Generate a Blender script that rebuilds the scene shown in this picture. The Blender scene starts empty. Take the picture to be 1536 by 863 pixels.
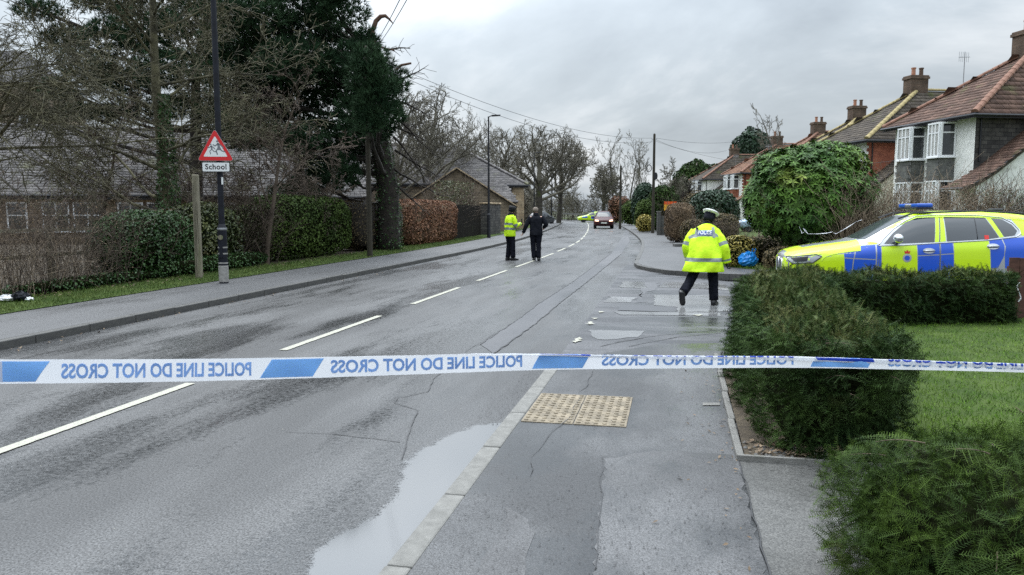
import bpy, bmesh, math, random
import numpy as np
from mathutils import Vector, Matrix
from mathutils.bvhtree import BVHTree
sc = bpy.context.scene
col = sc.collection
R = math.radians
rng = np.random.default_rng(7)
random.seed(7)

# ------------------------------------------------------------------ camera
FPX = 1150.0; EYE = 1.65; PITCH = math.atan(115.5 / FPX)
cd = bpy.data.cameras.new('camera'); cam = bpy.data.objects.new('camera', cd); col.objects.link(cam)
cd.sensor_width = 36.0; cd.lens = FPX / 1536 * 36.0
cd.clip_start = 0.05; cd.clip_end = 3000
cam.location = (0, 0, EYE); cam.rotation_euler = (R(90) - PITCH, 0, 0)
sc.camera = cam
# ------------------------------------------------------------------ world
SUN_EL, SUN_AZ = R(60), R(-22)          # bright part of the overcast, ahead and to the left
w = bpy.data.worlds.new('World'); sc.world = w; w.use_nodes = True
nt = w.node_tree; nt.nodes.clear()
def N(t, **k):
    n = nt.nodes.new(t)
    for a, b in k.items(): setattr(n, a, b)
    return n
out = N('ShaderNodeOutputWorld'); bg = N('ShaderNodeBackground')
tc = N('ShaderNodeTexCoord'); sky = N('ShaderNodeTexSky', sky_type='NISHITA', sun_disc=False)
sky.sun_elevation = SUN_EL; sky.sun_rotation = SUN_AZ; sky.air_density = 1.5; sky.dust_density = 3
nm = N('ShaderNodeVectorMath', operation='NORMALIZE'); sep = N('ShaderNodeSeparateXYZ')
nt.links.new(tc.outputs['Generated'], nm.inputs[0]); nt.links.new(nm.outputs[0], sep.inputs[0])
# project the direction onto a cloud layer so that clouds flatten towards the horizon
zc = N('ShaderNodeMath', operation='MAXIMUM'); nt.links.new(sep.outputs['Z'], zc.inputs[0]); zc.inputs[1].default_value = 0.0
za = N('ShaderNodeMath', operation='ADD'); nt.links.new(zc.outputs[0], za.inputs[0]); za.inputs[1].default_value = 0.34
dx = N('ShaderNodeMath', operation='DIVIDE'); dy = N('ShaderNodeMath', operation='DIVIDE')
nt.links.new(sep.outputs['X'], dx.inputs[0]); nt.links.new(za.outputs[0], dx.inputs[1])
nt.links.new(sep.outputs['Y'], dy.inputs[0]); nt.links.new(za.outputs[0], dy.inputs[1])
cmb = N('ShaderNodeCombineXYZ'); nt.links.new(dx.outputs[0], cmb.inputs[0]); nt.links.new(dy.outputs[0], cmb.inputs[1])
cmb.inputs[2].default_value = 21.6
n1 = N('ShaderNodeTexNoise'); n1.inputs['Scale'].default_value = 1.05; n1.inputs['Detail'].default_value = 9; n1.inputs['Roughness'].default_value = .56
n1.inputs['Distortion'].default_value = .35
nt.links.new(cmb.outputs[0], n1.inputs['Vector'])
cr = N('ShaderNodeValToRGB'); e = cr.color_ramp.elements
e[0].position = .38; e[0].color = (.375, .425, .478, 1)
e[1].position = .66; e[1].color = (.82, .86, .90, 1)
m_ = cr.color_ramp.elements.new(.51); m_.color = (.50, .56, .617, 1)
nt.links.new(n1.outputs['Fac'], cr.inputs[0])
# glow of the hidden sun through thin cloud
sd = Vector((math.sin(SUN_AZ) * math.cos(SUN_EL), math.cos(SUN_AZ) * math.cos(SUN_EL), math.sin(SUN_EL)))
dot = N('ShaderNodeVectorMath', operation='DOT_PRODUCT'); nt.links.new(nm.outputs[0], dot.inputs[0]); dot.inputs[1].default_value = sd
gl = N('ShaderNodeMapRange', interpolation_type='SMOOTHSTEP'); nt.links.new(dot.outputs['Value'], gl.inputs[0])
gl.inputs[1].default_value = .35; gl.inputs[2].default_value = 1.0; gl.inputs[3].default_value = .93; gl.inputs[4].default_value = 1.75
# overcast skies brighten from the horizon to the zenith
ze = N('ShaderNodeMapRange', interpolation_type='SMOOTHSTEP'); nt.links.new(sep.outputs['Z'], ze.inputs[0])
ze.inputs[1].default_value = .12; ze.inputs[2].default_value = .9; ze.inputs[3].default_value = .95; ze.inputs[4].default_value = 3.7
mu = N('ShaderNodeMath', operation='MULTIPLY'); nt.links.new(gl.outputs[0], mu.inputs[0]); nt.links.new(ze.outputs[0], mu.inputs[1])
vm = N('ShaderNodeVectorMath', operation='SCALE'); nt.links.new(cr.outputs[0], vm.inputs[0]); nt.links.new(mu.outputs[0], vm.inputs['Scale'])
sk = N('ShaderNodeVectorMath', operation='SCALE'); nt.links.new(sky.outputs[0], sk.inputs[0]); sk.inputs['Scale'].default_value = .012
ad = N('ShaderNodeVectorMath', operation='ADD'); nt.links.new(vm.outputs[0], ad.inputs[0]); nt.links.new(sk.outputs[0], ad.inputs[1])
sv = N('ShaderNodeVectorMath', operation='SCALE'); nt.links.new(ad.outputs[0], sv.inputs[0]); sv.inputs['Scale'].default_value = 9.4
nt.links.new(sv.outputs[0], bg.inputs[0]); bg.inputs[1].default_value = 0.1
nt.links.new(bg.outputs[0], out.inputs[0])
# ------------------------------------------------------------------ sun behind cloud
sl = bpy.data.lights.new('sun', 'SUN'); sl.energy = 1.5; sl.angle = R(40); sl.color = (1, .97, .93)
so = bpy.data.objects.new('sun', sl); col.objects.link(so)
so.rotation_euler = (-sd).to_track_quat('-Z', 'Y').to_euler(); so.location = (-20, 20, 40)
vs = sc.view_settings; vs.view_transform = 'Standard'; vs.look = 'None'; vs.exposure = 0.14; vs.gamma = 1.0; vs.use_curve_mapping = False
sc.cycles.max_bounces = 6; sc.cycles.diffuse_bounces = 3; sc.cycles.glossy_bounces = 3; sc.cycles.transparent_max_bounces = 8
sc.cycles.sample_clamp_indirect = 6

# ------------------------------------------------------------------ picture point -> place
_c, _s = math.cos(PITCH), math.sin(PITCH)
def ray(px, py):
    a = (px - 768) / FPX; b = -(py - 431.5) / FPX
    return a, _c + b * _s, -_s + b * _c
def W(px, py, z=0.0):
    a, b, d = ray(px, py); t = (z - EYE) / d
    return Vector((a * t, b * t, z))
def DP(px, py, Y):
    a, b, d = ray(px, py); t = Y / b
    return Vector((a * t, Y, EYE + d * t))
RA = R(11.9); _ca, _sa = math.cos(RA), math.sin(RA)
def P(p, q, z=0.0):                       # road frame: p to the right, q along the road
    return Vector((p * _ca + q * _sa, -p * _sa + q * _ca, z))
CQ = [(-30, -4.5), (0, -4.5), (22, -4.5), (30, -4.56), (41, -5.0), (56, -6.25), (72, -7.85), (87, -9.5), (106, -11.8), (120, -14.2), (135, -18.5), (150, -25), (165, -34)]
def cq(q):
    xs = [a for a, _ in CQ]; ys = [b for _, b in CQ]
    q = max(min(q, 164.9), -29.9)
    i = max(k for k in range(len(xs) - 1) if xs[k] <= q)
    t = (q - xs[i]) / (xs[i + 1] - xs[i])
    def tan(k):
        a, b = max(k - 1, 0), min(k + 1, len(xs) - 1)
        return (ys[b] - ys[a]) / (xs[b] - xs[a])
    h = xs[i + 1] - xs[i]; m0, m1 = tan(i) * h, tan(i + 1) * h
    return (2*t**3-3*t**2+1)*ys[i] + (t**3-2*t**2+t)*m0 + (-2*t**3+3*t**2)*ys[i+1] + (t**3-t**2)*m1
def PC(off, q, z=0.0):                    # offset from the curving centre line
    return P(cq(q) + off, q, z)

# ------------------------------------------------------------------ mesh helpers
def tag(o, label=None, cat=None, group=None, kind=None):
    if label: o['label'] = label
    if cat: o['category'] = cat
    if group: o['group'] = group
    if kind: o['kind'] = kind
    return o
def thing(name, label, cat, loc=(0, 0, 0), rz=0.0, group=None):
    o = bpy.data.objects.new(name, None); col.objects.link(o)
    o.empty_display_size = .2
    o.location = loc; o.rotation_euler = (0, 0, rz)
    return tag(o, label, cat, group)
def setting(name, loc=(0, 0, 0)):
    o = bpy.data.objects.new(name, None); col.objects.link(o); o.location = loc; o['kind'] = 'structure'
    return o
def link(name, me, parent=None, loc=None, rz=None):
    o = bpy.data.objects.new(name, me); col.objects.link(o)
    if parent: o.parent = parent
    if loc is not None: o.location = loc
    if rz is not None: o.rotation_euler = (0, 0, rz)
    return o
def copy_tree(o, parent=None):
    c = o.copy(); col.objects.link(c)
    if parent: c.parent = parent
    for ch in list(o.children): copy_tree(ch, c)
    return c
class MB:
    def __init__(s): s.v = []; s.f = []; s.m = []
    def add(s, vs, fs, mi=0):
        b = len(s.v); s.v += [tuple(x) for x in vs]
        for f in fs: s.f.append(tuple(b + i for i in f)); s.m.append(mi)
    def box(s, x0, y0, z0, x1, y1, z1, mi=0):
        s.add([(x0,y0,z0),(x1,y0,z0),(x1,y1,z0),(x0,y1,z0),(x0,y0,z1),(x1,y0,z1),(x1,y1,z1),(x0,y1,z1)],
              [(0,3,2,1),(4,5,6,7),(0,1,5,4),(1,2,6,5),(2,3,7,6),(3,0,4,7)], mi)
    def obox(s, o, ax, ay, az, mi=0):     # corner and three edge vectors
        o, ax, ay, az = map(Vector, (o, ax, ay, az))
        s.add([o, o+ax, o+ax+ay, o+ay, o+az, o+ax+az, o+ax+ay+az, o+ay+az],
              [(0,3,2,1),(4,5,6,7),(0,1,5,4),(1,2,6,5),(2,3,7,6),(3,0,4,7)], mi)
    def tube(s, pts, rad, n=8, mi=0, caps=True):
        pts = [Vector(p) for p in pts]
        if not hasattr(rad, '__len__'): rad = [rad] * len(pts)
        b = len(s.v); up = None
        for i, p in enumerate(pts):
            t = (pts[min(i+1, len(pts)-1)] - pts[max(i-1, 0)]).normalized()
            if up is None:
                up = Vector((0, 0, 1)) if abs(t.z) < .9 else Vector((1, 0, 0))
            a = t.cross(up).normalized(); up = a.cross(t).normalized()
            for k in range(n):
                th = 2 * math.pi * k / n
                s.v.append(tuple(p + (a * math.cos(th) + up * math.sin(th)) * rad[i]))
        for i in range(len(pts) - 1):
            for k in range(n):
                s.f.append((b+i*n+k, b+i*n+(k+1) % n, b+(i+1)*n+(k+1) % n, b+(i+1)*n+k)); s.m.append(mi)
        if caps:
            s.f.append(tuple(b + k for k in range(n))[::-1]); s.m.append(mi)
            s.f.append(tuple(b + (len(pts)-1)*n + k for k in range(n))); s.m.append(mi)
    def rings(s, rings, mi=0, caps=True, mis=None):    # rings: lists of points, same count
        b = len(s.v); n = len(rings[0])
        for r in rings: s.v += [tuple(p) for p in r]
        for i in range(len(rings) - 1):
            for k in range(n):
                s.f.append((b+i*n+k, b+i*n+(k+1) % n, b+(i+1)*n+(k+1) % n, b+(i+1)*n+k)); s.m.append(mis[i] if mis else mi)
        if caps:
            s.f.append(tuple(b + k for k in range(n))[::-1]); s.m.append(mis[0] if mis else mi)
            s.f.append(tuple(b + (len(rings)-1)*n + k for k in range(n))); s.m.append(mis[-1] if mis else mi)
    def lathe(s, prof, n=16, mi=0, c=(0, 0, 0)):
        s.rings([[(c[0]+r*math.cos(2*math.pi*k/n), c[1]+r*math.sin(2*math.pi*k/n), c[2]+z) for k in range(n)] for r, z in prof], mi)
    def prism(s, poly, z0, z1, mi=0):
        n = len(poly)
        zz0 = z0 if hasattr(z0, '__len__') else [z0]*n; zz1 = z1 if hasattr(z1, '__len__') else [z1]*n
        s.add([(p[0], p[1], zz0[i]) for i, p in enumerate(poly)] + [(p[0], p[1], zz1[i]) for i, p in enumerate(poly)],
              [tuple(range(n))[::-1], tuple(range(n, 2*n))] + [(i, (i+1) % n, n+(i+1) % n, n+i) for i in range(n)], mi)
    def mesh(s, name, mats, smooth=False):
        me = bpy.data.meshes.new(name); me.from_pydata(s.v, [], s.f)
        for m in (mats if isinstance(mats, (list, tuple)) else [mats]): me.materials.append(m)
        me.polygons.foreach_set('material_index', s.m)
        if smooth: me.polygons.foreach_set('use_smooth', [True]*len(s.f))
        me.update(); return me
    def build(s, name, mats, parent=None, smooth=False, loc=None, rz=None, bevel=0):
        o = link(name, s.mesh(name, mats, smooth), parent, loc, rz)
        if bevel:
            b = o.modifiers.new('bevel', 'BEVEL'); b.width = bevel; b.segments = 2; b.limit_method = 'ANGLE'
        return o
class NM:                                  # numpy mesh collector for foliage and tiles
    def __init__(s): s.V = []; s.F = []; s.n = 0
    def add(s, V, F):
        V = np.asarray(V, float).reshape(-1, 3); F = np.asarray(F, int)
        s.V.append(V); s.F.append(F + s.n); s.n += len(V)
    def scatter(s, tv, tf, pos, rot, scl):
        pos = np.asarray(pos, float); k = len(pos)
        if k == 0: return
        scl = np.broadcast_to(np.asarray(scl, float), (k,)) if np.ndim(scl) < 2 else np.asarray(scl)
        tv = np.asarray(tv, float)
        L = tv[None] * (scl[:, None, None] if scl.ndim == 1 else scl[:, None, :])
        V = np.einsum('nij,nmj->nmi', rot, L) + pos[:, None]
        F = np.asarray(tf, int)[None] + (np.arange(k) * len(tv))[:, None, None]
        s.add(V.reshape(-1, 3), F.reshape(-1, len(tf[0])))
    def mesh(s, name, mat, smooth=False):
        me = bpy.data.meshes.new(name)
        V = np.concatenate(s.V); me.vertices.add(len(V)); me.vertices.foreach_set('co', V.astype(np.float32).ravel())
        loops = np.concatenate([f.ravel() for f in s.F]); tot = np.concatenate([np.full(len(f), f.shape[1]) for f in s.F])
        me.loops.add(len(loops)); me.loops.foreach_set('vertex_index', loops.astype(np.int32))
        me.polygons.add(len(tot)); st = np.concatenate([[0], np.cumsum(tot)[:-1]])
        me.polygons.foreach_set('loop_start', st.astype(np.int32)); me.polygons.foreach_set('loop_total', tot.astype(np.int32))
        me.materials.append(mat)
        if smooth: me.polygons.foreach_set('use_smooth', np.ones(len(tot), bool))
        me.update(calc_edges=True); return me
    def build(s, name, mat, parent=None, loc=None, smooth=False, kind=None):
        o = link(name, s.mesh(name, mat, smooth), parent, loc)
        if kind: o['kind'] = kind
        return o
def unit(a): return a / np.maximum(np.linalg.norm(a, axis=-1, keepdims=True), 1e-9)
def frames(z, roll=None):                  # rotation matrices whose local Z is z, rolled at random
    z = unit(np.asarray(z, float)); n = len(z)
    ref = unit(rng.normal(size=(n, 3))) if roll is None else np.tile(np.asarray(roll, float), (n, 1))
    x = unit(np.cross(ref, z)); y = np.cross(z, x)
    return np.stack([x, y, z], axis=2)
def aim(y, nrm):                           # local Y along y, local Z near nrm
    y = unit(np.asarray(y, float)); x = unit(np.cross(y, nrm)); z = np.cross(x, y)
    return np.stack([x, y, z], axis=2)

# ------------------------------------------------------------------ materials
def mat(name, c, rough=.7, c2=None, scale=4.0, detail=4, bump=0.0, bscale=None, metal=0.0, spec=.5, island=0.0, trans=0.0,
        coat=0.0, ramp=(.38, .62), stretch=None, emit=None, estr=0, third=None, rough2=None):
    m = bpy.data.materials.new(name); m.use_nodes = True
    t = m.node_tree; b = t.nodes['Principled BSDF']
    b.inputs['Roughness'].default_value = rough; b.inputs['Metallic'].default_value = metal
    b.inputs['Specular IOR Level'].default_value = spec
    b.inputs['Transmission Weight'].default_value = trans; b.inputs['Coat Weight'].default_value = coat
    b.inputs['Base Color'].default_value = (*c, 1)
    if emit: b.inputs['Emission Color'].default_value = (*emit, 1); b.inputs['Emission Strength'].default_value = estr
    L = t.links.new; vec = None
    if c2 or bump or third:
        tcn = t.nodes.new('ShaderNodeTexCoord'); vec = tcn.outputs['Object']
        if stretch:
            mp = t.nodes.new('ShaderNodeMapping'); mp.inputs['Scale'].default_value = stretch
            L(vec, mp.inputs[0]); vec = mp.outputs[0]
    colour = None
    if c2:
        n = t.nodes.new('ShaderNodeTexNoise'); n.inputs['Scale'].default_value = scale; n.inputs['Detail'].default_value = detail
        n.inputs['Roughness'].default_value = .6
        L(vec, n.inputs['Vector'])
        r = t.nodes.new('ShaderNodeValToRGB'); r.color_ramp.elements[0].position = ramp[0]; r.color_ramp.elements[1].position = ramp[1]
        r.color_ramp.elements[0].color = (*c, 1); r.color_ramp.elements[1].color = (*c2, 1)
        L(n.outputs['Fac'], r.inputs[0]); colour = r.outputs[0]
        if rough2 is not None:
            mr = t.nodes.new('ShaderNodeMapRange'); L(n.outputs['Fac'], mr.inputs[0])
            mr.inputs[1].default_value = ramp[0]; mr.inputs[2].default_value = ramp[1]; mr.inputs[3].default_value = rough; mr.inputs[4].default_value = rough2
            L(mr.outputs[0], b.inputs['Roughness'])
    if third:                                # (colour, scale, threshold): patches of growth or dirt
        n3 = t.nodes.new('ShaderNodeTexNoise'); n3.inputs['Scale'].default_value = third[1]; n3.inputs['Detail'].default_value = 6
        L(vec, n3.inputs['Vector'])
        r3 = t.nodes.new('ShaderNodeMapRange'); L(n3.outputs['Fac'], r3.inputs[0]); r3.inputs[1].default_value = third[2]; r3.inputs[2].default_value = third[2] + .12
        mx = t.nodes.new('ShaderNodeMix'); mx.data_type = 'RGBA'; L(r3.outputs[0], mx.inputs[0])
        if colour: L(colour, mx.inputs[6])
        else: mx.inputs[6].default_value = (*c, 1)
        mx.inputs[7].default_value = (*third[0], 1); colour = mx.outputs[2]
    if island:
        g = t.nodes.new('ShaderNodeNewGeometry'); mr = t.nodes.new('ShaderNodeMapRange')
        L(g.outputs['Random Per Island'], mr.inputs[0]); mr.inputs[3].default_value = 1 - island; mr.inputs[4].default_value = 1 + island
        h = t.nodes.new('ShaderNodeHueSaturation'); L(mr.outputs[0], h.inputs['Value'])
        if colour: L(colour, h.inputs['Color'])
        else: h.inputs['Color'].default_value = (*c, 1)
        colour = h.outputs[0]
    if colour: L(colour, b.inputs['Base Color'])
    if bump:
        n2 = t.nodes.new('ShaderNodeTexNoise'); n2.inputs['Scale'].default_value = bscale or scale * 6; n2.inputs['Detail'].default_value = 5
        L(vec, n2.inputs['Vector'])
        bp = t.nodes.new('ShaderNodeBump'); bp.inputs['Strength'].default_value = bump; bp.inputs['Distance'].default_value = .02
        L(n2.outputs['Fac'], bp.inputs['Height']); L(bp.outputs[0], b.inputs['Normal'])
    return m
def brickmat(name, c1, c2, mortar, bw, bh, off=.5, bump=.5, rough=.9, msize=.012, third=None):
    m = bpy.data.materials.new(name); m.use_nodes = True; t = m.node_tree; b = t.nodes['Principled BSDF']; L = t.links.new
    b.inputs['Roughness'].default_value = rough; b.inputs['Specular IOR Level'].default_value = .3
    tcn = t.nodes.new('ShaderNodeTexCoord'); sp = t.nodes.new('ShaderNodeSeparateXYZ'); L(tcn.outputs['Object'], sp.inputs[0])
    a = t.nodes.new('ShaderNodeMath'); a.operation = 'ADD'; L(sp.outputs[0], a.inputs[0]); L(sp.outputs[1], a.inputs[1])
    cb = t.nodes.new('ShaderNodeCombineXYZ'); L(a.outputs[0], cb.inputs[0]); L(sp.outputs[2], cb.inputs[1])
    br = t.nodes.new('ShaderNodeTexBrick'); L(cb.outputs[0], br.inputs['Vector'])
    br.inputs['Scale'].default_value = 1; br.inputs['Brick Width'].default_value = bw; br.inputs['Row Height'].default_value = bh
    br.inputs['Mortar Size'].default_value = msize; br.inputs['Color1'].default_value = (*c1, 1); br.inputs['Color2'].default_value = (*c2, 1); br.inputs['Mortar'].default_value = (*mortar, 1)
    br.offset = off
    n = t.nodes.new('ShaderNodeTexNoise'); n.inputs['Scale'].default_value = 1.7; n.inputs['Detail'].default_value = 8; L(tcn.outputs['Object'], n.inputs['Vector'])
    mr = t.nodes.new('ShaderNodeMapRange'); L(n.outputs['Fac'], mr.inputs[0]); mr.inputs[1].default_value = .3; mr.inputs[2].default_value = .7; mr.inputs[3].default_value = .6; mr.inputs[4].default_value = 1.3
    h = t.nodes.new('ShaderNodeHueSaturation'); L(br.outputs['Color'], h.inputs['Color']); L(mr.outputs[0], h.inputs['Value']); L(h.outputs[0], b.inputs['Base Color'])
    bp = t.nodes.new('ShaderNodeBump'); bp.inputs['Strength'].default_value = bump; bp.inputs['Distance'].default_value = .02; bp.invert = True
    L(br.outputs['Fac'], bp.inputs['Height']); L(bp.outputs[0], b.inputs['Normal'])
    return m
def wetmat(name, c, c2, pc=.45, wet=(.40, .60), rough=(.62, .16), speck=.45, sscale=160, stretch=(1, 1, 1), wscale=.8, bump=.35, seed=0.0, spec=.5, dark=.62):
    """tarmac: stone speckle, worn patches, and a film of water that comes and goes along the road"""
    m = bpy.data.materials.new(name); m.use_nodes = True; t = m.node_tree; b = t.nodes['Principled BSDF']; L = t.links.new
    tcn = t.nodes.new('ShaderNodeTexCoord')
    rt = t.nodes.new('ShaderNodeMapping'); rt.inputs['Rotation'].default_value = (0, 0, RA); rt.inputs['Location'].default_value = (seed, seed*.7, 0)
    L(tcn.outputs['Object'], rt.inputs[0])
    st = t.nodes.new('ShaderNodeMapping'); st.inputs['Scale'].default_value = stretch; L(rt.outputs[0], st.inputs[0])
    def noise(v, s, d, r=.6):
        n = t.nodes.new('ShaderNodeTexNoise'); n.inputs['Scale'].default_value = s; n.inputs['Detail'].default_value = d; n.inputs['Roughness'].default_value = r
        L(v, n.inputs['Vector']); return n.outputs['Fac']
    def mrange(i, a, bb, c_, d, smooth=False):
        n = t.nodes.new('ShaderNodeMapRange'); L(i, n.inputs[0])
        for k, x in zip((1, 2, 3, 4), (a, bb, c_, d)): n.inputs[k].default_value = x
        if smooth: n.interpolation_type = 'SMOOTHSTEP'
        return n.outputs[0]
    def mul(a, bb):
        n = t.nodes.new('ShaderNodeMath'); n.operation = 'MULTIPLY'; L(a, n.inputs[0])
        if isinstance(bb, (int, float)): n.inputs[1].default_value = bb
        else: L(bb, n.inputs[1])
        return n.outputs[0]
    patch = noise(st.outputs[0], pc, 5)
    mx = t.nodes.new('ShaderNodeMix'); mx.data_type = 'RGBA'; L(mrange(patch, .38, .64, 0, 1, True), mx.inputs[0])
    mx.inputs[6].default_value = (*c, 1); mx.inputs[7].default_value = (*c2, 1)
    sp = noise(rt.outputs[0], sscale, 2, .8); sp2 = noise(rt.outputs[0], sscale * .28, 3, .7)
    v = mul(mrange(sp, .34, .66, 1 - speck, 1 + speck), mrange(sp2, .3, .7, .82, 1.18))
    wt = mrange(noise(st.outputs[0], wscale, 6, .62), wet[0], wet[1], 0, 1, True)
    v2 = mul(v, mrange(wt, 0, 1, 1.0, dark))
    h = t.nodes.new('ShaderNodeHueSaturation'); L(mx.outputs[2], h.inputs['Color']); L(v2, h.inputs['Value']); L(h.outputs[0], b.inputs['Base Color'])
    ra = t.nodes.new('ShaderNodeMath'); ra.operation = 'ADD'; ra.use_clamp = True; L(mrange(wt, 0, 1, rough[0], rough[1]), ra.inputs[0]); L(mrange(sp2, .3, .7, -.14, .16), ra.inputs[1]); L(ra.outputs[0], b.inputs['Roughness'])
    b.inputs['Specular IOR Level'].default_value = spec
    bp = t.nodes.new('ShaderNodeBump'); bp.inputs['Distance'].default_value = .006
    L(mrange(wt, 0, 1, bump, bump * .25), bp.inputs['Strength']); L(sp2, bp.inputs['Height']); L(bp.outputs[0], b.inputs['Normal'])
    return m
M = {}
M['road'] = wetmat('road_tarmac', (.046, .0465, .0475), (.085, .0855, .0865), dark=.85, stretch=(1.0, .22, 1), pc=.8, wscale=.9, wet=(.40, .60), rough=(.62, .24), speck=.85, sscale=85, bump=.7)
M['road_dark'] = wetmat('trench_tarmac', (.06, .062, .068), (.09, .09, .095), stretch=(1, .3, 1), seed=9, wet=(.5, .7), rough=(.6, .3))
M['foot_l'] = wetmat('far_footway_tarmac', (.060, .061, .063), (.088, .088, .09), stretch=(1, .3, 1), seed=4, wet=(.5, .75), rough=(.65, .35))
M['foot_r'] = wetmat('near_footway_tarmac', (.038, .039, .041), (.085, .086, .088), stretch=(.9, .5, 1), pc=.9, seed=31, wet=(.42, .58), wscale=1.3, rough=(.62, .27), sscale=150, speck=.8, bump=.7, dark=.5)
M['foot_light'] = wetmat('worn_footway_tarmac', (.055, .055, .0565), (.10, .10, .102), stretch=(.9, .5, 1), pc=1.1, seed=12, wet=(.42, .62), wscale=1.6, rough=(.62, .3), sscale=150, speck=.7, bump=.6, dark=.5)
M['side'] = wetmat('side_road_tarmac', (.045, .047, .052), (.09, .09, .095), stretch=(.45, 1.3, 1), pc=1.3, seed=21, wet=(.46, .60), rough=(.7, .24), speck=.7, sscale=90)
M['side_sheen'] = wetmat('wet_patch_sheen', (.21, .21, .214), (.30, .30, .30), seed=5, wet=(.3, .5), rough=(.3, .10), speck=.2)  # smooth wet surface; sky reflection painted in as a pale base colour
M['concrete'] = wetmat('concrete_drive', (.062, .062, .058), (.10, .099, .094), stretch=(1, 1, 1), pc=1.4, seed=2, wet=(.5, .75), rough=(.7, .4), speck=.6, sscale=110)
M['kerb'] = mat('kerb_concrete', (.125, .122, .112), .75, (.21, .205, .19), 9, bump=.4, bscale=120, ramp=(.3, .7), third=((.07, .075, .05), 5, .6))
M['kerb_dark'] = mat('wet_kerb_stone', (.045, .045, .045), .6, (.09, .088, .08), 6, bump=.4, bscale=90, ramp=(.3, .7))
M['tactile'] = mat('buff_paving', (.155, .128, .09), .75, (.26, .215, .15), 7, bump=.3, bscale=150, third=((.18, .155, .11), 5, .55))
M['paint'] = mat('worn_white_paint', (.40, .39, .32), .65, (.20, .20, .175), 75, bump=.3, bscale=200, ramp=(.45, .75))
M['water'] = mat('puddle_water', (.19, .195, .20), .09, spec=.8)
M['wetroad'] = wetmat('soaked_tarmac', (.035, .036, .038), (.055, .056, .058), stretch=(1, .3, 1), seed=3, wet=(.2, .5), rough=(.4, .18), speck=.8, sscale=85)
def poolmat():
    m = mat('puddle_water', (.11, .113, .116), .08, spec=.9); t = m.node_tree; b = t.nodes['Principled BSDF']; L = t.links.new
    a = t.nodes.new('ShaderNodeAttribute'); a.attribute_name = 'shore'; tcn = t.nodes.new('ShaderNodeTexCoord'); n = t.nodes.new('ShaderNodeTexNoise'); n.inputs['Scale'].default_value = 75; n.inputs['Detail'].default_value = 5; L(tcn.outputs['Object'], n.inputs['Vector'])
    n2 = t.nodes.new('ShaderNodeTexNoise'); n2.inputs['Scale'].default_value = 9; L(tcn.outputs['Object'], n2.inputs['Vector'])
    q = t.nodes.new('ShaderNodeMath'); q.operation = 'MULTIPLY_ADD'; L(n.outputs['Fac'], q.inputs[0]); q.inputs[1].default_value = .10; L(a.outputs['Fac'], q.inputs[2])
    q2 = t.nodes.new('ShaderNodeMath'); q2.operation = 'MULTIPLY_ADD'; L(n2.outputs['Fac'], q2.inputs[0]); q2.inputs[1].default_value = .10; L(q.outputs[0], q2.inputs[2])
    r = t.nodes.new('ShaderNodeMapRange'); L(q2.outputs[0], r.inputs[0]); r.inputs[1].default_value = .115; r.inputs[2].default_value = .150; L(r.outputs[0], b.inputs['Alpha']); return m
M['water'] = poolmat()
M['seam'] = mat('tar_seam', (.03, .03, .032), .5)
M['soil'] = mat('damp_soil', (.05, .038, .025), .95, (.09, .07, .045), 14, bump=.8, bscale=40)
M['turf'] = mat('turf', (.035, .06, .012), .95, (.06, .09, .02), 2.2, bump=.6, bscale=60, spec=.2)
M['field'] = mat('rough_field', (.05, .07, .03), .95, (.08, .08, .045), .12)
M['blade'] = mat('grass_blade', (.072, .155, .012), .7, (.13, .22, .022), 1.1, spec=.15, island=.4, third=((.095, .11, .028), 2.6, .60))
M['blade_l'] = mat('verge_blade', (.05, .095, .014), .7, (.11, .145, .032), 1.6, spec=.3, island=.35)
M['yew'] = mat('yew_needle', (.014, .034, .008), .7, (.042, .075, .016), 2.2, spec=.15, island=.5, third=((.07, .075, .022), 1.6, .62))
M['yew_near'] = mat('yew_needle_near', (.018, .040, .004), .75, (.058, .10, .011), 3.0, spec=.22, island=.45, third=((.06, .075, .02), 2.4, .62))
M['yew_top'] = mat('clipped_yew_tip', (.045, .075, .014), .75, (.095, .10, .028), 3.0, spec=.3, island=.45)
M['yew_core'] = mat('core_shade', (.006, .008, .003), 1.0, (.012, .015, .006), 30, bump=1.0, bscale=60, spec=.02)  # near-black colour painting the shaded depth inside hedges and bushes
M['twig'] = mat('brown_twig', (.075, .052, .035), .85, (.13, .095, .065), 6, island=.3)
M['bark'] = mat('grey_bark', (.035, .030, .024), .9, (.075, .066, .052), 5, bump=.7, bscale=30, third=((.055, .065, .02), 1.5, .55))
M['bark_moss'] = mat('mossy_bark', (.042, .038, .022), .9, (.12, .11, .06), 3, bump=.6, bscale=30, island=.3)
M['bark_dark'] = mat('dark_bark', (.016, .013, .011), .95, (.036, .029, .023), 5, bump=.8, bscale=24)
M['bark_red'] = mat('red_pine_bark', (.085, .042, .026), .9, (.13, .075, .05), 6, bump=.8, bscale=30)
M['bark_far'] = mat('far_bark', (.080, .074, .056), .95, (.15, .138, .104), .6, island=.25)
M['pine'] = mat('pine_needle', (.014, .036, .016), .75, (.040, .076, .036), .9, island=.5, spec=.12)
M['ivy'] = mat('ivy_leaf', (.022, .058, .014), .42, (.05, .105, .03), 1.4, island=.45, spec=.35)
M['holly'] = mat('mottled_leaf', (.035, .055, .015), .45, (.10, .11, .03), 1.8, island=.5, third=((.13, .075, .03), 1.3, .6))
M['laurel'] = mat('laurel_leaf', (.032, .085, .014), .55, (.085, .165, .025), .9, island=.45, spec=.22, third=((.17, .21, .035), .8, .56))
M['privet'] = mat('clipped_hedge_leaf', (.036, .064, .014), .7, (.07, .11, .022), 1.0, island=.45, spec=.2)
M['beech'] = mat('dry_beech_leaf', (.13, .060, .032), .8, (.25, .125, .068), 2.0, island=.45)
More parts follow.
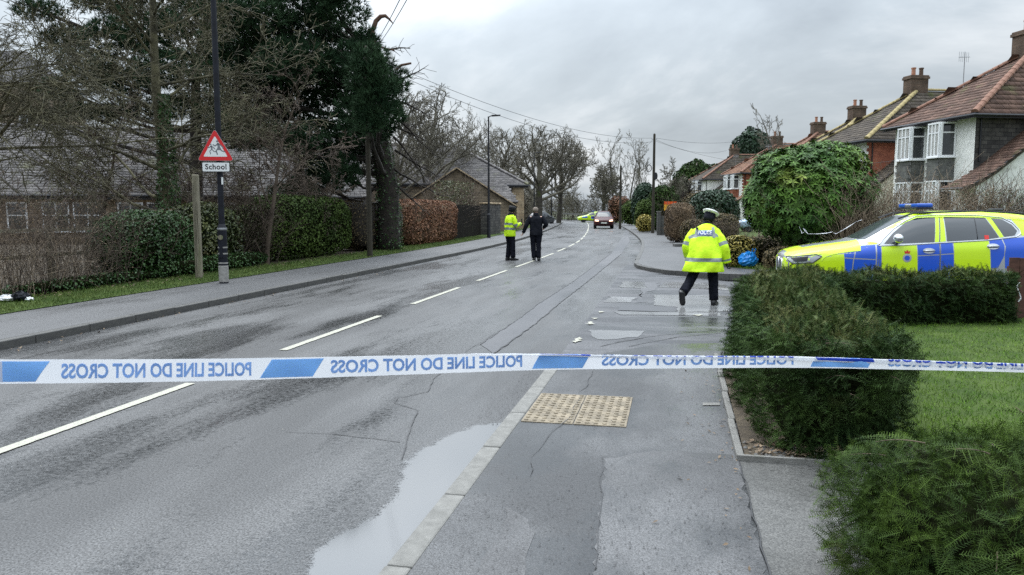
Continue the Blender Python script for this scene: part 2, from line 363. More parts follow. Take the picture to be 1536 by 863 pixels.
M['brown_hedge'] = mat('brown_leaf', (.10, .068, .038), .8, (.17, .115, .065), 2.0, island=.4)
M['golden'] = mat('golden_leaf', (.22, .19, .035), .6, (.36, .29, .06), 3, island=.4, third=((.06, .08, .02), 4, .60))
M['rusty'] = mat('rusty_leaf', (.06, .05, .02), .7, (.14, .10, .04), 4, island=.5)
M['conifer'] = mat('conifer_leaf', (.008, .030, .012), .6, (.018, .05, .018), 2, island=.4)
M['stem'] = mat('dry_stem', (.16, .12, .08), .9, (.27, .21, .15), 3, island=.4)
M['scrub_leaf'] = mat('dull_scrub_leaf', (.07, .062, .042), .85, (.13, .115, .08), 1, island=.4, spec=.1)
M['stem_dark'] = mat('dark_stem', (.055, .040, .030), .9, (.115, .086, .064), 3, island=.4)
M['deadleaf'] = mat('dead_leaf', (.11, .07, .04), .8, (.19, .14, .09), 12, island=.4)
M['slate'] = mat('grey_slate', (.105, .097, .097), .75, (.165, .153, .147), 2.2, island=.3, spec=.4, third=((.13, .13, .075), .9, .60))
M['slate_base'] = mat('slate_underlay', (.05, .048, .05), .9)
M['stone'] = brickmat('sandstone_block', (.15, .12, .085), (.26, .21, .15), (.13, .11, .085), .42, .22)
M['stone_lt'] = brickmat('pale_sandstone', (.36, .27, .17), (.44, .35, .23), (.25, .20, .15), .5, .26)
M['stone_dk'] = brickmat('soot_stone', (.045, .043, .042), (.10, .095, .085), (.03, .03, .03), .36, .17, rough=.85)
M['school'] = brickmat('school_stone', (.17, .125, .085), (.24, .18, .125), (.12, .10, .08), .4, .2)
M['render'] = mat('white_render', (.74, .74, .71), .85, (.86, .855, .82), 3, bump=.6, bscale=40, third=((.33, .33, .27), 1.1, .62))
M['cream'] = mat('cream_render', (.46, .44, .35), .85, (.56, .53, .44), 3, bump=.5, bscale=40)
M['redtile'] = mat('hung_red_tile', (.20, .062, .035), .8, (.30, .10, .055), 3, island=.25)
M['dktile'] = mat('hung_grey_tile', (.075, .075, .072), .75, (.13, .13, .12), 4, island=.35, third=((.12, .12, .09), 3, .6))
M['rooftile'] = mat('brown_roof_tile', (.085, .048, .035), .88, (.15, .088, .065), 1.6, island=.28, third=((.10, .085, .04), 1.3, .58))
M['rooftile2'] = mat('dark_roof_tile', (.062, .050, .040), .88, (.10, .082, .064), 1.6, island=.25, third=((.075, .075, .03), 1.4, .60))
M['rooftile3'] = mat('orange_roof_tile', (.17, .085, .05), .88, (.24, .13, .08), 1.6, island=.25)
M['hip1'] = mat('terracotta_hip', (.17, .083, .053), .85, (.24, .125, .085), 5, island=.15)
M['hip2'] = mat('mossy_hip', (.26, .21, .09), .85, (.34, .27, .13), 5, island=.15)
M['brick'] = brickmat('chimney_brick', (.10, .062, .045), (.16, .10, .07), (.10, .09, .07), .225, .075)
M['pot'] = mat('clay_pot', (.33, .15, .09), .8, (.40, .2, .13), 8)
M['white'] = mat('white_plastic', (.78, .79, .80), .35)
M['glass'] = mat('window_glass', (.022, .026, .03), .06, spec=.9)
M['curtain'] = mat('net_curtain', (.36, .35, .33), .8, (.5, .49, .47), 20, stretch=(3, 3, .2))
M['black'] = mat('black_paint', (.012, .013, .018), .35, (.02, .021, .026), 8)
M['navy'] = mat('navy_paint', (.004, .005, .010), .5, (.008, .010, .018), 8, spec=.3)
M['grey_metal'] = mat('galvanised_steel', (.30, .31, .32), .45, metal=.8)
M['grey_band'] = mat('bare_grey_paint', (.22, .215, .20), .8, (.32, .31, .29), 14)
M['wood_grey'] = mat('weathered_post', (.16, .145, .10), .9, (.26, .235, .175), 6, stretch=(6, 6, .4), bump=.5, bscale=40, third=((.12, .15, .05), 2, .58))
M['wood_dark'] = mat('dark_timber', (.010, .009, .008), .95, (.022, .019, .016), 5, spec=.08, stretch=(3, 3, .5), bump=.4, bscale=30, third=((.05, .06, .025), 1.5, .62))
M['wood_brown'] = mat('pole_timber', (.020, .018, .012), .9, (.045, .038, .025), 5, stretch=(5, 5, .3), bump=.4, bscale=30)
M['rustboard'] = mat('red_brown_board', (.06, .022, .015), .7, (.10, .04, .028), 5, stretch=(1, 1, 3))
M['wire'] = mat('cable', (.02, .02, .022), .6)
# ================================================================== THE GROUND
def sheet(name, poly, m, z=0.0, zf=None, kind='structure', step=None, parent=None, jit=0.0):
    bm = bmesh.new()
    vs_ = [bm.verts.new((p[0], p[1], 0)) for p in poly]
    f = bm.faces.new(vs_)
    bmesh.ops.triangulate(bm, faces=[f])
    if step:
        xs = [p[0] for p in poly]; ys = [p[1] for p in poly]
        for ax, lo, hi in ((0, min(xs), max(xs)), (1, min(ys), max(ys))):
            k = lo + step
            while k < hi:
                co = (k, 0, 0) if ax == 0 else (0, k, 0); no = (1, 0, 0) if ax == 0 else (0, 1, 0)
                bmesh.ops.bisect_plane(bm, geom=bm.verts[:] + bm.edges[:] + bm.faces[:], plane_co=co, plane_no=no)
                k += step
    for v in bm.verts: v.co.z = zf(v.co.x, v.co.y) if zf else z
    bmesh.ops.recalc_face_normals(bm, faces=bm.faces)
    if sum(f.normal.z for f in bm.faces) < 0: bmesh.ops.reverse_faces(bm, faces=bm.faces[:])
    me = bpy.data.meshes.new(name); bm.to_mesh(me); bm.free(); me.materials.append(m)
    o = link(name, me, parent)
    if kind: o['kind'] = kind
    return o
def strip(name, oa, ob, qs, z, m, kind='structure', parent=None, thick=0.0):
    b = MB(); A = [PC(oa(q) if callable(oa) else oa, q, z) for q in qs]; B = [PC(ob(q) if callable(ob) else ob, q, z) for q in qs]
    n = len(qs)
    b.add(A + B, [(i, n+i, n+i+1, i+1) for i in range(n-1)])
    if thick:
        lo = [v - Vector((0, 0, thick)) for v in A] + [v - Vector((0, 0, thick)) for v in B]
        b.add(A + lo[:n], [(i, i+1, n+i+1, n+i) for i in range(n-1)]); b.add(B + lo[n:], [(i, n+i, n+i+1, i+1) for i in range(n-1)])
    o = b.build(name, m, parent)
    if kind: o['kind'] = kind
    return o
def rag(pts, amt, seg=.15, seed=1):        # break a polygon's edges into a worn, uneven outline
    r = random.Random(seed); out_ = []
    for i, p in enumerate(pts):
        q = pts[(i+1) % len(pts)]; d = math.hypot(q[0]-p[0], q[1]-p[1]); n = max(1, int(d / seg))
        for k in range(n):
            t = k / n; out_.append((p[0] + (q[0]-p[0])*t + r.uniform(-amt, amt), p[1] + (q[1]-p[1])*t + r.uniform(-amt, amt)))
    return out_
g = sheet('ground', [(-700, -300), (700, -300), (700, 1200), (-700, 1200)], M['field'], -.14)
QN = [-12 + 2*i for i in range(20)] + [28 + 4*i for i in range(34)]
strip('road', -3.3, 3.3, QN, 0.0, M['road'])
# footway on the left, with its kerb
LB = lambda q: -5.2 + (-.22 if q < 14 else 0)
strip('left_footway', -5.3, -3.42, QN, .105, M['foot_l'])
strip('grass_verge', -6.7, -5.3, QN, .118, M['turf'])
strip('school_ground', -75, -6.7, QN, .10, M['soil'])
kerbL = setting('left_kerb')
def kerb_stone(parent, m, w=.13, h=.12, L=.905):
    b = MB(); b.box(-w/2, 0, -h, w/2, L, 0); o = b.build('kerb_stone', m, parent, bevel=.012); return o
ks = None
q = -2.0
while q < 34:
    a = PC(-3.36, q, .11); c = PC(-3.36, q + .9, .11)
    if ks is None: ks = kerb_stone(kerbL, M['kerb_dark'])
    o = ks if q == -2.0 else ks.copy()
    if o is not ks: col.objects.link(o)
    o.location = a + Vector((0, 0, random.uniform(-.006, .004))); o.rotation_euler = (0, 0, math.atan2(c.y-a.y, c.x-a.x) - R(90)); q += .915
strip('kerb_run', -3.425, -3.295, [34 + 4*i for i in range(32)], .11, M['kerb_dark'], kind='structure', parent=kerbL, thick=.13)
# near footway, right
NF = .022
def PP(*l): return [tuple(P(a, b))[:2] for a, b in l]
def WW(l, z=0.0): return [tuple(W(a, b, z))[:2] for a, b in l]
sheet('right_footway', PP((-1.14, -6), (.46, -6), (.46, 5), (.6, 8.0), (.9, 9.8), (-.2, 9.4), (-.75, 8.7), (-1.14, 7.9)), M['foot_r'], NF)
kerbR = setting('right_kerb'); k2 = None; q = -3.2
while q < 7.6:
    a = P(-1.205, q, .027)
    if k2 is None: k2 = kerb_stone(kerbR, M['kerb']); o = k2
    else: o = k2.copy(); col.objects.link(o)
    o.location = a + Vector((0, 0, random.uniform(-.002, .002))); o.rotation_euler = (0, 0, -RA + R(random.uniform(-.2, .2))); q += .915
def z43(l): return [(560 + a/2.259, 560 + b/2.259) for a, b in l]     # pictures' own points, laid on the ground
sheet('worn_footway_patch', rag(WW(z43([(790, 292), (940, 262), (1222, 276), (1335, 684), (1400, 900), (730, 900), (750, 684)]), NF), .02, .07), M['foot_light'], NF + .002)
sheet('worn_footway_patch', rag(WW(z43([(455, 455), (540, 500), (505, 684), (480, 800), (310, 800), (345, 684), (410, 560)]), NF), .025, .07, 3), M['foot_light'], NF + .002)
sheet('drive_apron', PP((.452, -6), (9, -6), (9, 5.07), (.452, 5.07)), M['concrete'], NF + .002)
# concrete edging along the hedge
eb = setting('footway_edging'); b = MB(); b.box(-.025, 0, -.06, .025, .90, 0); e0 = b.build('edging_stone', M['kerb'], eb, bevel=.008); q = 5.08
while q < 8.6:
    if q > 5.1: e0 = e0.copy(); col.objects.link(e0)
    e0.location = P(.455 + (q-5)*.012, q, .062 + random.uniform(-.006, .006)); e0.rotation_euler = (0, 0, -RA); q += .915
b = MB(); a9 = P(.44, 5.065, -.02); b.obox(a9, P(3.3, 5.065, -.02)-a9, P(.44, 5.095, -.02)-a9, Vector((0, 0, .082))); b.build('edging_board', M['kerb'], eb)
sheet('hedge_bed', PP((.485, 5.09), (3.2, 5.09), (3.2, 8.6), (.52, 8.6)), M['soil'], .052)
# tactile slabs at the dropped kerb
tp = setting('tactile_paving')
def tactile():
    w, L = .40, .305; b = MB(); b.box(0, 0, -.03, w, L, 0)
    for i in range(6):
        for j in range(4):
            cx, cy = w*(i+.5)/6, L*(j+.5)/4
            b.lathe([(.0185, 0), (.0150, .008), (.006, .0095)], 8, 0, (cx, cy, 0))
    return b.mesh('tactile_slab', M['tactile'])
tm = tactile()
for i in range(2):
    for j in range(3):
        o = link('tactile_slab', tm, tp, P(-1.13 + i*.408, 5.70 + j*.315, NF + .006 + random.uniform(-.0015, .0015)), -RA)
# side road mouth and its surfaces
def sz(x, y): t = min(max((x - 3.6) / 2.6, 0), 1); return .004 - .10 * t*t*(3-2*t)
far = [(-1.18, 26), (-1.12, 23), (-.98, 22.0), (-.6, 21.0), (-.16, 20.3), (.6, 19.7), (1.37, 19.35), (4, 18.95), (9, 18.7), (16, 18.5)]
side_poly = PP((-1.24, 7.9), (-.75, 8.7), (-.2, 9.4), (.9, 9.8), (1.2, 10.3)) + [(3.4, 11.7), (20, 11.7), (20, 14.6)] + PP(*far[::-1]) + PP((-1.4, 23), (-1.3, 16))
sheet('side_road', side_poly, M['side'], zf=sz, step=.7)
def z46(l): return [(780 + a/4.655, 380 + b/4.655) for a, b in l]
def patch(name, pts, m, dz=.004, amt=.02, seed=1, conv=z46):
    sheet(name, rag(WW(conv(pts)), amt, seed=seed), m, zf=lambda x, y: sz(x, y) + dz, step=.7)
patch('wet_sheen_patch', [(1000, 203), (1440, 203), (1470, 252), (965, 242)], M['side_sheen'], amt=.05, seed=2)  # wet patches, their sky sheen painted into the colour
patch('wet_sheen_patch', [(950, 293), (1460, 298), (1460, 412), (1092, 414), (1097, 377), (920, 366)], M['side_sheen'], amt=.05, seed=3)
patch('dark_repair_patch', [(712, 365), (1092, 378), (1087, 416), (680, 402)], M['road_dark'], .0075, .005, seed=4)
patch('wet_sheen_patch', [(470, 543), (860, 545), (838, 588), (600, 606), (540, 604)], M['side_sheen'], .004, .03, seed=5)
patch('wet_sheen_patch', [(650, 410), (1400, 420), (1400, 442), (700, 433)], M['side_sheen'], .0055, .015, seed=6)
patch('wet_sheen_patch', [(725, 196), (892, 204), (862, 248), (690, 240)], M['side_sheen'], .004, .07, seed=7)
patch('wet_sheen_patch', [(625, 305), (803, 308), (792, 346), (600, 347)], M['side_sheen'], .004, .06, seed=8)
patch('dark_repair_patch', [(800, 205), (965, 206), (960, 250), (830, 300), (900, 345), (800, 350), (850, 270)], M['road_dark'], .0035, .06, seed=9)
sheet('trench_repair', rag(WW(z46([(-280, 640), (0, 455), (120, 362), (370, 200), (640, 0), (700, -90), (735, -160), (760, -162), (765, -80), (705, 8), (470, 200), (290, 340), (100, 500), (-180, 700)])), .015, .3, 5), M['road_dark'], .004)
def seam(pts, wd=.012, z=.008, conv=None, m='seam', name='tar_seam'):
    pts = [W(a, b_, 0) for a, b_ in (conv(pts) if conv else pts)]
    fine = []
    r = random.Random(len(pts))
    for i in range(len(pts)-1):
        n = max(1, int((pts[i+1]-pts[i]).length / .12))
        for k in range(n):
            t = k/n; fine.append(pts[i].lerp(pts[i+1], t) + Vector((r.uniform(-.012, .012), r.uniform(-.012, .012), 0)))
    fine.append(pts[-1]); b = MB(); A = []; B = []
    for i, p in enumerate(fine):
        t = fine[min(i+1, len(fine)-1)] - fine[max(i-1, 0)]; nn = Vector((-t.y, t.x, 0)).normalized() * wd * r.uniform(.3, .7)
        zz = max(z, (sz(p.x, p.y) if p.x > 3 else 0) + z)
        A.append((p.x+nn.x, p.y+nn.y, zz)); B.append((p.x-nn.x, p.y-nn.y, zz))
    n = len(A); b.add(A+B, [(i, n+i, n+i+1, i+1) for i in range(n-1)]); o = b.build(name, M[m]); o['kind'] = 'structure'
z28 = lambda l: [(360 + a/2.844, 500 + b_/2.844) for a, b_ in l]
seam([(1090, 0), (1040, 35), (960, 80), (850, 175), (820, 200), (805, 250), (670, 278), (665, 300), (762, 330), (735, 400), (715, 462), (690, 540)], .008, conv=z28)
seam([(560, 655), (700, 622), (880, 590), (1100, 562), (1400, 538)], .016, .012, z46)
seam([(760, 655), (900, 625), (1100, 590), (1400, 560)], .014, .012, z46)
seam([(-280, 640), (0, 455), (120, 362), (370, 200), (640, 0)], .018, .009, z46)
seam([(-180, 700), (100, 500), (290, 340), (470, 200), (705, 8)], .018, .009, z46)
seam([(905, 690), (900, 760), (892, 863)], .004, NF + .009)
seam([(1109, 697), (1128, 770), (1150, 863), (1160, 900)], .006, NF + .009)
seam([(870, 600), (852, 634), (820, 660), (800, 690), (795, 720)], .005, NF + .009)
seam([(890, 560), (878, 585), (868, 592)], .006, NF + .009)
seam([(430, 648), (500, 652), (560, 658), (600, 664)], .006, .004)
# white line down the middle, dash by dash
rm = setting('road_markings'); r_ = random.Random(3)
dash = [(1.0, 6.42), (8.2, 11.25), (12.8, 15.8), (17.4, 20.6), (21.9, 25.1)] + [(26.3 + 4.3*i, 29.3 + 4.3*i) for i in range(8)] + [(60.5, 76), (76.4, 106)]
for qa, qb in dash:
    n = max(2, int((qb-qa)/.06)) if qa < 22 else 12
    A = []; B = []
    for i in range(n+1):
        qq = qa + (qb-qa)*i/n; j = .0035 if qa < 22 else 0
        A.append(PC(-.05 - r_.uniform(-j, j), qq, .008)); B.append(PC(.05 + r_.uniform(-j, j), qq, .008))
    b = MB(); k = len(A); b.add(A+B, [(i, k+i, k+i+1, i+1) for i in range(k-1)]); b.build('centre_line_dash', M['paint'], rm)
for blob in ([(358, 630), (375, 605), (400, 582), (452, 584), (420, 606), (432, 626), (385, 644)], [(456, 503), (480, 476), (528, 486), (500, 512)], [(500, 458), (545, 455), (540, 466), (505, 468)], [(555, 412), (590, 410), (580, 420), (560, 420)], [(1195, 436), (1260, 430), (1290, 438), (1240, 448)]):
    sheet('worn_marking', rag(WW(z46([(sum(x for x, _ in blob)/len(blob)*.35 + a*.65, sum(y for _, y in blob)/len(blob)*.35 + c*.65) for a, c in blob])), .035, .05), M['paint'], .016, kind=None, parent=rm)
sheet('stop_tap_cover', WW([(1054, 605), (1079, 605), (1080, 609), (1054, 609)], NF), M['kerb'], NF + .006)
# puddle lying along the dropped kerb
pud = [(741, 636), (722, 638), (700, 645), (676, 655), (650, 668), (630, 680), (612, 694), (606, 715), (598, 742), (586, 760), (560, 776), (532, 793), (505, 806), (486, 822), (470, 838), (462, 863), (456, 900), (440, 1000), (420, 1150)]
pw = [tuple(W(a, b_))[:2] for a, b_ in pud]
ed = [tuple(P(-1.268, q))[:2] for q in (1.8, 3, 4, 5, 5.7)]
rr9 = random.Random(6); pwr = []
for i in range(len(pw)-1):
    n = max(1, int(math.hypot(pw[i+1][0]-pw[i][0], pw[i+1][1]-pw[i][1])/.04))
    for k in range(n):
        j_ = 0 if i == 0 and k == 0 else .012; pwr.append((pw[i][0]+(pw[i+1][0]-pw[i][0])*k/n+rr9.uniform(-j_, j_)*.25, pw[i][1]+(pw[i+1][1]-pw[i][1])*k/n+rr9.uniform(-j_, j_)*.25))
cx9 = sum(p[0] for p in pwr)/len(pwr); wetr = [(p[0] - .06 - .03*rr9.random(), p[1] + .03*rr9.random()) for p in pwr]
shore_in = [(a - .05, c) for a, c in pwr]
pud_o = sheet('puddle', shore_in + ed, M['water'], .004, step=.06); pm = pud_o.data; at = pm.attributes.new('shore', 'FLOAT', 'POINT')
seg0 = np.array(shore_in[:-1]); seg1 = np.array(shore_in[1:]); vals = []
for v in pm.vertices:
    q_ = np.array([v.co.x, v.co.y]); d_ = seg1 - seg0; tt = np.clip(((q_-seg0)*d_).sum(1)/np.maximum((d_*d_).sum(1), 1e-9), 0, 1); vals.append(float(np.min(np.linalg.norm(seg0 + d_*tt[:, None] - q_, axis=1))))
at.data.foreach_set('value', vals)
# far right footway, kerb round the corner, verge and garden ground
strip('far_right_footway', lambda q: 3.42, lambda q: 5.4, [23 + 3*i for i in range(40)], .10, M['foot_l'])
sheet('corner_footway', PP((-1.02, 23), (-.86, 22.1), (-.5, 21.15), (-.08, 20.45), (.65, 19.85), (1.4, 19.5), (4, 19.1), (4, 20.2), (1.9, 21.2), (1.2, 22.4), (1.0, 23.0)), M['foot_l'], .1005)
kc = setting('corner_kerb'); pts = [P(a-.02, b_+.06, .104) for a, b_ in far[:9]] 
b = MB(); ctr = []
for i in range(len(pts)-1):
    n = 3
    for k in range(n): ctr.append(pts[i].lerp(pts[i+1], k/n))
ctr.append(pts[-1])
for i in range(len(ctr)-1):
    a, c = ctr[i], ctr[i+1]; t = (c-a).normalized(); nn = Vector((t.y, -t.x, 0))
    bb = MB(); L_ = (c-a).length - .008
    bb.obox((0, 0, 0), t*L_, -nn*.12, Vector((0, 0, -.16))); o = bb.build('kerb_stone', M['kerb_dark'], kc, loc=tuple(a + Vector((0, 0, random.uniform(-.004, .004)))))
strip('far_right_kerb', 3.30, 3.42, [24.9 + 3*i for i in range(40)], .106, M['kerb_dark'], thick=.12)
sheet('garden_ground', PP((1.0, 23), (1.2, 22.4), (1.9, 21.2), (4, 20.2), (4, 19.06), (9, 18.8), (30, 18.2), (90, 20), (90, 160), (-27, 160), (-12, 120), (-5, 90), (-1.5, 62), (.2, 45), (.9, 30)), M['turf'], .108)
sheet('lawn', [(2.2, 5.15), (16, 5.15), (16, 11.6), (4.4, 11.6), (3.2, 10.6)] + [tuple(P(1.5, 6))[:2]], M['turf'], .055)
sheet('garden_soil', PP((1.0, -6), (1.0, 2.9), (1.6, 3.9), (9, 3.9), (9, -6)), M['soil'], NF + .007)
# loose grit and debris
ico = [(0, 0, .6), (.9, 0, 0), (0, .8, 0), (-.8, 0, 0), (0, -.9, 0)]; icf = [(0, 1, 2), (0, 2, 3), (0, 3, 4), (0, 4, 1)]
def grit(name, n, f, m, s0, s1):
    pos = np.array([f() for _ in range(n)]); k = NM(); k.scatter(ico, icf, pos, frames(np.tile([0, 0, 1.0], (n, 1))), rng.uniform(s0, s1, n)); return k.build(name, m, kind='stuff')
grit('loose_grit', 900, lambda: tuple(P(random.uniform(-1.1, .4), random.choice([random.uniform(3, 4.4), random.uniform(3, 8)]), NF + .008)), M['seam'], .003, .0075)
grit('kerbside_grit', 500, lambda: tuple(P(-1.3 - abs(random.gauss(0, .12)), random.uniform(5.6, 8.2), .008)), M['seam'], .003, .007)
grit('white_road_chips', 60, lambda: tuple(P(random.uniform(-5.5, -1.6), random.uniform(3.2, 9), .008)), M['paint'], .0022, .005)
grit('bed_stones', 160, lambda: tuple(P(random.uniform(.50, 1.7), 5.12 + abs(random.gauss(0, .14)), .055)), M['kerb_dark'], .010, .028)
leafv = [(0, -1, 0), (.45, -.2, .12), (0, 1, .05), (-.45, -.2, .12)]; leaff = [(0, 1, 2), (0, 2, 3)]
def litter(name, n, f, s0, s1, m='deadleaf'):
    pos = np.array([f() for _ in range(n)]); nn = unit(rng.normal(size=(n, 3)) * [.35, .35, .1] + [0, 0, 1])
    k = NM(); k.scatter(leafv, leaff, pos, frames(nn), rng.uniform(s0, s1, n)); return k.build(name, M[m], kind='stuff')
litter('fallen_leaves', 260, lambda: tuple(P(random.uniform(.50, 1.7), 5.14 + abs(random.gauss(0, .2)), .065)), .015, .03)
litter('verge_leaves', 500, lambda: tuple(PC(random.uniform(-6.9, -6.0), random.uniform(6, 30), .14)), .02, .045)

litter('kerbside_leaves', 170, lambda: tuple(PC(random.uniform(-3.28, -3.0) if random.random() < .6 else random.uniform(-5.3, -5.0), random.uniform(5, 26), .112 if random.random() < .0 else .012)), .012, .03)
litter('footway_leaves', 60, lambda: tuple(P(.44 - abs(random.gauss(0, .18)), random.uniform(3.4, 8), NF + .012)), .010, .022)

# ================================================================== GRASS
bladev = [(-.06, 0, 0), (.06, 0, 0), (.02, .25, .75), (-.02, .62, 1.15)]; bladef = [(0, 1, 2), (0, 2, 3)]
def inpoly(x, y, poly):
    r = np.zeros(len(x), bool); n = len(poly)
    for i in range(n):
        x1, y1 = poly[i]; x2, y2 = poly[(i+1) % n]
        c = ((y1 > y) != (y2 > y)) & (x < (x2-x1)*(y-y1)/((y2-y1) or 1e-9)+x1); r ^= c
    return r
def grass(name, poly, n, z, h0, h1, m, fall=False, kind='stuff'):
    xs = [p[0] for p in poly]; ys = [p[1] for p in poly]
    x = rng.uniform(min(xs), max(xs), n*3); y = rng.uniform(min(ys), max(ys), n*3)
    if fall: y = min(ys) + (max(ys)-min(ys)) * rng.random(n*3)**1.5
    k_ = inpoly(x, y, poly); x, y = x[k_][:n], y[k_][:n]
    pos = np.stack([x, y, np.full(len(x), z)], 1)
    nn = unit(rng.normal(size=(len(x), 3)) * [.45, .45, 0] + [0, 0, 1]); k = NM()
    k.scatter(bladev, bladef, pos, frames(nn), rng.uniform(h0, h1, len(x))); return k.build(name, m, kind=kind)
grass('lawn_grass', [(2.4, 5.2), (8.3, 5.2), (8.3, 11.5), (4.4, 11.5), (3.2, 10.6), (2.3, 7)], 46000, .055, .016, .036, M['blade'], True)
vp = [tuple(PC(-5.22, q))[:2] for q in range(4, 46, 2)] + [tuple(PC(-6.8, q))[:2] for q in range(44, 2, -2)]
grass('verge_grass', vp, 60000, .115, .025, .07, M['blade_l'], True)
grass('corner_grass', PP((1.1, 23), (1.9, 21.2), (4, 20.2), (4, 19.15), (9, 18.9), (9, 21.5), (4, 23.5)), 16000, .108, .03, .07, M['blade'])
# ================================================================== POLICE TAPE ACROSS THE ROAD
def text_mesh(txt, size, bold=.0, w=1.0):
    c = bpy.data.curves.new('t', 'FONT'); c.body = txt; c.size = size; c.offset = bold; c.align_x = 'CENTER'; c.align_y = 'CENTER'; c.resolution_u = 3; c.space_character = w
    o = bpy.data.objects.new('t', c); col.objects.link(o)
    dg = bpy.context.evaluated_depsgraph_get(); me = bpy.data.meshes.new_from_object(o.evaluated_get(dg))
    bpy.data.objects.remove(o); return me
TW = .075
bot = [(-60, 577, 2.22), (0, 576, 2.30), (190, 574, 2.43), (380, 570, 2.60), (590, 563, 2.80), (800, 555.5, 3.05), (1000, 553, 3.32), (1200, 552, 3.60), (1370, 555, 3.80), (1536, 559, 4.0), (1640, 563, 4.15), (1800, 568, 4.4)]
fold = [(-60, .075), (400, .075), (700, .0735), (800, .068), (900, .062), (1000, .058), (1200, .0545), (1300, .0515), (1400, .049), (1536, .047), (1800, .046)]
bp_ = [DP(*t) for t in bot]; bpx = [t[0] for t in bot]
acc = [0.0]
for i in range(1, len(bp_)): acc.append(acc[-1] + (bp_[i]-bp_[i-1]).length)
UT = acc[-1]
acc_a = np.array(acc); pa = np.array([tuple(p) for p in bp_]); fa = np.array(fold)
def px_of_u(u): return float(np.interp(u, acc_a, bpx))
def u_of_px(x): return float(np.interp(x, bpx, acc_a))
def smooth_interp(u):                       # soft catmull through the sag points
    i = min(max(int(np.searchsorted(acc_a, u)) - 1, 0), len(acc)-2); h = acc[i+1]-acc[i]; t = (u-acc[i])/h
    def tg(k):
        a, b_ = max(k-1, 0), min(k+1, len(acc)-1); return (pa[b_]-pa[a])/(acc[b_]-acc[a])
    m0, m1 = tg(i)*h, tg(i+1)*h
    return (2*t**3-3*t**2+1)*pa[i]+(t**3-2*t**2+t)*m0+(-2*t**3+3*t**2)*pa[i+1]+(t**3-t**2)*m1
def tape_pt(u, v, off=0.0):
    u = min(max(u, 0), UT); c = smooth_interp(u); x = px_of_u(u); vf = float(np.interp(x, fa[:, 0], fa[:, 1]))
    ripple = .0030*math.sin(u*9) * math.sin(v/TW*3.1) + .0016*math.sin(u*31+v*40)
    wd = np.array([0, .06 + .05*math.sin(u*2.3), 1.0]); wd /= np.linalg.norm(wd); nrm = np.array([.13, -1.0, .06]); nrm /= np.linalg.norm(nrm)
    if v <= vf: p = c + wd*v + nrm*(ripple + off)
    else: p = c + wd*(2*vf-v) + nrm*(ripple + .0035*min(1, (v-vf)/.004) - off)
    return p
def tape_map(me_or_v, faces, uv, off, name, m, parent):
    bm = bmesh.new(); vs_ = [bm.verts.new((a, b_, 0)) for a, b_ in uv]
    for f in faces:
        try: bm.faces.new([vs_[i] for i in f])
        except ValueError: pass
    umin = min(a for a, _ in uv); umax = max(a for a, _ in uv)
    k = umin
    while k < umax:
        bmesh.ops.bisect_plane(bm, geom=bm.verts[:]+bm.edges[:]+bm.faces[:], plane_co=(k, 0, 0), plane_no=(1, 0, 0)); k += .03
    for k in [.004*i for i in range(1, 19)]:
        bmesh.ops.bisect_plane(bm, geom=bm.verts[:]+bm.edges[:]+bm.faces[:], plane_co=(0, k, 0), plane_no=(0, 1, 0))
    for v in bm.verts: v.co = tape_pt(v.co.x, v.co.y, off)
    me = bpy.data.meshes.new(name); bm.to_mesh(me); bm.free(); me.materials.append(m)
    return link(name, me, parent)
def tapemat(name, c, tr=.45, rough=.3):
    m = bpy.data.materials.new(name); m.use_nodes = True; t = m.node_tree; b = t.nodes['Principled BSDF']
    b.inputs['Base Color'].default_value = (*c, 1); b.inputs['Roughness'].default_value = rough
    tl = t.nodes.new('ShaderNodeBsdfTranslucent'); tl.inputs[0].default_value = (*c, 1); mx = t.nodes.new('ShaderNodeMixShader'); mx.inputs[0].default_value = tr
    t.links.new(b.outputs[0], mx.inputs[1]); t.links.new(tl.outputs[0], mx.inputs[2]); t.links.new(mx.outputs[0], t.nodes['Material Output'].inputs[0]); return m
M['tape'] = tapemat('tape_white', (.80, .82, .86)); M['tape_front'] = tapemat('tape_print_front', (.015, .06, .50), .25)
M['tape_back'] = tapemat('tape_print_seen_through', (.30, .50, .86), .4); M['tape_backb'] = tapemat('tape_block_seen_through', (.28, .58, 1.0), .4)
tape = thing('police_tape', 'blue and white police line tape stretched across the whole road, seen from behind', 'police tape', tuple(bp_[0]))
tape.location = (0, 0, 0)
nu = 160; uv = []; fs = []
vv = [0, .006, .014, .022, .030, .038, .044, .0475, .050, .0525, .055, .058, .061, .064, .067, .070, .0725, .075]
for i in range(nu+1):
    for v in vv: uv.append((UT*i/nu, v))
b = MB(); b.add([tuple(tape_pt(a, c)) for a, c in uv], [(i*len(vv)+j, (i+1)*len(vv)+j, (i+1)*len(vv)+j+1, i*len(vv)+j+1) for i in range(nu) for j in range(len(vv)-1)])
ribbon = b.build('ribbon', M['tape'], tape, smooth=True)
tmesh = text_mesh('POLICE LINE DO NOT CROSS', 1.0, .03, 1.0)
tvs = np.array([tuple(v.co) for v in tmesh.vertices]); tfs = [tuple(p.vertices) for p in tmesh.polygons]
x0, x1 = tvs[:, 0].min(), tvs[:, 0].max(); y0, y1 = tvs[:, 1].min(), tvs[:, 1].max()
fx = sorted((tvs[list(f), 0].min(), tvs[list(f), 0].max(), f) for f in tfs); words_ = [[]]; right = -9
for a_, c_, f in fx:
    if a_ > right + .17 and words_[-1]: words_.append([])
    words_[-1].append(f); right = max(right, c_)
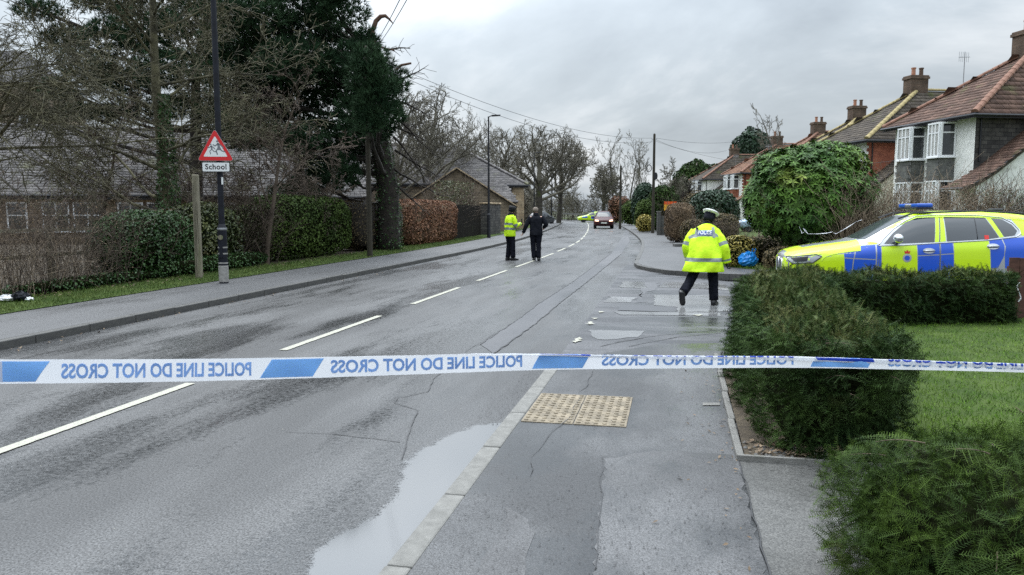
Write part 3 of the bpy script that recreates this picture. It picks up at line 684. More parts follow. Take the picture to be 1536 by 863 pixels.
for a, c in [(90, 377), (492, 782), (898, 1190), (1330, 1600)]:
    ua, uc = u_of_px(a), u_of_px(c)
    uv = [(ua + (x1 - x)/(x1-x0)*(uc-ua), .0145 + (y-y0)/(y1-y0)*.048) for x, y, _ in tvs]
    for wf in words_:
        used = sorted({i for f in wf for i in f}); ix = {v: k for k, v in enumerate(used)}; wuv = [uv[i] for i in used]; wff = [tuple(ix[i] for i in f) for f in wf]
        tape_map(None, wff, wuv, .0007, 'lettering', M['tape_back'], tape)
        tape_map(None, wff, wuv, -.0007, 'lettering', M['tape_front'], tape)
for a, c in [(-45, 55), (392, 468), (800, 872), (1217, 1302), (1625, 1720)]:
    ua, uc = u_of_px(a), u_of_px(c); sk_ = .030
    q4 = [(ua - sk_*.2, .006), (uc - sk_*.2, .006), (uc + sk_*1.1, .069), (ua + sk_*1.1, .069)]
    if ua - sk_ < 0: q4 = [(max(0, s), t) for s, t in q4]
    tape_map(None, [(0, 1, 2, 3)], q4, .0006, 'blue_block', M['tape_backb'], tape)
    tape_map(None, [(0, 1, 2, 3)], q4, -.0006, 'blue_block', M['tape_front'], tape)

# ================================================================== LEFT STREET FURNITURE
def up(o, b, *a): return b
# tall lamp column with the school sign
lp = W(336, 425, .105)
lam = thing('lamp_column', 'tall black lamp column carrying the triangular school sign', 'lamp post', tuple(lp))
b = MB(); b.lathe([(.095, 0), (.095, 1.15), (.088, 1.2), (.062, 1.26), (.058, 5.0), (.045, 8.0)], 16); b.build('pole', M['navy'], lam, smooth=False)
b = MB(); b.lathe([(.098, .03), (.101, .06), (.101, .36), (.097, .38)], 16); b.build('bare_band', M['grey_band'], lam)
b = MB(); b.box(-.035, -.108, .55, .035, -.09, .82); b.build('door', M['navy'], lam)
b = MB(); b.lathe([(.1, 1.13), (.104, 1.14), (.104, 1.17), (.1, 1.18)], 16); b.build('collar', M['grey_metal'], lam)
b = MB(); b.rings([[(.052*math.cos(t), -.098, .98+.052*math.sin(t)) for t in [2*math.pi*k/14 for k in range(14)]], [(.052*math.cos(t), -.103, .98+.052*math.sin(t)) for t in [2*math.pi*k/14 for k in range(14)]]]); b.build('round_sticker', M['wood_grey'], lam)
b = MB(); b.tube([(0, 0, 7.95), (.15, 0, 8.05), (.5, 0, 8.1)], .025, 8); b.build('bracket', M['navy'], lam)
b = MB(); b.box(.45, -.1, 8.06, .95, .1, 8.14); b.build('lantern', M['black'], lam, bevel=.02)
b = MB()
for zz in (.42, .62, .75): b.lathe([(.0965, zz), (.0985, zz), (.0985, zz+.03), (.0965, zz+.03)], 16)
b.build('banding', M['grey_band'], lam)
# school sign: warning triangle and plate
M['sign_red'] = mat('sign_red', (.62, .015, .02), .35); M['sign_white'] = mat('sign_white', (.74, .76, .76), .35); M['sign_black'] = mat('sign_black', (.012, .012, .014), .4); M['sign_grey'] = mat('sign_faded_figure', (.16, .17, .19), .5)
def signface(name, lab, cat, loc, rz):
    return thing(name, lab, cat, loc, rz)
D_ = lp.y
zc_ = lambda y: EYE + (316 - y) * D_ / 1150 * 1.0
sg = thing('school_warning_sign', 'red bordered triangular sign with two running children above a School plate', 'road sign', (lp.x - .03, lp.y - .12, 0), R(4))
def rtri(cx, cz, w_, h_, y, rr=.045):       # rounded triangle outline
    pts = []; c3 = [(cx - w_/2, cz), (cx + w_/2, cz), (cx, cz + h_)]
    for i in range(3):
        p = Vector(c3[i]); a = (Vector(c3[i-1]) - p).normalized(); b_ = (Vector(c3[(i+1) % 3]) - p).normalized()
        for k in range(6):
            t = k/5; q1 = p + a*rr*1.6*(1-t)**2 + b_*rr*1.6*t**2; pts.append((q1.x, y, q1.y))
    return pts
ztb = DP(332, 242, D_).z; ztt = DP(332, 194, D_).z; tw_ = 53/1150*D_
def plate(name, outline, th, m, parent):
    b = MB(); n = len(outline); b.rings([outline, [(x, y-th, z) for x, y, z in outline]]); return b.build(name, m, parent)
plate('backing', rtri(0, ztb, tw_, ztt-ztb, .012), .016, M['grey_metal'], sg)
plate('red_border', rtri(0, ztb+.006, tw_-.02, ztt-ztb-.016, -.004), .002, M['sign_red'], sg)
plate('white_panel', rtri(0, ztb+.085, tw_*.66, (ztt-ztb)*.645, -.006, .02), .002, M['sign_white'], sg)
def limb(b, pts, w0):
    for i in range(len(pts)-1):
        a, c = Vector(pts[i]), Vector(pts[i+1]); d = (c-a).normalized(); n_ = Vector((-d.y, d.x))*w0/2
        b.add([(a.x-n_.x, -.0095, a.y-n_.y), (a.x+n_.x, -.0095, a.y+n_.y), (c.x+n_.x, -.0095, c.y+n_.y), (c.x-n_.x, -.0095, c.y-n_.y)], [(0, 1, 2, 3)])
def figure(cx, cz, s, f, skirt, name):
    b = MB(); th = [2*math.pi*k/12 for k in range(12)]
    b.add([(cx+f*.10*s + .085*s*math.cos(t), -.0095, cz+1.02*s+.085*s*math.sin(t)) for t in th], [tuple(range(12))])
    L_ = lambda *pp: limb(b, [(cx+f*x*s, cz+z*s) for x, z in pp], .085*s)
    limb(b, [(cx+f*.06*s, cz+.9*s), (cx-f*.02*s, cz+.5*s)], .17*s)
    L_((.0, .5), (.22, .32), (.12, .0)); L_((-.02, .5), (-.2, .3), (-.48, .22)); L_((.05, .86), (.28, .66), (.44, .78)); L_((.05, .86), (-.2, .68), (-.34, .5))
    if skirt: b.add([(cx-.06*s, -.0097, cz+.62*s), (cx+.10*s, -.0097, cz+.62*s), (cx+.2*s, -.0097, cz+.36*s), (cx-.2*s, -.0097, cz+.36*s)], [(0, 1, 2, 3)])
    return b.build(name, M['sign_grey'], sg)
figure(-.07, ztb+.135, .20, -1, False, 'boy_figure'); figure(.075, ztb+.125, .27, -1, True, 'girl_figure')
pz0, pz1 = DP(332, 258.5, D_).z, DP(332, 244, D_).z; pw_ = 40/1150*D_
def rrect(cx, z0, z1, wd, y, rr):
    pts = []
    for sx, zz, a0 in ((-1, z0, 180), (1, z0, 270), (1, z1, 0), (-1, z1, 90)):
        for k in range(5):
            t = R(a0 + 90*k/4); x = cx + sx*(wd/2-rr); z = zz + (rr if zz == z0 else -rr)
            pts.append((x+rr*math.cos(t), y, z+rr*math.sin(t)))
    return pts
pl = thing('school_plate', 'white rectangular plate reading School below the triangle', 'road sign', (lp.x - .03, lp.y - .12, 0), R(4))
plate('backing', rrect(0, pz0-.004, pz1+.004, pw_+.01, .012, .03), .016, M['sign_black'], pl)
plate('white_panel', rrect(0, pz0+.010, pz1-.010, pw_-.02, -.004, .02), .002, M['sign_white'], pl)
stm = text_mesh('School', .155, .0035, 1.06)
for v in stm.vertices: v.co = (v.co.x*1.0, -.0075, v.co.y + (pz0+pz1)/2)
stm.materials.append(M['sign_black']); link('lettering', stm, pl)
for pr_, zz in ((sg, ztb+.12), (pl, (pz0+pz1)/2)):
    b = MB(); b.lathe([(.064, zz-.02), (.068, zz-.02), (.068, zz+.02), (.064, zz+.02)], 12, 0, (.03, .12, 0)); b.box(.0, .01, zz-.012, .06, .06, zz+.012); b.build('clamp', M['grey_metal'], pr_)
b = MB(); b.box(.0, -.078, 0, .035, -.06, .15); o = b.build('stuck_notice', M['sign_white'], None, loc=(lp.x+.05, lp.y+.01, DP(332, 277, D_).z)); tag(o, 'small white notice stuck on the lamp column under the school plate', 'notice')
# weathered wooden post
wp = P(-10.55, 15.55, .11)
o_ = thing('wooden_post', 'weathered grey wooden post standing in the grass left of the school sign', 'post', tuple(wp))
hpost = DP(293, 262, wp.y).z - .11
b = MB(); b.rings([[(sx*.065*k, sy*.065*k, z) for sx, sy in ((-1, -1), (1, -1), (1, 1), (-1, 1))] for k, z in ((1.02, -.1), (1, .4), (.97, hpost-.03), (.8, hpost))]); b.build('shaft', M['wood_grey'], o_, bevel=.01)
b = MB()
for k, x in enumerate((-.03, .0, .035)): b.box(x-.002, -.069, .2+.3*k, x+.002, -.063, hpost-.2-.2*k)
b.build('split', M['wood_dark'], o_)
# lamp post by the stone wall and others further off
def lamp(q, off, h, arm, label, base=.105, n='street_lamp'):
    o = thing(n, label, 'lamp post', tuple(PC(off, q, base)), 0, 'street lamps along the left footway')
    b = MB(); b.lathe([(.10, 0), (.10, 1.3), (.065, 1.4), (.055, h*.6), (.04, h)], 12); b.build('pole', M['black'], o)
    b = MB(); b.tube([(0, 0, h-.04), (arm*.5, 0, h+.03), (arm, 0, h+.05)], .03, 6); b.build('arm', M['black'], o)
    b = MB(); b.rings([[(arm-.08, -.09, h+.0), (arm-.08, .09, h+.0), (arm-.08, .09, h+.09), (arm-.08, -.09, h+.09)], [(arm+.42, -.11, h+.03), (arm+.42, .11, h+.03), (arm+.42, .11, h+.10), (arm+.42, -.11, h+.10)]]); b.build('lantern', M['black'], o, bevel=.015)
    return o
lamp(42.2, -5.15, 6.75, .25, 'black street lamp standing beside the dark boarded fence')
lamp(69.7, -5.0, 6.75, .25, 'street lamp behind the man in black at the stone building corner')
lamp(96, -4.6, 6.7, .25, 'most distant thin street lamp beyond the tilted dark car')
# telegraph poles and wires
def tpole(loc, h, label, kit=True, m='wood_brown', r=.115):
    o = thing('telegraph_pole', label, 'telegraph pole', tuple(loc), 0, 'wooden telegraph poles')
    b = MB(); b.lathe([(r, -.1), (r*.95, 1), (r*.7, h), (r*.3, h+.06)], 12); b.build('shaft', M[m], o)
    b = MB()
    for sx in (-1, 1): b.tube([(0, 0, h-.35), (sx*.16, 0, h-.35), (sx*.16, 0, h-.24)], .018, 6)
    b.build('insulator_bracket', M['grey_metal'], o)
    if kit:
        b = MB()
        n = 18; b.tube([(.18*math.cos(2*math.pi*k/n) - .34, -.05, h*.66 + .22*math.sin(2*math.pi*k/n)) for k in range(n+1)], .028, 5, caps=False); b.build('cable_coil', M['wire'], o)
        b = MB(); b.rings([[(.12+.13*math.cos(t), y, h*.58+.26*math.sin(t)) for t in [2*math.pi*k/12 for k in range(12)]] for y in (-.12, .10)]); b.build('joint_box', M['black'], o, bevel=.01)
    return o
tp1 = W(555, 386, .105); tpole(tp1, 6.8, 'old wooden telegraph pole in front of the clipped hedge and pine', False, r=.095)
b = MB()
for zz in (1.0, 1.15): b.box(-.10, -.125, zz, -.02, -.115, zz+.07)
tp2 = W(979, 350, .10); h2 = DP(981, 204, tp2.y).z; tpole(tp2, h2, 'tall telegraph pole with coiled cable on the right pavement')
tp3 = W(930, 342, .10); h3 = DP(930, 251, tp3.y).z; tpole(tp3, h3, 'thinner telegraph pole further along behind the oncoming car', False, r=.12)
def wire(a, b_, sag, label, r=.012):
    a, b_ = Vector(a), Vector(b_); mb = MB(); n = 24
    mb.tube([tuple(a.lerp(b_, i/n) - a - Vector((0, 0, sag*4*(i/n)*(1-i/n)))) for i in range(n+1)], r, 4, caps=False)
    o = mb.build('overhead_wire', M['wire'], None, loc=tuple(a)); tag(o, label, 'cable', 'overhead telephone wires'); return o
t1 = tp1 + Vector((0, 0, 6.6)); t2 = Vector((tp2.x, tp2.y, h2-.15)); t3 = Vector((tp3.x, tp3.y, h3-.15))
def nearwire(dx, lab):
    far_ = t1 + Vector((dx*.01, 0, 0)); near_ = DP(628+dx*1.6, -60, 9.0); wire(far_, near_, .15, lab, .007)
nearwire(0, 'left one of two steep wires rising over the pine tree top'); nearwire(9, 'right one of two steep wires rising over the pine tree top')
wire(t1, t2 + Vector((-.15, 0, 0)), .75, 'upper long wire sagging between pine and right telegraph pole', .009)
wire(t1 - Vector((0, 0, .2)), t2 + Vector((-.1, 0, -.25)), .9, 'lower long wire sagging between pine and right telegraph pole', .009)
wire(t2 + Vector((.15, 0, 0)), DP(1108, 212, 70), .25, 'wire from the right telegraph pole to the far chimney', .009)
wire(t2 + Vector((.1, 0, -.1)), DP(1090, 226, 70), .5, 'lower wire from the right telegraph pole to the far roofs', .009)
wire(t2 + Vector((.1, 0, -.2)), DP(1350, 240, 40), .9, 'wire from the right telegraph pole towards the nearer houses', .008)
wire(t2, t3, .1, 'short wire between the two right telegraph poles', .009)
# ================================================================== BARE TREES
class Tree:
    def __init__(s, seed): s.r = random.Random(seed); s.g = {}; s.tips = []
    def poly(s, pts, rad, n):
        s.g.setdefault((len(pts), n), []).append((pts, rad))
    def limb(s, p, d, L, r0, lev, par):
        rr = s.r; k = par['seg'][lev]; pts = [p.copy()]; rad = [r0]; d = d.normalized()
        r1 = r0 * par['taper'][lev]; step = L / k
        for i in range(k):
            d = (d + Vector((rr.gauss(0, 1), rr.gauss(0, 1), rr.gauss(0, 1))) * par['wig'][lev] + Vector((0, 0, par['up'][lev]))).normalized()
            p = p + d * step; pts.append(p.copy()); rad.append(r0 + (r1 - r0) * (i+1)/k)
        s.poly(pts, rad, par['sides'][lev])
        if lev + 1 >= len(par['n']) + 0:
            s.tips.append((pts[-1], d)); return
        n = par['n'][lev]
        for j in range(n):
            t = par['from'][lev] + (1 - par['from'][lev]) * ((j + rr.random()) / n); x = t * k; i = min(int(x), k-1); f = x - i
            bp = pts[i].lerp(pts[i+1], f); br = rad[i] + (rad[i+1]-rad[i])*f
            ax = (pts[i+1]-pts[i]).normalized(); a1 = ax.cross(Vector((rr.gauss(0, 1), rr.gauss(0, 1), rr.gauss(0, 1)))).normalized()
            if par.get('fwd') and lev == 0: a1 = (a1 + Vector(par['fwd'])).normalized()
            ang = R(rr.uniform(*par['ang'][lev])); nd = ax*math.cos(ang) + a1*math.sin(ang)
            nl = L * rr.uniform(*par['len'][lev]) * (1 - .45*t if lev == 0 and par.get('cone', True) else 1 - .25*t)
            s.limb(bp, nd, nl, min(br*.85, br*par['rr'][lev]*rr.uniform(.8, 1.15)), lev+1, par)
        if par.get('lead', True): s.limb(pts[-1], d, L*par['len'][lev][0]*.9, rad[-1]*.95, lev+1, par)
    def nm(s, rmin=.003):
        k = NM()
        for (m, n), L in s.g.items():
            Pn = np.array([[tuple(q) for q in a] for a, _ in L]); Rn = np.maximum(np.array([r for _, r in L]), rmin)
            T = np.empty_like(Pn); T[:, 1:-1] = Pn[:, 2:] - Pn[:, :-2]; T[:, 0] = Pn[:, 1]-Pn[:, 0]; T[:, -1] = Pn[:, -1]-Pn[:, -2]; T = unit(T)
            ref = np.where(np.abs(T[:, :1, 2:3]) < .9, np.array([0, 0, 1.0]), np.array([1.0, 0, 0])); ref = np.broadcast_to(ref, T.shape)
            A = unit(np.cross(T, ref)); B = np.cross(A, T)
            th = 2*np.pi*np.arange(n)/n
            V = Pn[:, :, None] + (A[:, :, None]*np.cos(th)[None, None, :, None] + B[:, :, None]*np.sin(th)[None, None, :, None])*Rn[:, :, None, None]
            i, j = np.meshgrid(np.arange(m-1), np.arange(n), indexing='ij'); j2 = (j+1) % n
            F = np.stack([i*n+j, i*n+j2, (i+1)*n+j2, (i+1)*n+j], -1).reshape(-1, 4)
            F = (F[None] + (np.arange(len(L))*m*n)[:, None, None]).reshape(-1, 4)
            k.add(V.reshape(-1, 3), F)
        return k
def bare(name, seed, loc, h, r, par, label, bm='bark', tm='bark', cat='tree', group=None, rmin=.004, split=True, rz=0, trunk_d=(0, 0, 1)):
    o = thing(name, label, cat, tuple(loc), rz, group)
    t = Tree(seed); t.limb(Vector((0, 0, -.1)), Vector(trunk_d), h, r, 0, par)
    # first level is the trunk, the rest the crown
    key = [k for k in t.g if t.g[k] and t.g[k][0][1][0] >= r*.99]
    tr = Tree(0); first = None
    for k in list(t.g):
        for it in t.g[k]:
            if first is None or it[1][0] > first[1][1][0]: first = (k, it)
    t.g[first[0]].remove(first[1])
    if not t.g[first[0]]: del t.g[first[0]]
    tr.g = {first[0]: [first[1]]}
    tr.nm().build('trunk', M[bm], o, smooth=True); c = t.nm(rmin).build('crown', M[tm], o)
    return o, t
PAR = dict(seg=[7, 6, 5, 4, 3], taper=[.45, .3, .3, .35, .5], wig=[.06, .13, .17, .2, .2], up=[.02, .06, .05, .04, .03], sides=[9, 6, 4, 3, 3],
           n=[11, 8, 7, 6], **{'from': [.3, .2, .15, .1]}, ang=[(38, 70), (30, 62), (30, 60), (28, 60)], len=[(.5, .7), (.42, .62), (.4, .6), (.4, .62)], rr=[.42, .5, .55, .6])
def par(**k): d = dict(PAR); d.update(k); return d

# -- bare tree with ivied trunk behind the bushes, left
pv = PC(-9.6, 18.5, .1); pv = DP(256, 375, 20.5); pv.z = .1
pt1 = par(n=[18, 8, 6, 5, 0], ang=[(50, 88), (30, 65), (30, 65), (30, 60)], up=[.0, .02, .02, .0, .0], wig=[.025, .12, .18, .22, .22], rr=[.36, .5, .55, .6], len=[(.42, .6), (.42, .6), (.42, .6), (.4, .62)], **{'from': [.16, .15, .1, .1]})
tr1, tt1 = bare('bare_tree', 11, pv, 8.2, .17, pt1, 'bare grey tree with an ivy clad trunk behind the bushes left of the school sign', bm='bark_moss', tm='bark_moss', rmin=.0085)
# -- mossy tree reaching in from the left edge
pt2 = par(n=[14, 7, 6, 5, 0], fwd=(1.1, -.15, -.12), up=[.02, -.01, -.01, .0, .0], ang=[(50, 80), (25, 60), (30, 60), (30, 60)], len=[(.65, .95), (.45, .65), (.4, .6), (.4, .6)], wig=[.05, .11, .17, .2, .22], rr=[.4, .5, .55, .6])
pe = DP(-70, 400, 18.6); pe.z = .1
bare('mossy_bare_tree', 23, pe, 6.6, .18, pt2, 'spreading mossy bare tree whose drooping branches reach in from the left edge', bm='bark_moss', tm='bark_moss', rmin=.006)
# -- low bare shrub trees in front of the school
pt3 = par(n=[8, 6, 6, 4, 0], ang=[(30, 75), (30, 60), (30, 60), (30, 60)], up=[.02, .03, .0, .0, 0], len=[(.6, .9), (.45, .6), (.4, .6), (.4, .6)], **{'from': [.05, .1, .1, .1]})
for k, (px, Y, h, lab) in enumerate([(150, 22, 3.0, 'low bare shrub tree in front of the school roof, nearest the left edge'), (400, 22, 3.4, 'bare brown twiggy tree right of the school sign above the clipped hedge'), (320, 24.5, 2.8, 'bare twiggy shrub tree behind the school sign'), (475, 27, 2.7, 'low bare shrub tree under the pine, above the clipped hedge')]):
    p_ = DP(px, 400, Y); p_.z = .1; bare('bare_shrub_tree', 31+k, p_, h, .08, pt3, lab, bm='stem_dark', tm='stem_dark', rmin=.008)
# -- trees further off
pto = par(n=[11, 6, 6, 4, 0], seg=[5, 6, 4, 3, 2], taper=[.7, .25, .3, .35, .5], wig=[.04, .10, .15, .2, .2], up=[.03, .02, .02, .02, .01], len=[(1.2, 1.7), (.36, .52), (.42, .6), (.4, .6)], ang=[(15, 72), (25, 60), (30, 60), (28, 58)], rr=[.48, .5, .6, .65], **{'from': [.5, .25, .15, .1]}, cone=False)
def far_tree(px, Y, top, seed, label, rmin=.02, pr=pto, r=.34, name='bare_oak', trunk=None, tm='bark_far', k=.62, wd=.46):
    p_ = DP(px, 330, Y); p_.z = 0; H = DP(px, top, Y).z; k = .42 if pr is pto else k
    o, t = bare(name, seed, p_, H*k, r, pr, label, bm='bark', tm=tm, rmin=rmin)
    if pr is pto:                             # old oaks: limbs end on a dome, so the crown closes in a rounded outline
        cr = [c for c in o.children if c.name.startswith('crown')][0].data; n = len(cr.vertices); co = np.empty(n*3); cr.vertices.foreach_get('co', co); co = co.reshape(-1, 3)
        c0 = np.array([0, 0, H*.55]); rad = np.array([H*wd, H*wd, H*.45]); d = (co-c0)/rad; L_ = np.linalg.norm(d, axis=1); k2_ = np.where(L_ > .8, (.8 + .2*np.tanh((L_-.8)/.45))/np.maximum(L_, 1e-6), 1); k2_ = np.where(co[:, 2] < H*.2, 1, k2_)
        cr.vertices.foreach_set('co', (c0 + (co-c0)*k2_[:, None]).ravel()); cr.update()
    return o, t
far_tree(808, 80, 172, 41, 'large rounded bare tree over the road beyond the stone building', .022, r=.42, k=.60)
far_tree(752, 84, 180, 42, 'bare tree directly behind the stone building roof corner', .022, k=.60)
far_tree(838, 96, 185, 43, 'bare tree just right of the largest rounded tree', .026, k=.60)
far_tree(646, 64, 112, 44, 'fine twigged bare tree rising behind the stone building ridge', .020, k=.60)
far_tree(596, 52, 120, 52, 'dark bare tree between the pine and the stone building ridge', .018, k=.56, r=.25)
far_tree(905, 128, 240, 45, 'small rounded bare tree in the distance above the oncoming car', .042, r=.3, k=.60)
pop = par(n=[9, 4, 3, 3, 0], ang=[(18, 34), (20, 40), (22, 45), (25, 50)], up=[.0, .1, .08, .05, .03], len=[(.4, .6), (.4, .55), (.4, .55), (.4, .5)], rr=[.4, .5, .6, .7])
for k, (px, Y, top, lab) in enumerate([(924, 96, 216, 'slender upright bare tree, tallest beyond the oncoming car'), (944, 92, 218, 'second slender upright bare tree left of the coiled cable pole'), (961, 88, 228, 'slender bare tree closest to the coiled cable pole')]):
    far_tree(px, Y, top, 61+k, lab, .015, pop, .12, 'slender_bare_tree', k=.8)
far_tree(1012, 74, 232, 71, 'thin bare tree between the coiled cable pole and the white houses', .018, par(n=[8, 6, 5, 4, 0], up=[.02, .06, .04, .03, .02]), .2, 'thin_bare_tree', k=.62)
far_tree(1034, 60, 262, 72, 'dark bare bushy tree in front of the far white houses', .018, par(n=[9, 6, 5, 4, 0], **{'from': [.1, .1, .1, .1]}), .2, 'thin_bare_tree', k=.55, tm='bark_dark')
far_tree(1165, 76, 168, 73, 'bare upright tree between the far chimneys', .016, pop, .18, 'slender_bare_tree', k=.75)
# mass of distant trees closing the road
k_ = Tree(5)
prf = par(n=[8, 7, 6], seg=[5, 4, 3, 3], sides=[4, 3, 3, 3], taper=[.5, .4, .4, .5], up=[.02, .08, .06, .03], len=[(.5, .8), (.45, .6), (.45, .6)])
proto = []
for sd_ in (81, 82, 83):
    t = Tree(sd_); t.limb(Vector((0, 0, 0)), Vector((0, 0, 1)), 5.0, .14, 0, prf); proto.append(t.nm(.05))
wood = NM()
for i in range(44):
    k = proto[i % 3]; a = random.uniform(0, 6.28); s_ = random.uniform(.55, 1.05)
    px = random.uniform(700, 860) if i % 3 else random.uniform(640, 1080); Y = random.uniform(125, 190) if 838 < px < 960 else random.uniform(92, 150)
    if 870 < px < 900: s_ *= .6
    x = (px-768)/1150*Y; c, s2 = math.cos(a)*s_, math.sin(a)*s_
    Rm = np.array([[c, -s2, 0], [s2, c, 0], [0, 0, s_]])
    for V, F in zip(k.V, k.F): pass
    V = np.concatenate(k.V) @ Rm.T + [x, Y, 0]; F = np.concatenate(k.F); wood.add(V, F)
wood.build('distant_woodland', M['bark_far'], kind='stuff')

# ================================================================== LEAFY MASSES
lf = [(0, -.5, 0), (.34, -.05, .10), (0, .55, 0), (-.34, -.05, .10)]; lff = [(0, 1, 2), (0, 2, 3)]
def sell(n, rx, ry, rz_, e=3.0, shell=.25, lump=.16, seed=1, zlo=-.98):
    """points near the surface of a lumpy superellipsoid, with outward directions"""
    r = np.random.default_rng(seed); d = unit(r.normal(size=(n*2, 3))*[1, 1, 1.0])
    # even spread over boxy shapes: weight by faces
    q = (np.abs(d)**e).sum(1)**(-1/e); p = d*q[:, None]
    p = p[p[:, 2] > zlo][:n]; nn = unit(np.sign(p)*np.abs(p)**(e-1)/np.array([rx, ry, rz_]))
    ph = r.uniform(0, 6.28, 8); fr = r.normal(size=(8, 3))*2.4/max(.6, min(rx, ry, rz_))**.4
    P3 = p*[rx, ry, rz_]; lump_ = sum(np.sin(P3 @ fr[i] + ph[i]) for i in range(8))/8
    dep = 1 - shell*r.random(len(p))**1.6 + lump*lump_
    return P3*dep[:, None], nn
def leaves(k, pts, nn, size, tv=lf, tf=lff, tilt=.7, droop=0):
    n = len(pts); nrm = unit(nn + rng.normal(size=(n, 3))*tilt); yd = np.cross(nrm, rng.normal(size=(n, 3))) + np.array([0, 0, -droop])
    k.scatter(tv, tf, pts, aim(yd, nrm), size*rng.uniform(.65, 1.25, n))
def hull(parent, rx, ry, rz_, m='yew_core', e=3.0, c=(0, 0, 0), rz=0, k=.86, name='light_block_core'):  # added solid core that blocks light and stands in for inner shade
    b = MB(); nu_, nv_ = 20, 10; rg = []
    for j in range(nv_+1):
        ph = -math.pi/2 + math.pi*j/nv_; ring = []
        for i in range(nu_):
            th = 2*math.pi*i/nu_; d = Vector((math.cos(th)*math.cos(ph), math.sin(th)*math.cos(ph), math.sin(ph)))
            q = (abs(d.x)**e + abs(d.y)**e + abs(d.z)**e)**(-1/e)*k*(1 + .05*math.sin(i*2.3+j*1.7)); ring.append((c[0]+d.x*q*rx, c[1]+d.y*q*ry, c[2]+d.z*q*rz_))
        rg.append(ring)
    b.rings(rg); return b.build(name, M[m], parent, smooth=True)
def bush(name, label, loc, rx, ry, h, m, n, size, cat='bush', e=2.4, rz=0, core='yew_core', lump=.26, shell=.4, seed=1, tilt=.7, group=None, stems=0, tv=lf, tf=lff, zc=.5, k=.84, stemm='stem_dark', droop=0):
    o = thing(name, label, cat, tuple(loc), rz, group); rz_ = h*(1-zc) if zc > .5 else h/2; zc_m = h - rz_
    p, nn = sell(n, rx, ry, rz_, e, shell, lump, seed); p = p + [0, 0, zc_m]
    kk = p[:, 2] > .01; p, nn = p[kk], nn[kk]
    K = NM(); leaves(K, p, nn, size, tv, tf, tilt, droop); K.build('foliage', M[m], o)
    hull(o, rx, ry, rz_, core, e, (0, 0, zc_m), k=k)
    if stems:
        t = Tree(seed+5); r = t.r
        for i in range(stems):
            a = r.uniform(0, 6.28); d = Vector((math.cos(a)*.5*rx/h, math.sin(a)*.5*ry/h, 1)); t.limb(Vector((math.cos(a)*rx*r.random()*.7, math.sin(a)*ry*r.random()*.7, 0)), d, h*r.uniform(.85, 1.15), .012+.004*h, 2, PAR)
        t.nm(.004).build('branch', M[stemm], o)
    return o
def twigbush(name, label, loc, rx, ry, h, m, n, seed, rad=.007, leaf=None, nleaf=0, lsize=.04, cat='hedge', lev=2, up=.35, group=None, core=None, rz=0, arch=0.0):
    o = thing(name, label, cat, tuple(loc), rz, group); t = Tree(seed); r = t.r
    pr = par(n=[0, 0, 5, 3], up=[0, 0, up*.12, .02 - arch, -arch], wig=[0, 0, .10, .16, .2], len=[(1, 1), (1, 1), (.35, .6), (.35, .6)], sides=[3]*5, lead=False, seg=[4, 4, 5, 3, 3])
    for i in range(n):
        x, y = r.uniform(-rx, rx), r.uniform(-ry, ry); d = Vector((r.gauss(0, .22), r.gauss(0, .22), 1))
        t.limb(Vector((x, y, 0)), d, h*r.uniform(.65, 1.05), rad*r.uniform(.8, 1.5), lev, pr)
    t.nm(rad*.5).build('stems', M[m], o)
    if leaf:
        p = np.stack([rng.uniform(-rx, rx, nleaf), rng.uniform(-ry, ry, nleaf), h*rng.random(nleaf)**.8*.95], 1); K = NM()
        leaves(K, p, unit(rng.normal(size=(nleaf, 3))), lsize, tilt=1.0); K.build('leaves', M[leaf], o)
    if core: hull(o, rx, ry, h/2, core, 6, (0, 0, h/2), k=.72)
    return o
# ---- yew: a twig with two ranks of needles
def spray(nl, w=.0028, L=.024, tri=False, ln=.13):
    v = []; f = []; r = random.Random(4)
    def q(a, b_, wd, nrm=(0, 0, 1)):
        a, b_ = Vector(a), Vector(b_); s = (b_-a).cross(Vector(nrm)).normalized()*wd/2; i = len(v)
        if tri: v.extend([a-s, a+s, b_]); f.append((i, i+1, i+2))
        else: v.extend([a-s*.8, a+s*.8, b_+s*.45, b_-s*.45]); f.append((i, i+1, i+2, i+3))
    for i in range(nl):
        y = ln*(.06+.94*i/nl); z = -.25*y*y/ln + .0
        s = L*(1 - .45*(i/nl)**2)*r.uniform(.85, 1.1)
        for sg_ in (-1, 1): q((0, y, z), (sg_*s*.86, y+s*.42, z + r.uniform(.0, .35)*s), w)
    b_ = len(v)
    if tri: q((0, 0, 0), (0, ln, -.25*ln), w*1.6, (0, 0, 1))
    else: q((0, 0, 0), (0, ln, -.25*ln), w*1.3)
    return [tuple(x) for x in v], f
SPN, SPNF = spray(11, .0034); SPM, SPMF = spray(7, .006, .028, True, .11); SPF, SPFF = spray(4, .013, .045, True, .14)
def outdir(nn, upw=.35, jit=.5): return unit(nn + np.array([0, 0, upw]) + rng.normal(size=nn.shape)*jit)
# near yew bush, bottom right
nb = thing('yew_bush', 'large dark green yew bush in the bottom right corner with loose spiky shoots', 'bush', (2.52, 3.12, -.02))
pn, nnn = sell(9000, 1.12, .62, .36, 3.4, .16, .12, 3, -1.0); pn += [0, 0, .31]
kk = (pn[:, 2] > .02) & ((pn[:, 1] < .25) | (pn[:, 2] > .35)); pn, nnn = pn[kk], nnn[kk]
yd = outdir(nnn, .0, .7); nr = unit(nnn + rng.normal(size=nnn.shape)*.5)
K = NM(); K.scatter(SPN, SPNF, pn - yd*.05, aim(yd, nr), rng.uniform(.48, .95, len(pn))); K.build('foliage', M['yew_near'], nb)
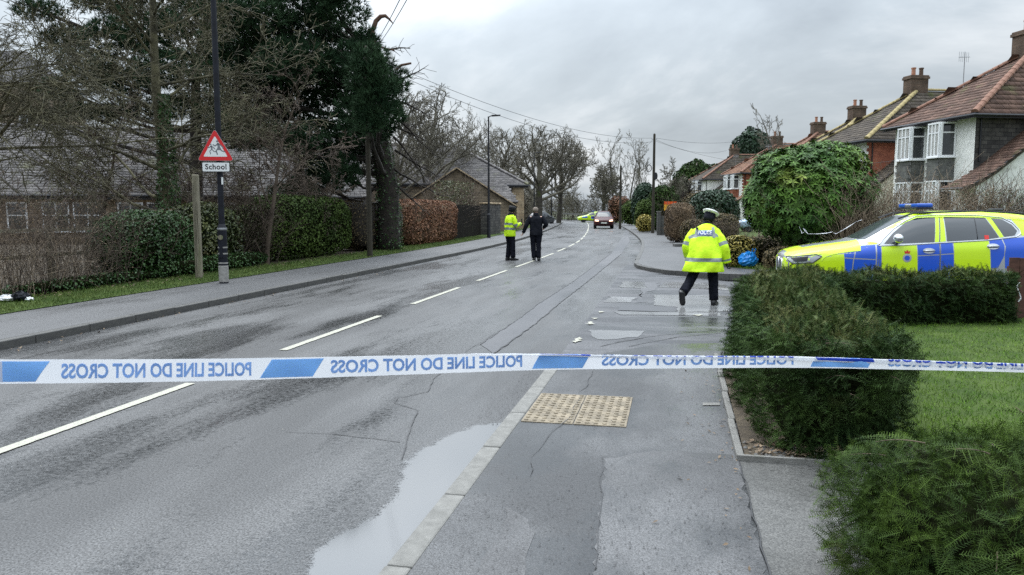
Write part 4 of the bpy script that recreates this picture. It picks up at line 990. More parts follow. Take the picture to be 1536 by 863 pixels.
# long leading shoots that break the outline
def shoot(parent, a, d, L, n, seed, droop=.4, m='yew_near'):
    r = random.Random(seed); p = Vector(a); d = Vector(d).normalized(); pts = [p.copy()]; K = NM(); pos = []; dirs = []
    for i in range(n):
        d = (d + Vector((r.gauss(0, .05), r.gauss(0, .05), -droop/n))).normalized(); p = p + d*L/n; pts.append(p.copy())
        side = d.cross(Vector((0, 0, 1))).normalized()
        for sg_ in (-1, 1):
            pos.append(tuple(p)); dirs.append(tuple((d*.75 + side*sg_*r.uniform(.7, 1.1) + Vector((0, 0, r.uniform(-.15, .15)))).normalized()))
    pos.append(tuple(p)); dirs.append(tuple(d))
    nn_ = np.tile([0, 0, 1.0], (len(pos), 1)) + rng.normal(size=(len(pos), 3))*.15
    sc_ = np.array([.5 + .7*math.sin(math.pi*min(1, (i//2+1)/(n+1)*.9+.1)) for i in range(len(pos))])
    K.scatter(SPN, SPNF, pos, aim(np.array(dirs), nn_), sc_); K.build('shoot_needles', M[m], parent)
    b = MB(); b.tube(pts, [.0035*(1-.6*i/len(pts)) for i in range(len(pts))], 5); b.build('shoot', M['twig'], parent)
for i, (a, d, L) in enumerate([((-.75, .15, .90), (-.9, .1, .22), .42), ((-.55, .0, .90), (-.8, -.2, .35), .34), ((-.2, .2, .93), (.5, .1, .45), .32), ((.15, -.1, .93), (.8, -.3, .3), .34), ((-1.0, -.45, .22), (-.9, -.3, .35), .24), ((.5, .1, .94), (.6, .1, .5), .24), ((-.9, .2, .8), (-.9, .2, .15), .30), ((.8, -.3, .85), (.5, -.8, .3), .3), ((-.4, -.45, .8), (-.5, -.9, .2), .3), ((.1, -.5, .72), (.3, -.9, .1), .34), ((-.8, -.45, .6), (-.5, -.8, .1), .28), ((.35, -.5, .5), (.4, -.9, .0), .3), ((-.1, .3, .92), (-.3, .4, .5), .3)]):
    shoot(nb, (a[0]*.95, a[1], a[2]*.73), d, L*.5, 6, 50+i)
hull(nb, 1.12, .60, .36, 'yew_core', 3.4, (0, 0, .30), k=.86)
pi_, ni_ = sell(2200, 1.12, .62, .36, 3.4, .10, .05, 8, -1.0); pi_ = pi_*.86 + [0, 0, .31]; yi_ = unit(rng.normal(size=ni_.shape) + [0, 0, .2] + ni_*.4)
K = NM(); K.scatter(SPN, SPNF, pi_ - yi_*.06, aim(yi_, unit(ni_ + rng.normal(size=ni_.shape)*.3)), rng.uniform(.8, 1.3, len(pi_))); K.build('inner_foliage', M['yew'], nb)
t = Tree(9)
for i in range(26): t.limb(Vector((random.uniform(-.42, .42), random.uniform(-.2, .2), 0)), Vector((random.gauss(0, .5), random.gauss(0, .4), 1)), random.uniform(.5, .68), .012, 3, PAR)
t.nm(.002).build('branch', M['twig'], nb)
# clipped yew hedge: an arm along the footway and an arm along the side road
hy = thing('yew_hedge', 'clipped dark yew hedge bending round the lawn in front of the police car', 'hedge', tuple(P(1.1, 8.5, .04)))
ho = Vector(hy.location)
def hedgepts(path, wd, h, n, seed, lump=.05, zbase=0.0):
    """points on top, both sides and ends of a hedge swept along a path; rounded shoulders"""
    r = np.random.default_rng(seed); pa_ = np.array([tuple(p)[:2] for p in path]); sg = np.linalg.norm(np.diff(pa_, axis=0), axis=1); cum = np.concatenate([[0], np.cumsum(sg)])
    u = r.uniform(-wd*.45, cum[-1] + wd*.45, n); cap_ = r.random(n) < .17; sc9 = r.random(n); sgn9 = np.where(r.random(n) < .7, -1.0, 1.0)
    u = np.where(cap_, np.where(sgn9 < 0, -np.sqrt(1-sc9**2)*wd*.5, cum[-1] + np.sqrt(1-sc9**2)*wd*.5), u); uc = np.clip(u, 0, cum[-1]); x = np.interp(uc, cum, pa_[:, 0]); y = np.interp(uc, cum, pa_[:, 1])
    dx_ = np.interp(np.clip(uc+.05, 0, cum[-1]), cum, pa_[:, 0]) - np.interp(np.clip(uc-.05, 0, cum[-1]), cum, pa_[:, 0])
    dy_ = np.interp(np.clip(uc+.05, 0, cum[-1]), cum, pa_[:, 1]) - np.interp(np.clip(uc-.05, 0, cum[-1]), cum, pa_[:, 1])
    T = unit(np.stack([dx_, dy_], 1)); S = np.stack([T[:, 1], -T[:, 0]], 1)
    over = (u - uc)/(wd*.5)                     # end caps
    a = r.uniform(0, 1, n); per = 2*h + wd; s = a*per
    lat = np.where(s < h, -1.0, np.where(s > h+wd, 1.0, (s-h)/wd*2-1)); ver = np.where(s < h, s/h, np.where(s > h+wd, (per-s)/h, 1.0))
    ver = np.where(cap_, r.random(n), ver); lat = np.where(cap_, np.where(r.random(n) < .5, -1.0, 1.0), lat)
    shrink = np.sqrt(np.clip(1 - over**2, 0, 1)); inner = 1 - .30*r.random(n)**1.5
    lat2 = lat*np.where(ver > .8, 1-.22*((ver-.8)/.2)**2, 1)*inner; ver2 = ver*(1 - .06*(np.abs(lat) > .85)*(ver > .97))*np.where(np.abs(lat) < 1, inner**.5, 1)
    z = ver2*h; hx = x + T[:, 0]*over*wd*.5 + S[:, 0]*lat2*wd*.5*shrink; hy_ = y + T[:, 1]*over*wd*.5 + S[:, 1]*lat2*wd*.5*shrink
    wob = lump*(np.sin(hx*5.1+z*3+seed)+np.sin(hy_*6.3-z*4)+np.sin(hx*11+hy_*9+z*7)*.6)
    hn = np.stack([S[:, 0]*lat*(np.abs(lat) > .99) + T[:, 0]*over*1.2, S[:, 1]*lat*(np.abs(lat) > .99) + T[:, 1]*over*1.2, (np.abs(lat) < .99)*(1-np.abs(over))*1.0 + .05], 1); hn = unit(hn)
    Pp = np.stack([hx, hy_, z+zbase], 1) + hn*wob[:, None]
    return Pp, hn
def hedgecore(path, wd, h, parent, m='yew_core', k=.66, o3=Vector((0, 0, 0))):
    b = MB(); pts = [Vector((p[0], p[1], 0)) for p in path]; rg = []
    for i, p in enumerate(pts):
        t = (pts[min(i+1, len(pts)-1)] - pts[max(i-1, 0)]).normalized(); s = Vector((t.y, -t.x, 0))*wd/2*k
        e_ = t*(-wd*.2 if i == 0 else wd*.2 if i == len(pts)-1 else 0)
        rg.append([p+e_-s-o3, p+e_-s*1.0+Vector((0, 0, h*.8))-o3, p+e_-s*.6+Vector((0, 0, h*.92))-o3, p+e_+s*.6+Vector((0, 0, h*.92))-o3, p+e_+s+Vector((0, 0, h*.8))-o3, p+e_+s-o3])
    b.rings(rg); return b.build('light_block_core', M[m], parent)  # solid core added inside the hedge to stop light passing through
HA = [P(1.12, 5.6), P(1.12, 7), P(1.15, 8.5), P(1.27, 9.5), Vector((3.72, 10.2, 0))]
HB = [Vector((4.05, 10.75, 0)), Vector((4.6, 11.0, 0)), Vector((5.5, 11.0, 0)), Vector((6.9, 11.1, 0))]
HP = [tuple(p)[:2] for p in HA] + [tuple(p)[:2] for p in HB]
def yewarm(path, wd, h, n, seed, tv, tf, s0, s1, dens_top=.22):
    pp, hn = hedgepts(path, wd, h, n, seed); pp = pp - np.array([ho.x, ho.y, 0])
    yd_ = outdir(hn, .05, .55); topk = (hn[:, 2] > .6) & (rng.random(len(pp)) < .75)
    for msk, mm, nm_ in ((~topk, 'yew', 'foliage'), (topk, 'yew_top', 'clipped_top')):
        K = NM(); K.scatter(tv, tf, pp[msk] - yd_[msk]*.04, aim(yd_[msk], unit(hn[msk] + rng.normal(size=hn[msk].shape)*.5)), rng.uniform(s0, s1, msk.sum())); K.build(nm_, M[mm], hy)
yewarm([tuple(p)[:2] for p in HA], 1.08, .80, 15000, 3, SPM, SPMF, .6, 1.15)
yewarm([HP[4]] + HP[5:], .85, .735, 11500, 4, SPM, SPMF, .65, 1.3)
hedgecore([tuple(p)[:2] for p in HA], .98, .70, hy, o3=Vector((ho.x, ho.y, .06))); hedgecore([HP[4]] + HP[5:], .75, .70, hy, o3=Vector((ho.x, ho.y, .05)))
for i in range(5):
    a = P(random.uniform(.6, 1.6), random.uniform(5.05, 5.4), 0) - ho
    shoot(hy, (a.x, a.y, random.uniform(.3, .8)), (random.gauss(.2, .5), -.8, random.uniform(.0, .5)), random.uniform(.14, .22), 5, 90+i, m='yew')
# red-brown board gate end at the hedge's far end
rb = thing('brown_board_fence', 'red-brown boarded fence at the right end of the back hedge', 'fence', (7.35, 11.3, .03))
for i in range(9):
    b = MB(); b.box(i*.155, 0, 0, i*.155+.147, .02, .92 + random.uniform(-.01, .01)); b.build('board', M['rustboard'], rb)
for zz in (.22, .72):
    b = MB(); b.box(0, .021, zz, 1.4, .06, zz+.08); b.build('rail', M['rustboard'], rb)
b = MB(); b.tube([(.16+.03*math.sin(i*.5), -.03-.01*math.sin(i), .28+.022*i) for i in range(14)], .009, 5); o = b.build('white_tape_scrap', M['white'], None, loc=(7.32, 11.28, .03)); tag(o, 'curled white scrap hanging on the red-brown boards', 'tape')
# ---- left side, nearest first
bq = lambda off, q, z=.11: PC(off, q, z)
twigbush('bramble_thicket', 'tangle of dry brown stems at the left edge below the wooden rail', bq(-7.35, 10.7), .7, 3.7, 1.85, 'stem_dark', 460, 201, .0048, 'brown_hedge', 5200, .03, rz=-RA, arch=.12, cat='thicket')
twigbush('dead_weeds', 'pale dry stalks standing at the left edge of the thicket', bq(-6.9, 9.6), .25, 2.2, 1.35, 'stem', 60, 202, .005, rz=-RA, arch=.05, cat='thicket')
twigbush('dead_weeds', 'pale dry stalks leaning over the dark ivy halfway along the thicket', bq(-6.95, 12.3), .2, 1.4, 1.35, 'stem', 30, 203, .0045, rz=-RA, arch=.03, cat='thicket')
bush('low_ivy', 'low ivy creeping along the grass edge below the thicket', bq(-7.0, 13.4), .3, 2.2, .24, 'ivy', 2200, .055, e=3.5, rz=-RA, seed=5, cat='ivy')
bush('ivy_bank', 'dense glossy ivy bank left of the weathered wooden post', bq(-7.5, 15.7), .75, 1.5, 1.5, 'ivy', 14000, .062, e=3.4, rz=-RA, seed=6, lump=.2, cat='ivy', stems=10)
bush('mottled_shrub', 'mottled green and brown shrub behind the wooden post and sign column', bq(-7.75, 18.1), .85, 1.35, 1.75, 'holly', 12000, .065, e=3.0, rz=-RA, seed=7, lump=.22, stems=16)
bush('low_ivy', 'low dark ivy at the foot of the sign column', bq(-6.95, 17.4), .35, 2.6, .42, 'ivy', 4600, .055, e=3.5, rz=-RA, seed=8, cat='ivy')
twigbush('twiggy_hedge', 'dark brown twiggy hedge between the sign column and the clipped green hedge', bq(-7.8, 20.0), .8, 1.0, 1.8, 'stem_dark', 260, 205, .006, 'holly', 3500, .05, rz=-RA, core='yew_core')
bush('clipped_green_hedge', 'tall clipped green hedge behind the footway, left of the telegraph pole', bq(-7.75, 23.7), .95, 3.1, 1.98, 'privet', 24000, .075, e=3.8, rz=-RA, seed=9, lump=.14, shell=.2, cat='hedge', k=.9)
bush('dark_bare_hedge', 'dark leafless clipped hedge directly behind the telegraph pole', bq(-7.6, 29.4), .9, 2.5, 1.9, 'rusty', 9000, .05, e=6.0, rz=-RA, seed=10, lump=.05, shell=.12, cat='hedge', core='bark_dark', k=.93, tilt=1.2, stems=90, stemm='stem_dark')
bush('beech_hedge', 'copper brown beech hedge still holding its dry leaves', bq(-7.15, 35.2), .9, 3.9, 2.02, 'beech', 24000, .105, e=6.0, rz=-RA, seed=11, lump=.05, shell=.14, cat='hedge', core='brown_hedge', k=.92)
bush('ivy_mound', 'ivy clump over the end of the beech hedge by the big trunk', bq(-7.6, 31.6), .6, .8, 2.1, 'ivy', 4200, .09, seed=12, cat='ivy')
# dark boarded fence and stone pier
df = thing('boarded_fence', 'dark mossy boarded fence between beech hedge and stone building', 'fence', tuple(bq(-6.55, 39.4)), math.atan2(PC(-6.4, 46).y-PC(-6.4, 39.4).y, PC(-6.4, 46).x-PC(-6.4, 39.4).x))
for i in range(44):
    b = MB(); b.box(i*.18, -.01, 0, i*.18+.172, .012, 1.85 + random.uniform(-.015, .015)); b.build('board', M['wood_dark'], df)
for zz in (.3, 1.5):
    b = MB(); b.box(0, .013, zz, 7.9, .06, zz+.09); b.build('rail', M['wood_dark'], df)
gp = thing('stone_pier', 'short stone wall pier at the end of the dark boarded fence', 'wall', tuple(bq(-6.3, 47.6)), -RA); b = MB(); b.box(-.3, 0, 0, .3, 3.2, 1.95); b.build('wall', M['stone_dk'], gp); b = MB(); b.box(-.36, -.05, 1.95, .36, 3.25, 2.05); b.build('coping', M['stone_lt'], gp, bevel=.03)
twigbush('climber', 'straggling bare climber over the dark fence in front of the stone gable', bq(-7.4, 43.5, .2), .5, 3.0, 3.3, 'stem_dark', 110, 207, .011, 'holly', 2600, .1, rz=-RA, cat='climber')
# post and rail fence in the thicket, left
pf = thing('rail_fence', 'low weathered wooden rail fence half hidden in the thicket', 'fence', tuple(bq(-7.8, 8)), 0)
f0 = Vector(pf.location); 
for i in range(4):
    a = bq(-7.8, 8+2.6*i) - f0; b = MB(); b.box(a.x-.05, a.y-.05, 0, a.x+.05, a.y+.05, 1.25); b.build('post', M['wood_grey'], pf)
for zz in (1.12, .62):
    a = bq(-7.72, 7) - f0; c = bq(-7.72, 16.2) - f0; b = MB(); b.obox((a.x, a.y, zz), (c.x-a.x, c.y-a.y, 0), (.02, -.03, 0), (0, 0, .07)); b.build('rail', M['wood_grey'], pf)
# ivy climbing the bare tree's trunk
iv = []; inn = []
for i in range(3600):
    z = 4.6*random.random()**1.3; rr_ = (.34 - .045*z)*random.uniform(.8, 1.25); a = random.uniform(0, 6.28); iv.append((rr_*math.cos(a), rr_*math.sin(a), z)); inn.append((math.cos(a), math.sin(a), .1))
K = NM(); leaves(K, np.array(iv), np.array(inn), .075); K.build('ivy', M['ivy'], tr1)
# littered bag on the verge, left edge
lg = W(22, 452, .12); b = MB(); r = random.Random(8)
def crumple(name, m, loc, rx, ry, rz_, seed, parent=None, amt=.28, n=18, mv=9):
    r = random.Random(seed); rg = []; b = MB()
    for j in range(mv+1):
        ph = math.pi*j/mv; rg.append([(rx*math.sin(ph)*math.cos(2*math.pi*i/n)*(1+r.uniform(-amt, amt)), ry*math.sin(ph)*math.sin(2*math.pi*i/n)*(1+r.uniform(-amt, amt)), max(0, rz_*(1-math.cos(ph))*.5*(1+r.uniform(-amt, amt)*.6))) for i in range(n)])
    b.rings(rg); return b.build(name, m, parent, loc=loc)
lit = thing('plastic_litter', 'crumpled white and dark blue plastic litter lying on the grass at the left edge', 'litter', tuple(lg)); 
crumple('white_bag', M['white'], (-.12, 0, 0), .18, .13, .10, 3, lit, .35); crumple('blue_sleeve', M['navy'], (.10, .02, 0), .14, .1, .15, 4, lit, .4); crumple('white_corner', M['white'], (.25, 0, 0), .07, .06, .07, 5, lit, .3)

# ================================================================== PINES
tv = []; tf = []; r = random.Random(2)
for i in range(13):
    a = r.uniform(0, 6.28); el = r.uniform(.25, 1.25); d = Vector((math.cos(a)*math.cos(el), math.sin(a)*math.cos(el), math.sin(el))); L_ = r.uniform(.8, 1.1)
    s = d.cross(Vector((r.gauss(0, 1), r.gauss(0, 1), r.gauss(0, 1)))).normalized()*.085; j = len(tv); tv += [tuple(-s*.6), tuple(s*.6), tuple(d*L_)]; tf.append((j, j+1, j+2))
def pine(label, loc, H, r0, clumps, seed, npc=230, trunk=None, tuft=.22, m='pine', lean=None):
    o = thing('pine_tree', label, 'pine tree', tuple(loc)); rr = random.Random(seed)
    tp = trunk or [(0, 0, -.1), (0, 0, H*.35), (.1, 0, H*.7), (.15, .1, H)]
    b = MB(); fine = []
    for i in range(len(tp)-1):
        for k in range(4): fine.append(Vector(tp[i]).lerp(Vector(tp[i+1]), k/4))
    fine.append(Vector(tp[-1])); n = len(fine)
    b.tube([p + Vector((rr.gauss(0, .02), rr.gauss(0, .02), 0)) for p in fine], [r0*(1.15-.62*i/n) for i in range(n)], 10); b.build('trunk', M['bark_dark'], o, smooth=True)
    t = Tree(seed); K = NM(); pos = []; nn_ = []
    for (cx, cy, cz, rx, ry, rz_) in clumps:
        # limb from trunk to clump
        base = min(fine, key=lambda p: abs(p.z - (cz - .25*math.hypot(cx-p.x, cy-p.y)))); c = Vector((cx, cy, cz)); pts = [base.lerp(c, i/6) + Vector((rr.gauss(0, .05), rr.gauss(0, .05), -.25*math.sin(math.pi*i/6))) for i in range(7)]
        L_ = (c-base).length; t.poly(pts, [max(.03, .05*L_**.5)*(1-.7*i/6) for i in range(7)], 5)
        for k in range(7):
            e_ = c + Vector((rr.uniform(-1, 1)*rx, rr.uniform(-1, 1)*ry, rr.uniform(-.6, 1)*rz_)); q = pts[rr.randint(3, 6)]; t.poly([q.lerp(e_, i/3)+Vector((0, 0, rr.gauss(0, .03))) for i in range(4)], [.03, .022, .016, .009], 3)
        n_ = int(npc*rx*rz_*1.4)
        p, nn = sell(n_, rx, ry, rz_, 2.0, .65, .3, rr.randint(0, 9999)); pos.append(p + [cx, cy, cz]); nn_.append(nn)
    t.nm(.008).build('limbs', M['bark_dark'], o); pos = np.concatenate(pos); nn_ = np.concatenate(nn_)
    K.scatter(tv, tf, pos, frames(unit(nn_*.5 + [0, 0, .75] + rng.normal(size=nn_.shape)*.35)), tuft*rng.uniform(.7, 1.3, len(pos))); K.build('crown', M[m], o)
    return o
def clump_px(base, lst):
    out_ = []
    for px, py, Y, wpx, hpx in lst:
        c = DP(px, py, Y); s = Y/1150; out_.append((c.x-base.x, c.y-base.y, c.z-base.z, wpx*s/2, wpx*s/2.2, hpx*s/2))
    return out_
pb = DP(584, 400, 30.0); pb.z = .1
rr = random.Random(77); L1 = []
for px, py, wv, hv in [(500, 20, 90, 60), (440, 15, 110, 70), (380, 25, 110, 70), (505, 75, 110, 60), (450, 90, 120, 70), (390, 95, 120, 70), (545, 95, 80, 60), (575, 120, 70, 50), (560, 150, 90, 60), (505, 140, 110, 60), (440, 155, 120, 60), (385, 160, 110, 60), (585, 175, 50, 50), (545, 195, 80, 50), (500, 195, 80, 60), (450, 205, 90, 45), (525, 225, 60, 60), (505, 260, 60, 60), (470, 270, 70, 50), (440, 285, 70, 40), (415, 60, 80, 60), (470, 45, 70, 60), (545, 60, 40, 40), (480, -30, 120, 60), (400, -30, 120, 60), (345, 60, 90, 60), (350, 130, 90, 50), (530, 165, 60, 40), (420, 120, 110, 60), (480, 110, 110, 60), (360, 190, 90, 40), (410, 210, 90, 36), (350, 20, 90, 60), (475, 235, 80, 40)]:
    L1.append((px + rr.uniform(-6, 6), py + rr.uniform(-5, 5), 30 + rr.uniform(-2.2, 1.6), wv*1.05, hv*.95))
trk = [(0, 0, -.1), (-.02, 0, 2.4), (-.35, 0, 4.6), (-.5, .1, 6.2), (-.75, .1, 7.8)]
for px, py, wv, hv in [(553, 118, 60, 60), (560, 160, 60, 55), (550, 185, 55, 50), (572, 135, 50, 45), (548, 92, 50, 45)]: L1.append((px, py, 24.3, wv, hv))
p1 = pine('large dark blue-green pine with a broken top, filling the sky right of the lamp column', pb, 8, .40, clump_px(pb, L1), 5, trunk=trk, npc=400, tuft=.25)
st = DP(558, 66, 30.0) - pb
b = MB(); iv2 = []; in2 = []
for i in range(2600):
    z = 6.5*random.random(); k9 = min(range(len(trk)-1), key=lambda j: 0 if trk[j][2] <= z <= trk[j+1][2] else 9); f9 = (z-trk[k9][2])/(trk[k9+1][2]-trk[k9][2]); a = random.uniform(0, 6.28); r9 = (.46-.03*z)*random.uniform(.9, 1.3); iv2.append((trk[k9][0]+(trk[k9+1][0]-trk[k9][0])*f9+r9*math.cos(a), r9*math.sin(a), z)); in2.append((math.cos(a), math.sin(a), .1))
K = NM(); leaves(K, np.array(iv2), np.array(in2), .085); K.build('ivy', M['ivy'], p1)
b = MB(); b.tube([(-.75, .1, 7.7), (st.x, st.y, st.z-.3), (st.x-.02, st.y, st.z+.55)], [.2, .16, .145], 9); b.build('broken_top', M['bark_red'], p1)
def pxl(px, py): v = DP(px, py, 30.0) - pb; return (v.x, v.y, v.z)
b = MB(); b.tube([pxl(560, 44), pxl(564, 32), pxl(571, 25), pxl(578, 24), pxl(584, 29), pxl(590, 36)], [.10, .095, .085, .07, .04, .015], 7)
b.build('curved_stub', M['bark_red'], p1)
b = MB(); b.tube([pxl(594, 105), pxl(602, 98), pxl(612, 96), pxl(617, 95)], [.06, .05, .045, .04], 6); b.tube([pxl(560, 66), pxl(575, 72), pxl(592, 76)], [.05, .035, .02], 6); b.build('stub', M['bark_red'], p1)
t = Tree(17)                                 # dead lower branches hanging by the trunk
for px, py, tx, ty in [(590, 205, 650, 250), (592, 225, 655, 262), (588, 250, 648, 300), (592, 190, 640, 205), (585, 235, 520, 270), (585, 255, 530, 300), (590, 270, 630, 320), (580, 205, 530, 240), (592, 120, 640, 110), (575, 75, 615, 70), (590, 150, 645, 165), (590, 175, 655, 215)]:
    a, c = Vector(pxl(px, py)), Vector(pxl(tx, ty)); t.limb(a, (c-a), (c-a).length*1.05, .05, 2, par(n=[0, 0, 9, 6], wig=[0, 0, .16, .2, .2], up=[0, 0, -.03, .0, .0], len=[(1, 1), (1, 1), (.35, .55), (.35, .6)], ang=[(0, 0), (0, 0), (30, 65), (30, 60)]))
t.nm(.008).build('dead_branches', M['bark_dark'], p1)
pb2 = DP(300, 400, 36.0); pb2.z = .1; L2 = []
for px, py, wv, hv in [(300, 30, 120, 80), (230, 40, 120, 80), (170, 60, 110, 60), (330, 90, 110, 70), (260, 110, 130, 70), (190, 120, 120, 60), (130, 100, 90, 60), (300, 160, 120, 50), (220, 165, 130, 40), (340, 180, 90, 40), (130, 165, 90, 30), (90, 60, 80, 50), (250, -20, 140, 60), (330, -30, 120, 60), (160, 0, 110, 60), (90, 130, 80, 40), (370, 210, 80, 40), (60, 20, 80, 40), (165, 172, 90, 26), (70, 172, 60, 24)]:
    L2.append((px + rr.uniform(-6, 6), py + rr.uniform(-5, 5), 36 + rr.uniform(-2, 2), wv*.9, hv*.8))
pine('dark pine behind the bare tree, left of the lamp column', pb2, 8.5, .3, clump_px(pb2, L2), 6, npc=380, tuft=.27)

# ================================================================== RIGHT SIDE PLANTS
# big evergreen shrub: drooping whorls of long leaves
wv_ = []; wf_ = []; r = random.Random(6)
for i in range(7):
    a = 2*math.pi*i/7 + r.uniform(-.3, .3); el = r.uniform(-.45, .45); d = Vector((math.cos(a)*math.cos(el), math.sin(a)*math.cos(el), math.sin(el))); s = d.cross(Vector((0, 0, 1))).normalized()*.17; j = len(wv_)
    wv_ += [(0, 0, 0), tuple(d*.45+s), tuple(d*1.05 - Vector((0, 0, .18))), tuple(d*.45-s)]; wf_ += [(j, j+1, j+2), (j, j+2, j+3)]
bl = DP(1208, 380, 20.5); bl.z = .1
big = thing('evergreen_shrub', 'large broad evergreen shrub with drooping leaves beside the police car bonnet', 'shrub', tuple(bl))
pp_ = []; nn_ = []
for (dx_, z, rx, rz_, n) in [(0, 1.95, 1.62, 1.25, 3400), (-.55, 2.6, .95, .6, 800), (.45, 2.75, 1.0, .62, 900), (1.05, 1.55, .62, .8, 600), (-1.1, 1.9, .62, .75, 600), (.2, 1.1, 1.0, .7, 800), (1.1, 2.2, .55, .5, 420), (-.2, 2.9, .7, .4, 450)]:
    p, nn = sell(n, rx, rx*.85, rz_, 2.0, .35, .25, int(rx*1000)); pp_.append(p + [dx_, 0, z]); nn_.append(nn)
pp_ = np.concatenate(pp_); nn_ = np.concatenate(nn_); K = NM()
K.scatter(wv_, wf_, pp_, frames(unit(nn_ + [0, 0, .6] + rng.normal(size=nn_.shape)*.3)), .14*rng.uniform(.6, 1.35, len(pp_))); K.build('foliage', M['laurel'], big)
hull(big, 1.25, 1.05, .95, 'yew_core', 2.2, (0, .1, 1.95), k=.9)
t = Tree(3)
for i in range(9): a = i*.7; t.limb(Vector((.15*math.cos(a), .15*math.sin(a), -.05)), Vector((math.cos(a)*.55, math.sin(a)*.4, 1)), 2.0, .05, 1, par(n=[0, 6, 4, 2]))
t.nm(.006).build('stems', M['bark_moss'], big)
# length of tape tied through the shrub
b = MB(); pts = [DP(x, y, 18.2) for x, y in [(1199, 340), (1203, 350), (1210, 346), (1205, 343), (1212, 351), (1225, 351), (1240, 350), (1248, 348), (1254, 351), (1270, 342), (1284, 333), (1293, 330)]]
fine = []
for i in range(len(pts)-1):
    for k in range(3): fine.append(pts[i].lerp(pts[i+1], k/3))
fine.append(pts[-1]); A = []; B = []
for i, p in enumerate(fine):
    wv2 = Vector((.0, .02*math.cos(i*.9), .011*(.6+.4*math.sin(i*.8)))); A.append(p-wv2); B.append(p+wv2)
b.add(A+B, [(i, i+1, len(A)+i+1, len(A)+i) for i in range(len(A)-1)]); o0 = fine[0].copy(); b.v = [(x-o0.x, y-o0.y, z-o0.z) for x, y, z in b.v]
o = b.build('tape_strand', M['tape'], None, loc=tuple(o0)); tag(o, 'loose twisted strand of police tape strung low across the big evergreen shrub', 'police tape')
# hedges and shrubs
twigbush('bare_hedge', 'pale bare clipped hedge in front of the nearest house, behind the police car roof', DP(1375, 330, 19.5) * 1 - Vector((0, 0, DP(1375, 330, 19.5).z - .08)), 2.0, .35, 2.22, 'stem', 420, 301, .008, 'rusty', 2600, .03, up=.5)
twigbush('dark_bare_hedge', 'darker leafier stretch of hedge at the right edge behind the police car', (13.2, 19.6, .08), 1.35, .4, 2.2, 'stem_dark', 330, 302, .008, 'privet', 5200, .035, up=.5)
def rb_(px, Y, z=.11): v = DP(px, 400, Y); v.z = z; return v
bush('golden_shrub', 'yellow variegated shrub just right of the officer in the white cap', rb_(1104, 21.3), .5, .5, .9, 'golden', 3200, .06, seed=31, lump=.25)
bush('russet_shrub', 'low russet green shrub above the blue bag', rb_(1140, 21.8), .62, .5, .8, 'rusty', 4200, .05, seed=32, lump=.2, stems=8)
bush('russet_shrub', 'dark low shrub under the left side of the big evergreen shrub', rb_(1178, 19.6), .55, .5, .62, 'rusty', 3200, .05, seed=33, lump=.2)
twigbush('dry_bush', 'dry brown bush in front of the pale blue car', rb_(1146, 23.5), .9, .4, .80, 'stem', 130, 303, .006, 'beech', 900, .04, cat='bush')
twigbush('dry_bush', 'dry brown bush behind the officer in the white cap', rb_(1070, 29), .8, .5, 1.15, 'stem_dark', 200, 304, .008, 'rusty', 2500, .05, cat='bush')
twigbush('garden_stake', 'bare sapling twigs beside the leaning stake', rb_(1128, 22.4), .2, .2, 1.0, 'stem', 14, 306, .006, cat='sapling')
b = MB(); b.box(-.02, -.02, 0, .02, .02, 1.55); o = b.build('garden_stake', M['wood_grey'], None, loc=tuple(rb_(1137, 22.6))); tag(o, 'thin upright wooden stake in front of the pale blue car', 'stake')
b = MB(); b.box(0, 0, 0, 1.4, .05, .07); o = b.build('low_rail', M['wood_grey'], None, loc=tuple(DP(1140, 357, 23.2))); tag(o, 'low grey timber rail between the stake and the big evergreen shrub', 'rail')
bush('conifer_dome', 'dark green domed conifer behind the officer in the white cap', rb_(1068, 44), 1.45, 1.2, 2.75, 'conifer', 9000, .14, e=2.4, seed=35, lump=.08, cat='conifer')
bush('brown_clipped_bush', 'rounded brown clipped bush beside the right pavement', rb_(1018, 38), .72, .7, 1.9, 'brown_hedge', 9000, .07, e=3.6, seed=36, lump=.06, cat='bush', core='brown_hedge', stems=20)
bush('grey_shrub', 'greyish straggly shrub right of the brown clipped bush', rb_(1040, 36), .6, .5, 1.15, 'rusty', 2600, .07, seed=37, stems=10)
bush('tall_conifer', 'tall dark conifer left of the coiled cable pole', rb_(964, 64), 1.1, 1.0, 3.9, 'conifer', 8000, .18, e=2.0, seed=38, lump=.12, cat='conifer')
bush('dark_green_bush', 'dark bushy conifer right of the coiled cable pole', rb_(991, 60), 1.3, 1.0, 3.5, 'yew', 7000, .17, seed=39, lump=.15)
bush('round_shrub', 'rounded shrub at the foot of the tall dark conifer', rb_(966, 57), .75, .7, 2.3, 'privet', 4200, .13, seed=40, core='yew_core')
bush('golden_shrub', 'small yellow-green shrub left of the coiled cable pole foot', rb_(966, 54), .6, .5, 1.2, 'golden', 2400, .10, seed=41)
bush('dark_green_bush', 'small dark shrub beside the grey gate pier', rb_(1000, 50), .55, .5, 1.2, 'yew', 2000, .1, seed=42)
for k, (px, Y, rx, h, m, lab) in enumerate([(948, 80, 1.3, 2.6, 'privet', 'green hedge bush beside the far right pavement'), (1050, 58, 1.6, 3.0, 'rusty', 'brown bush below the far white houses'), (930, 96, 1.6, 3.2, 'beech', 'rust coloured bush behind the oncoming car'), (1078, 40, 1.0, 1.4, 'rusty', 'brown bush by the far drive left of the pale car'), (1074, 52, 1.1, 1.5, 'privet', 'low green hedge below the far bay window'), (1007, 88, 2.0, 3.2, 'yew', 'dark evergreen bush far beyond the gate pier')]):
    bush('roadside_bush', lab, rb_(px, Y), rx, rx*.8, h, m, 3600, .13*Y/60, seed=50+k, stems=6)
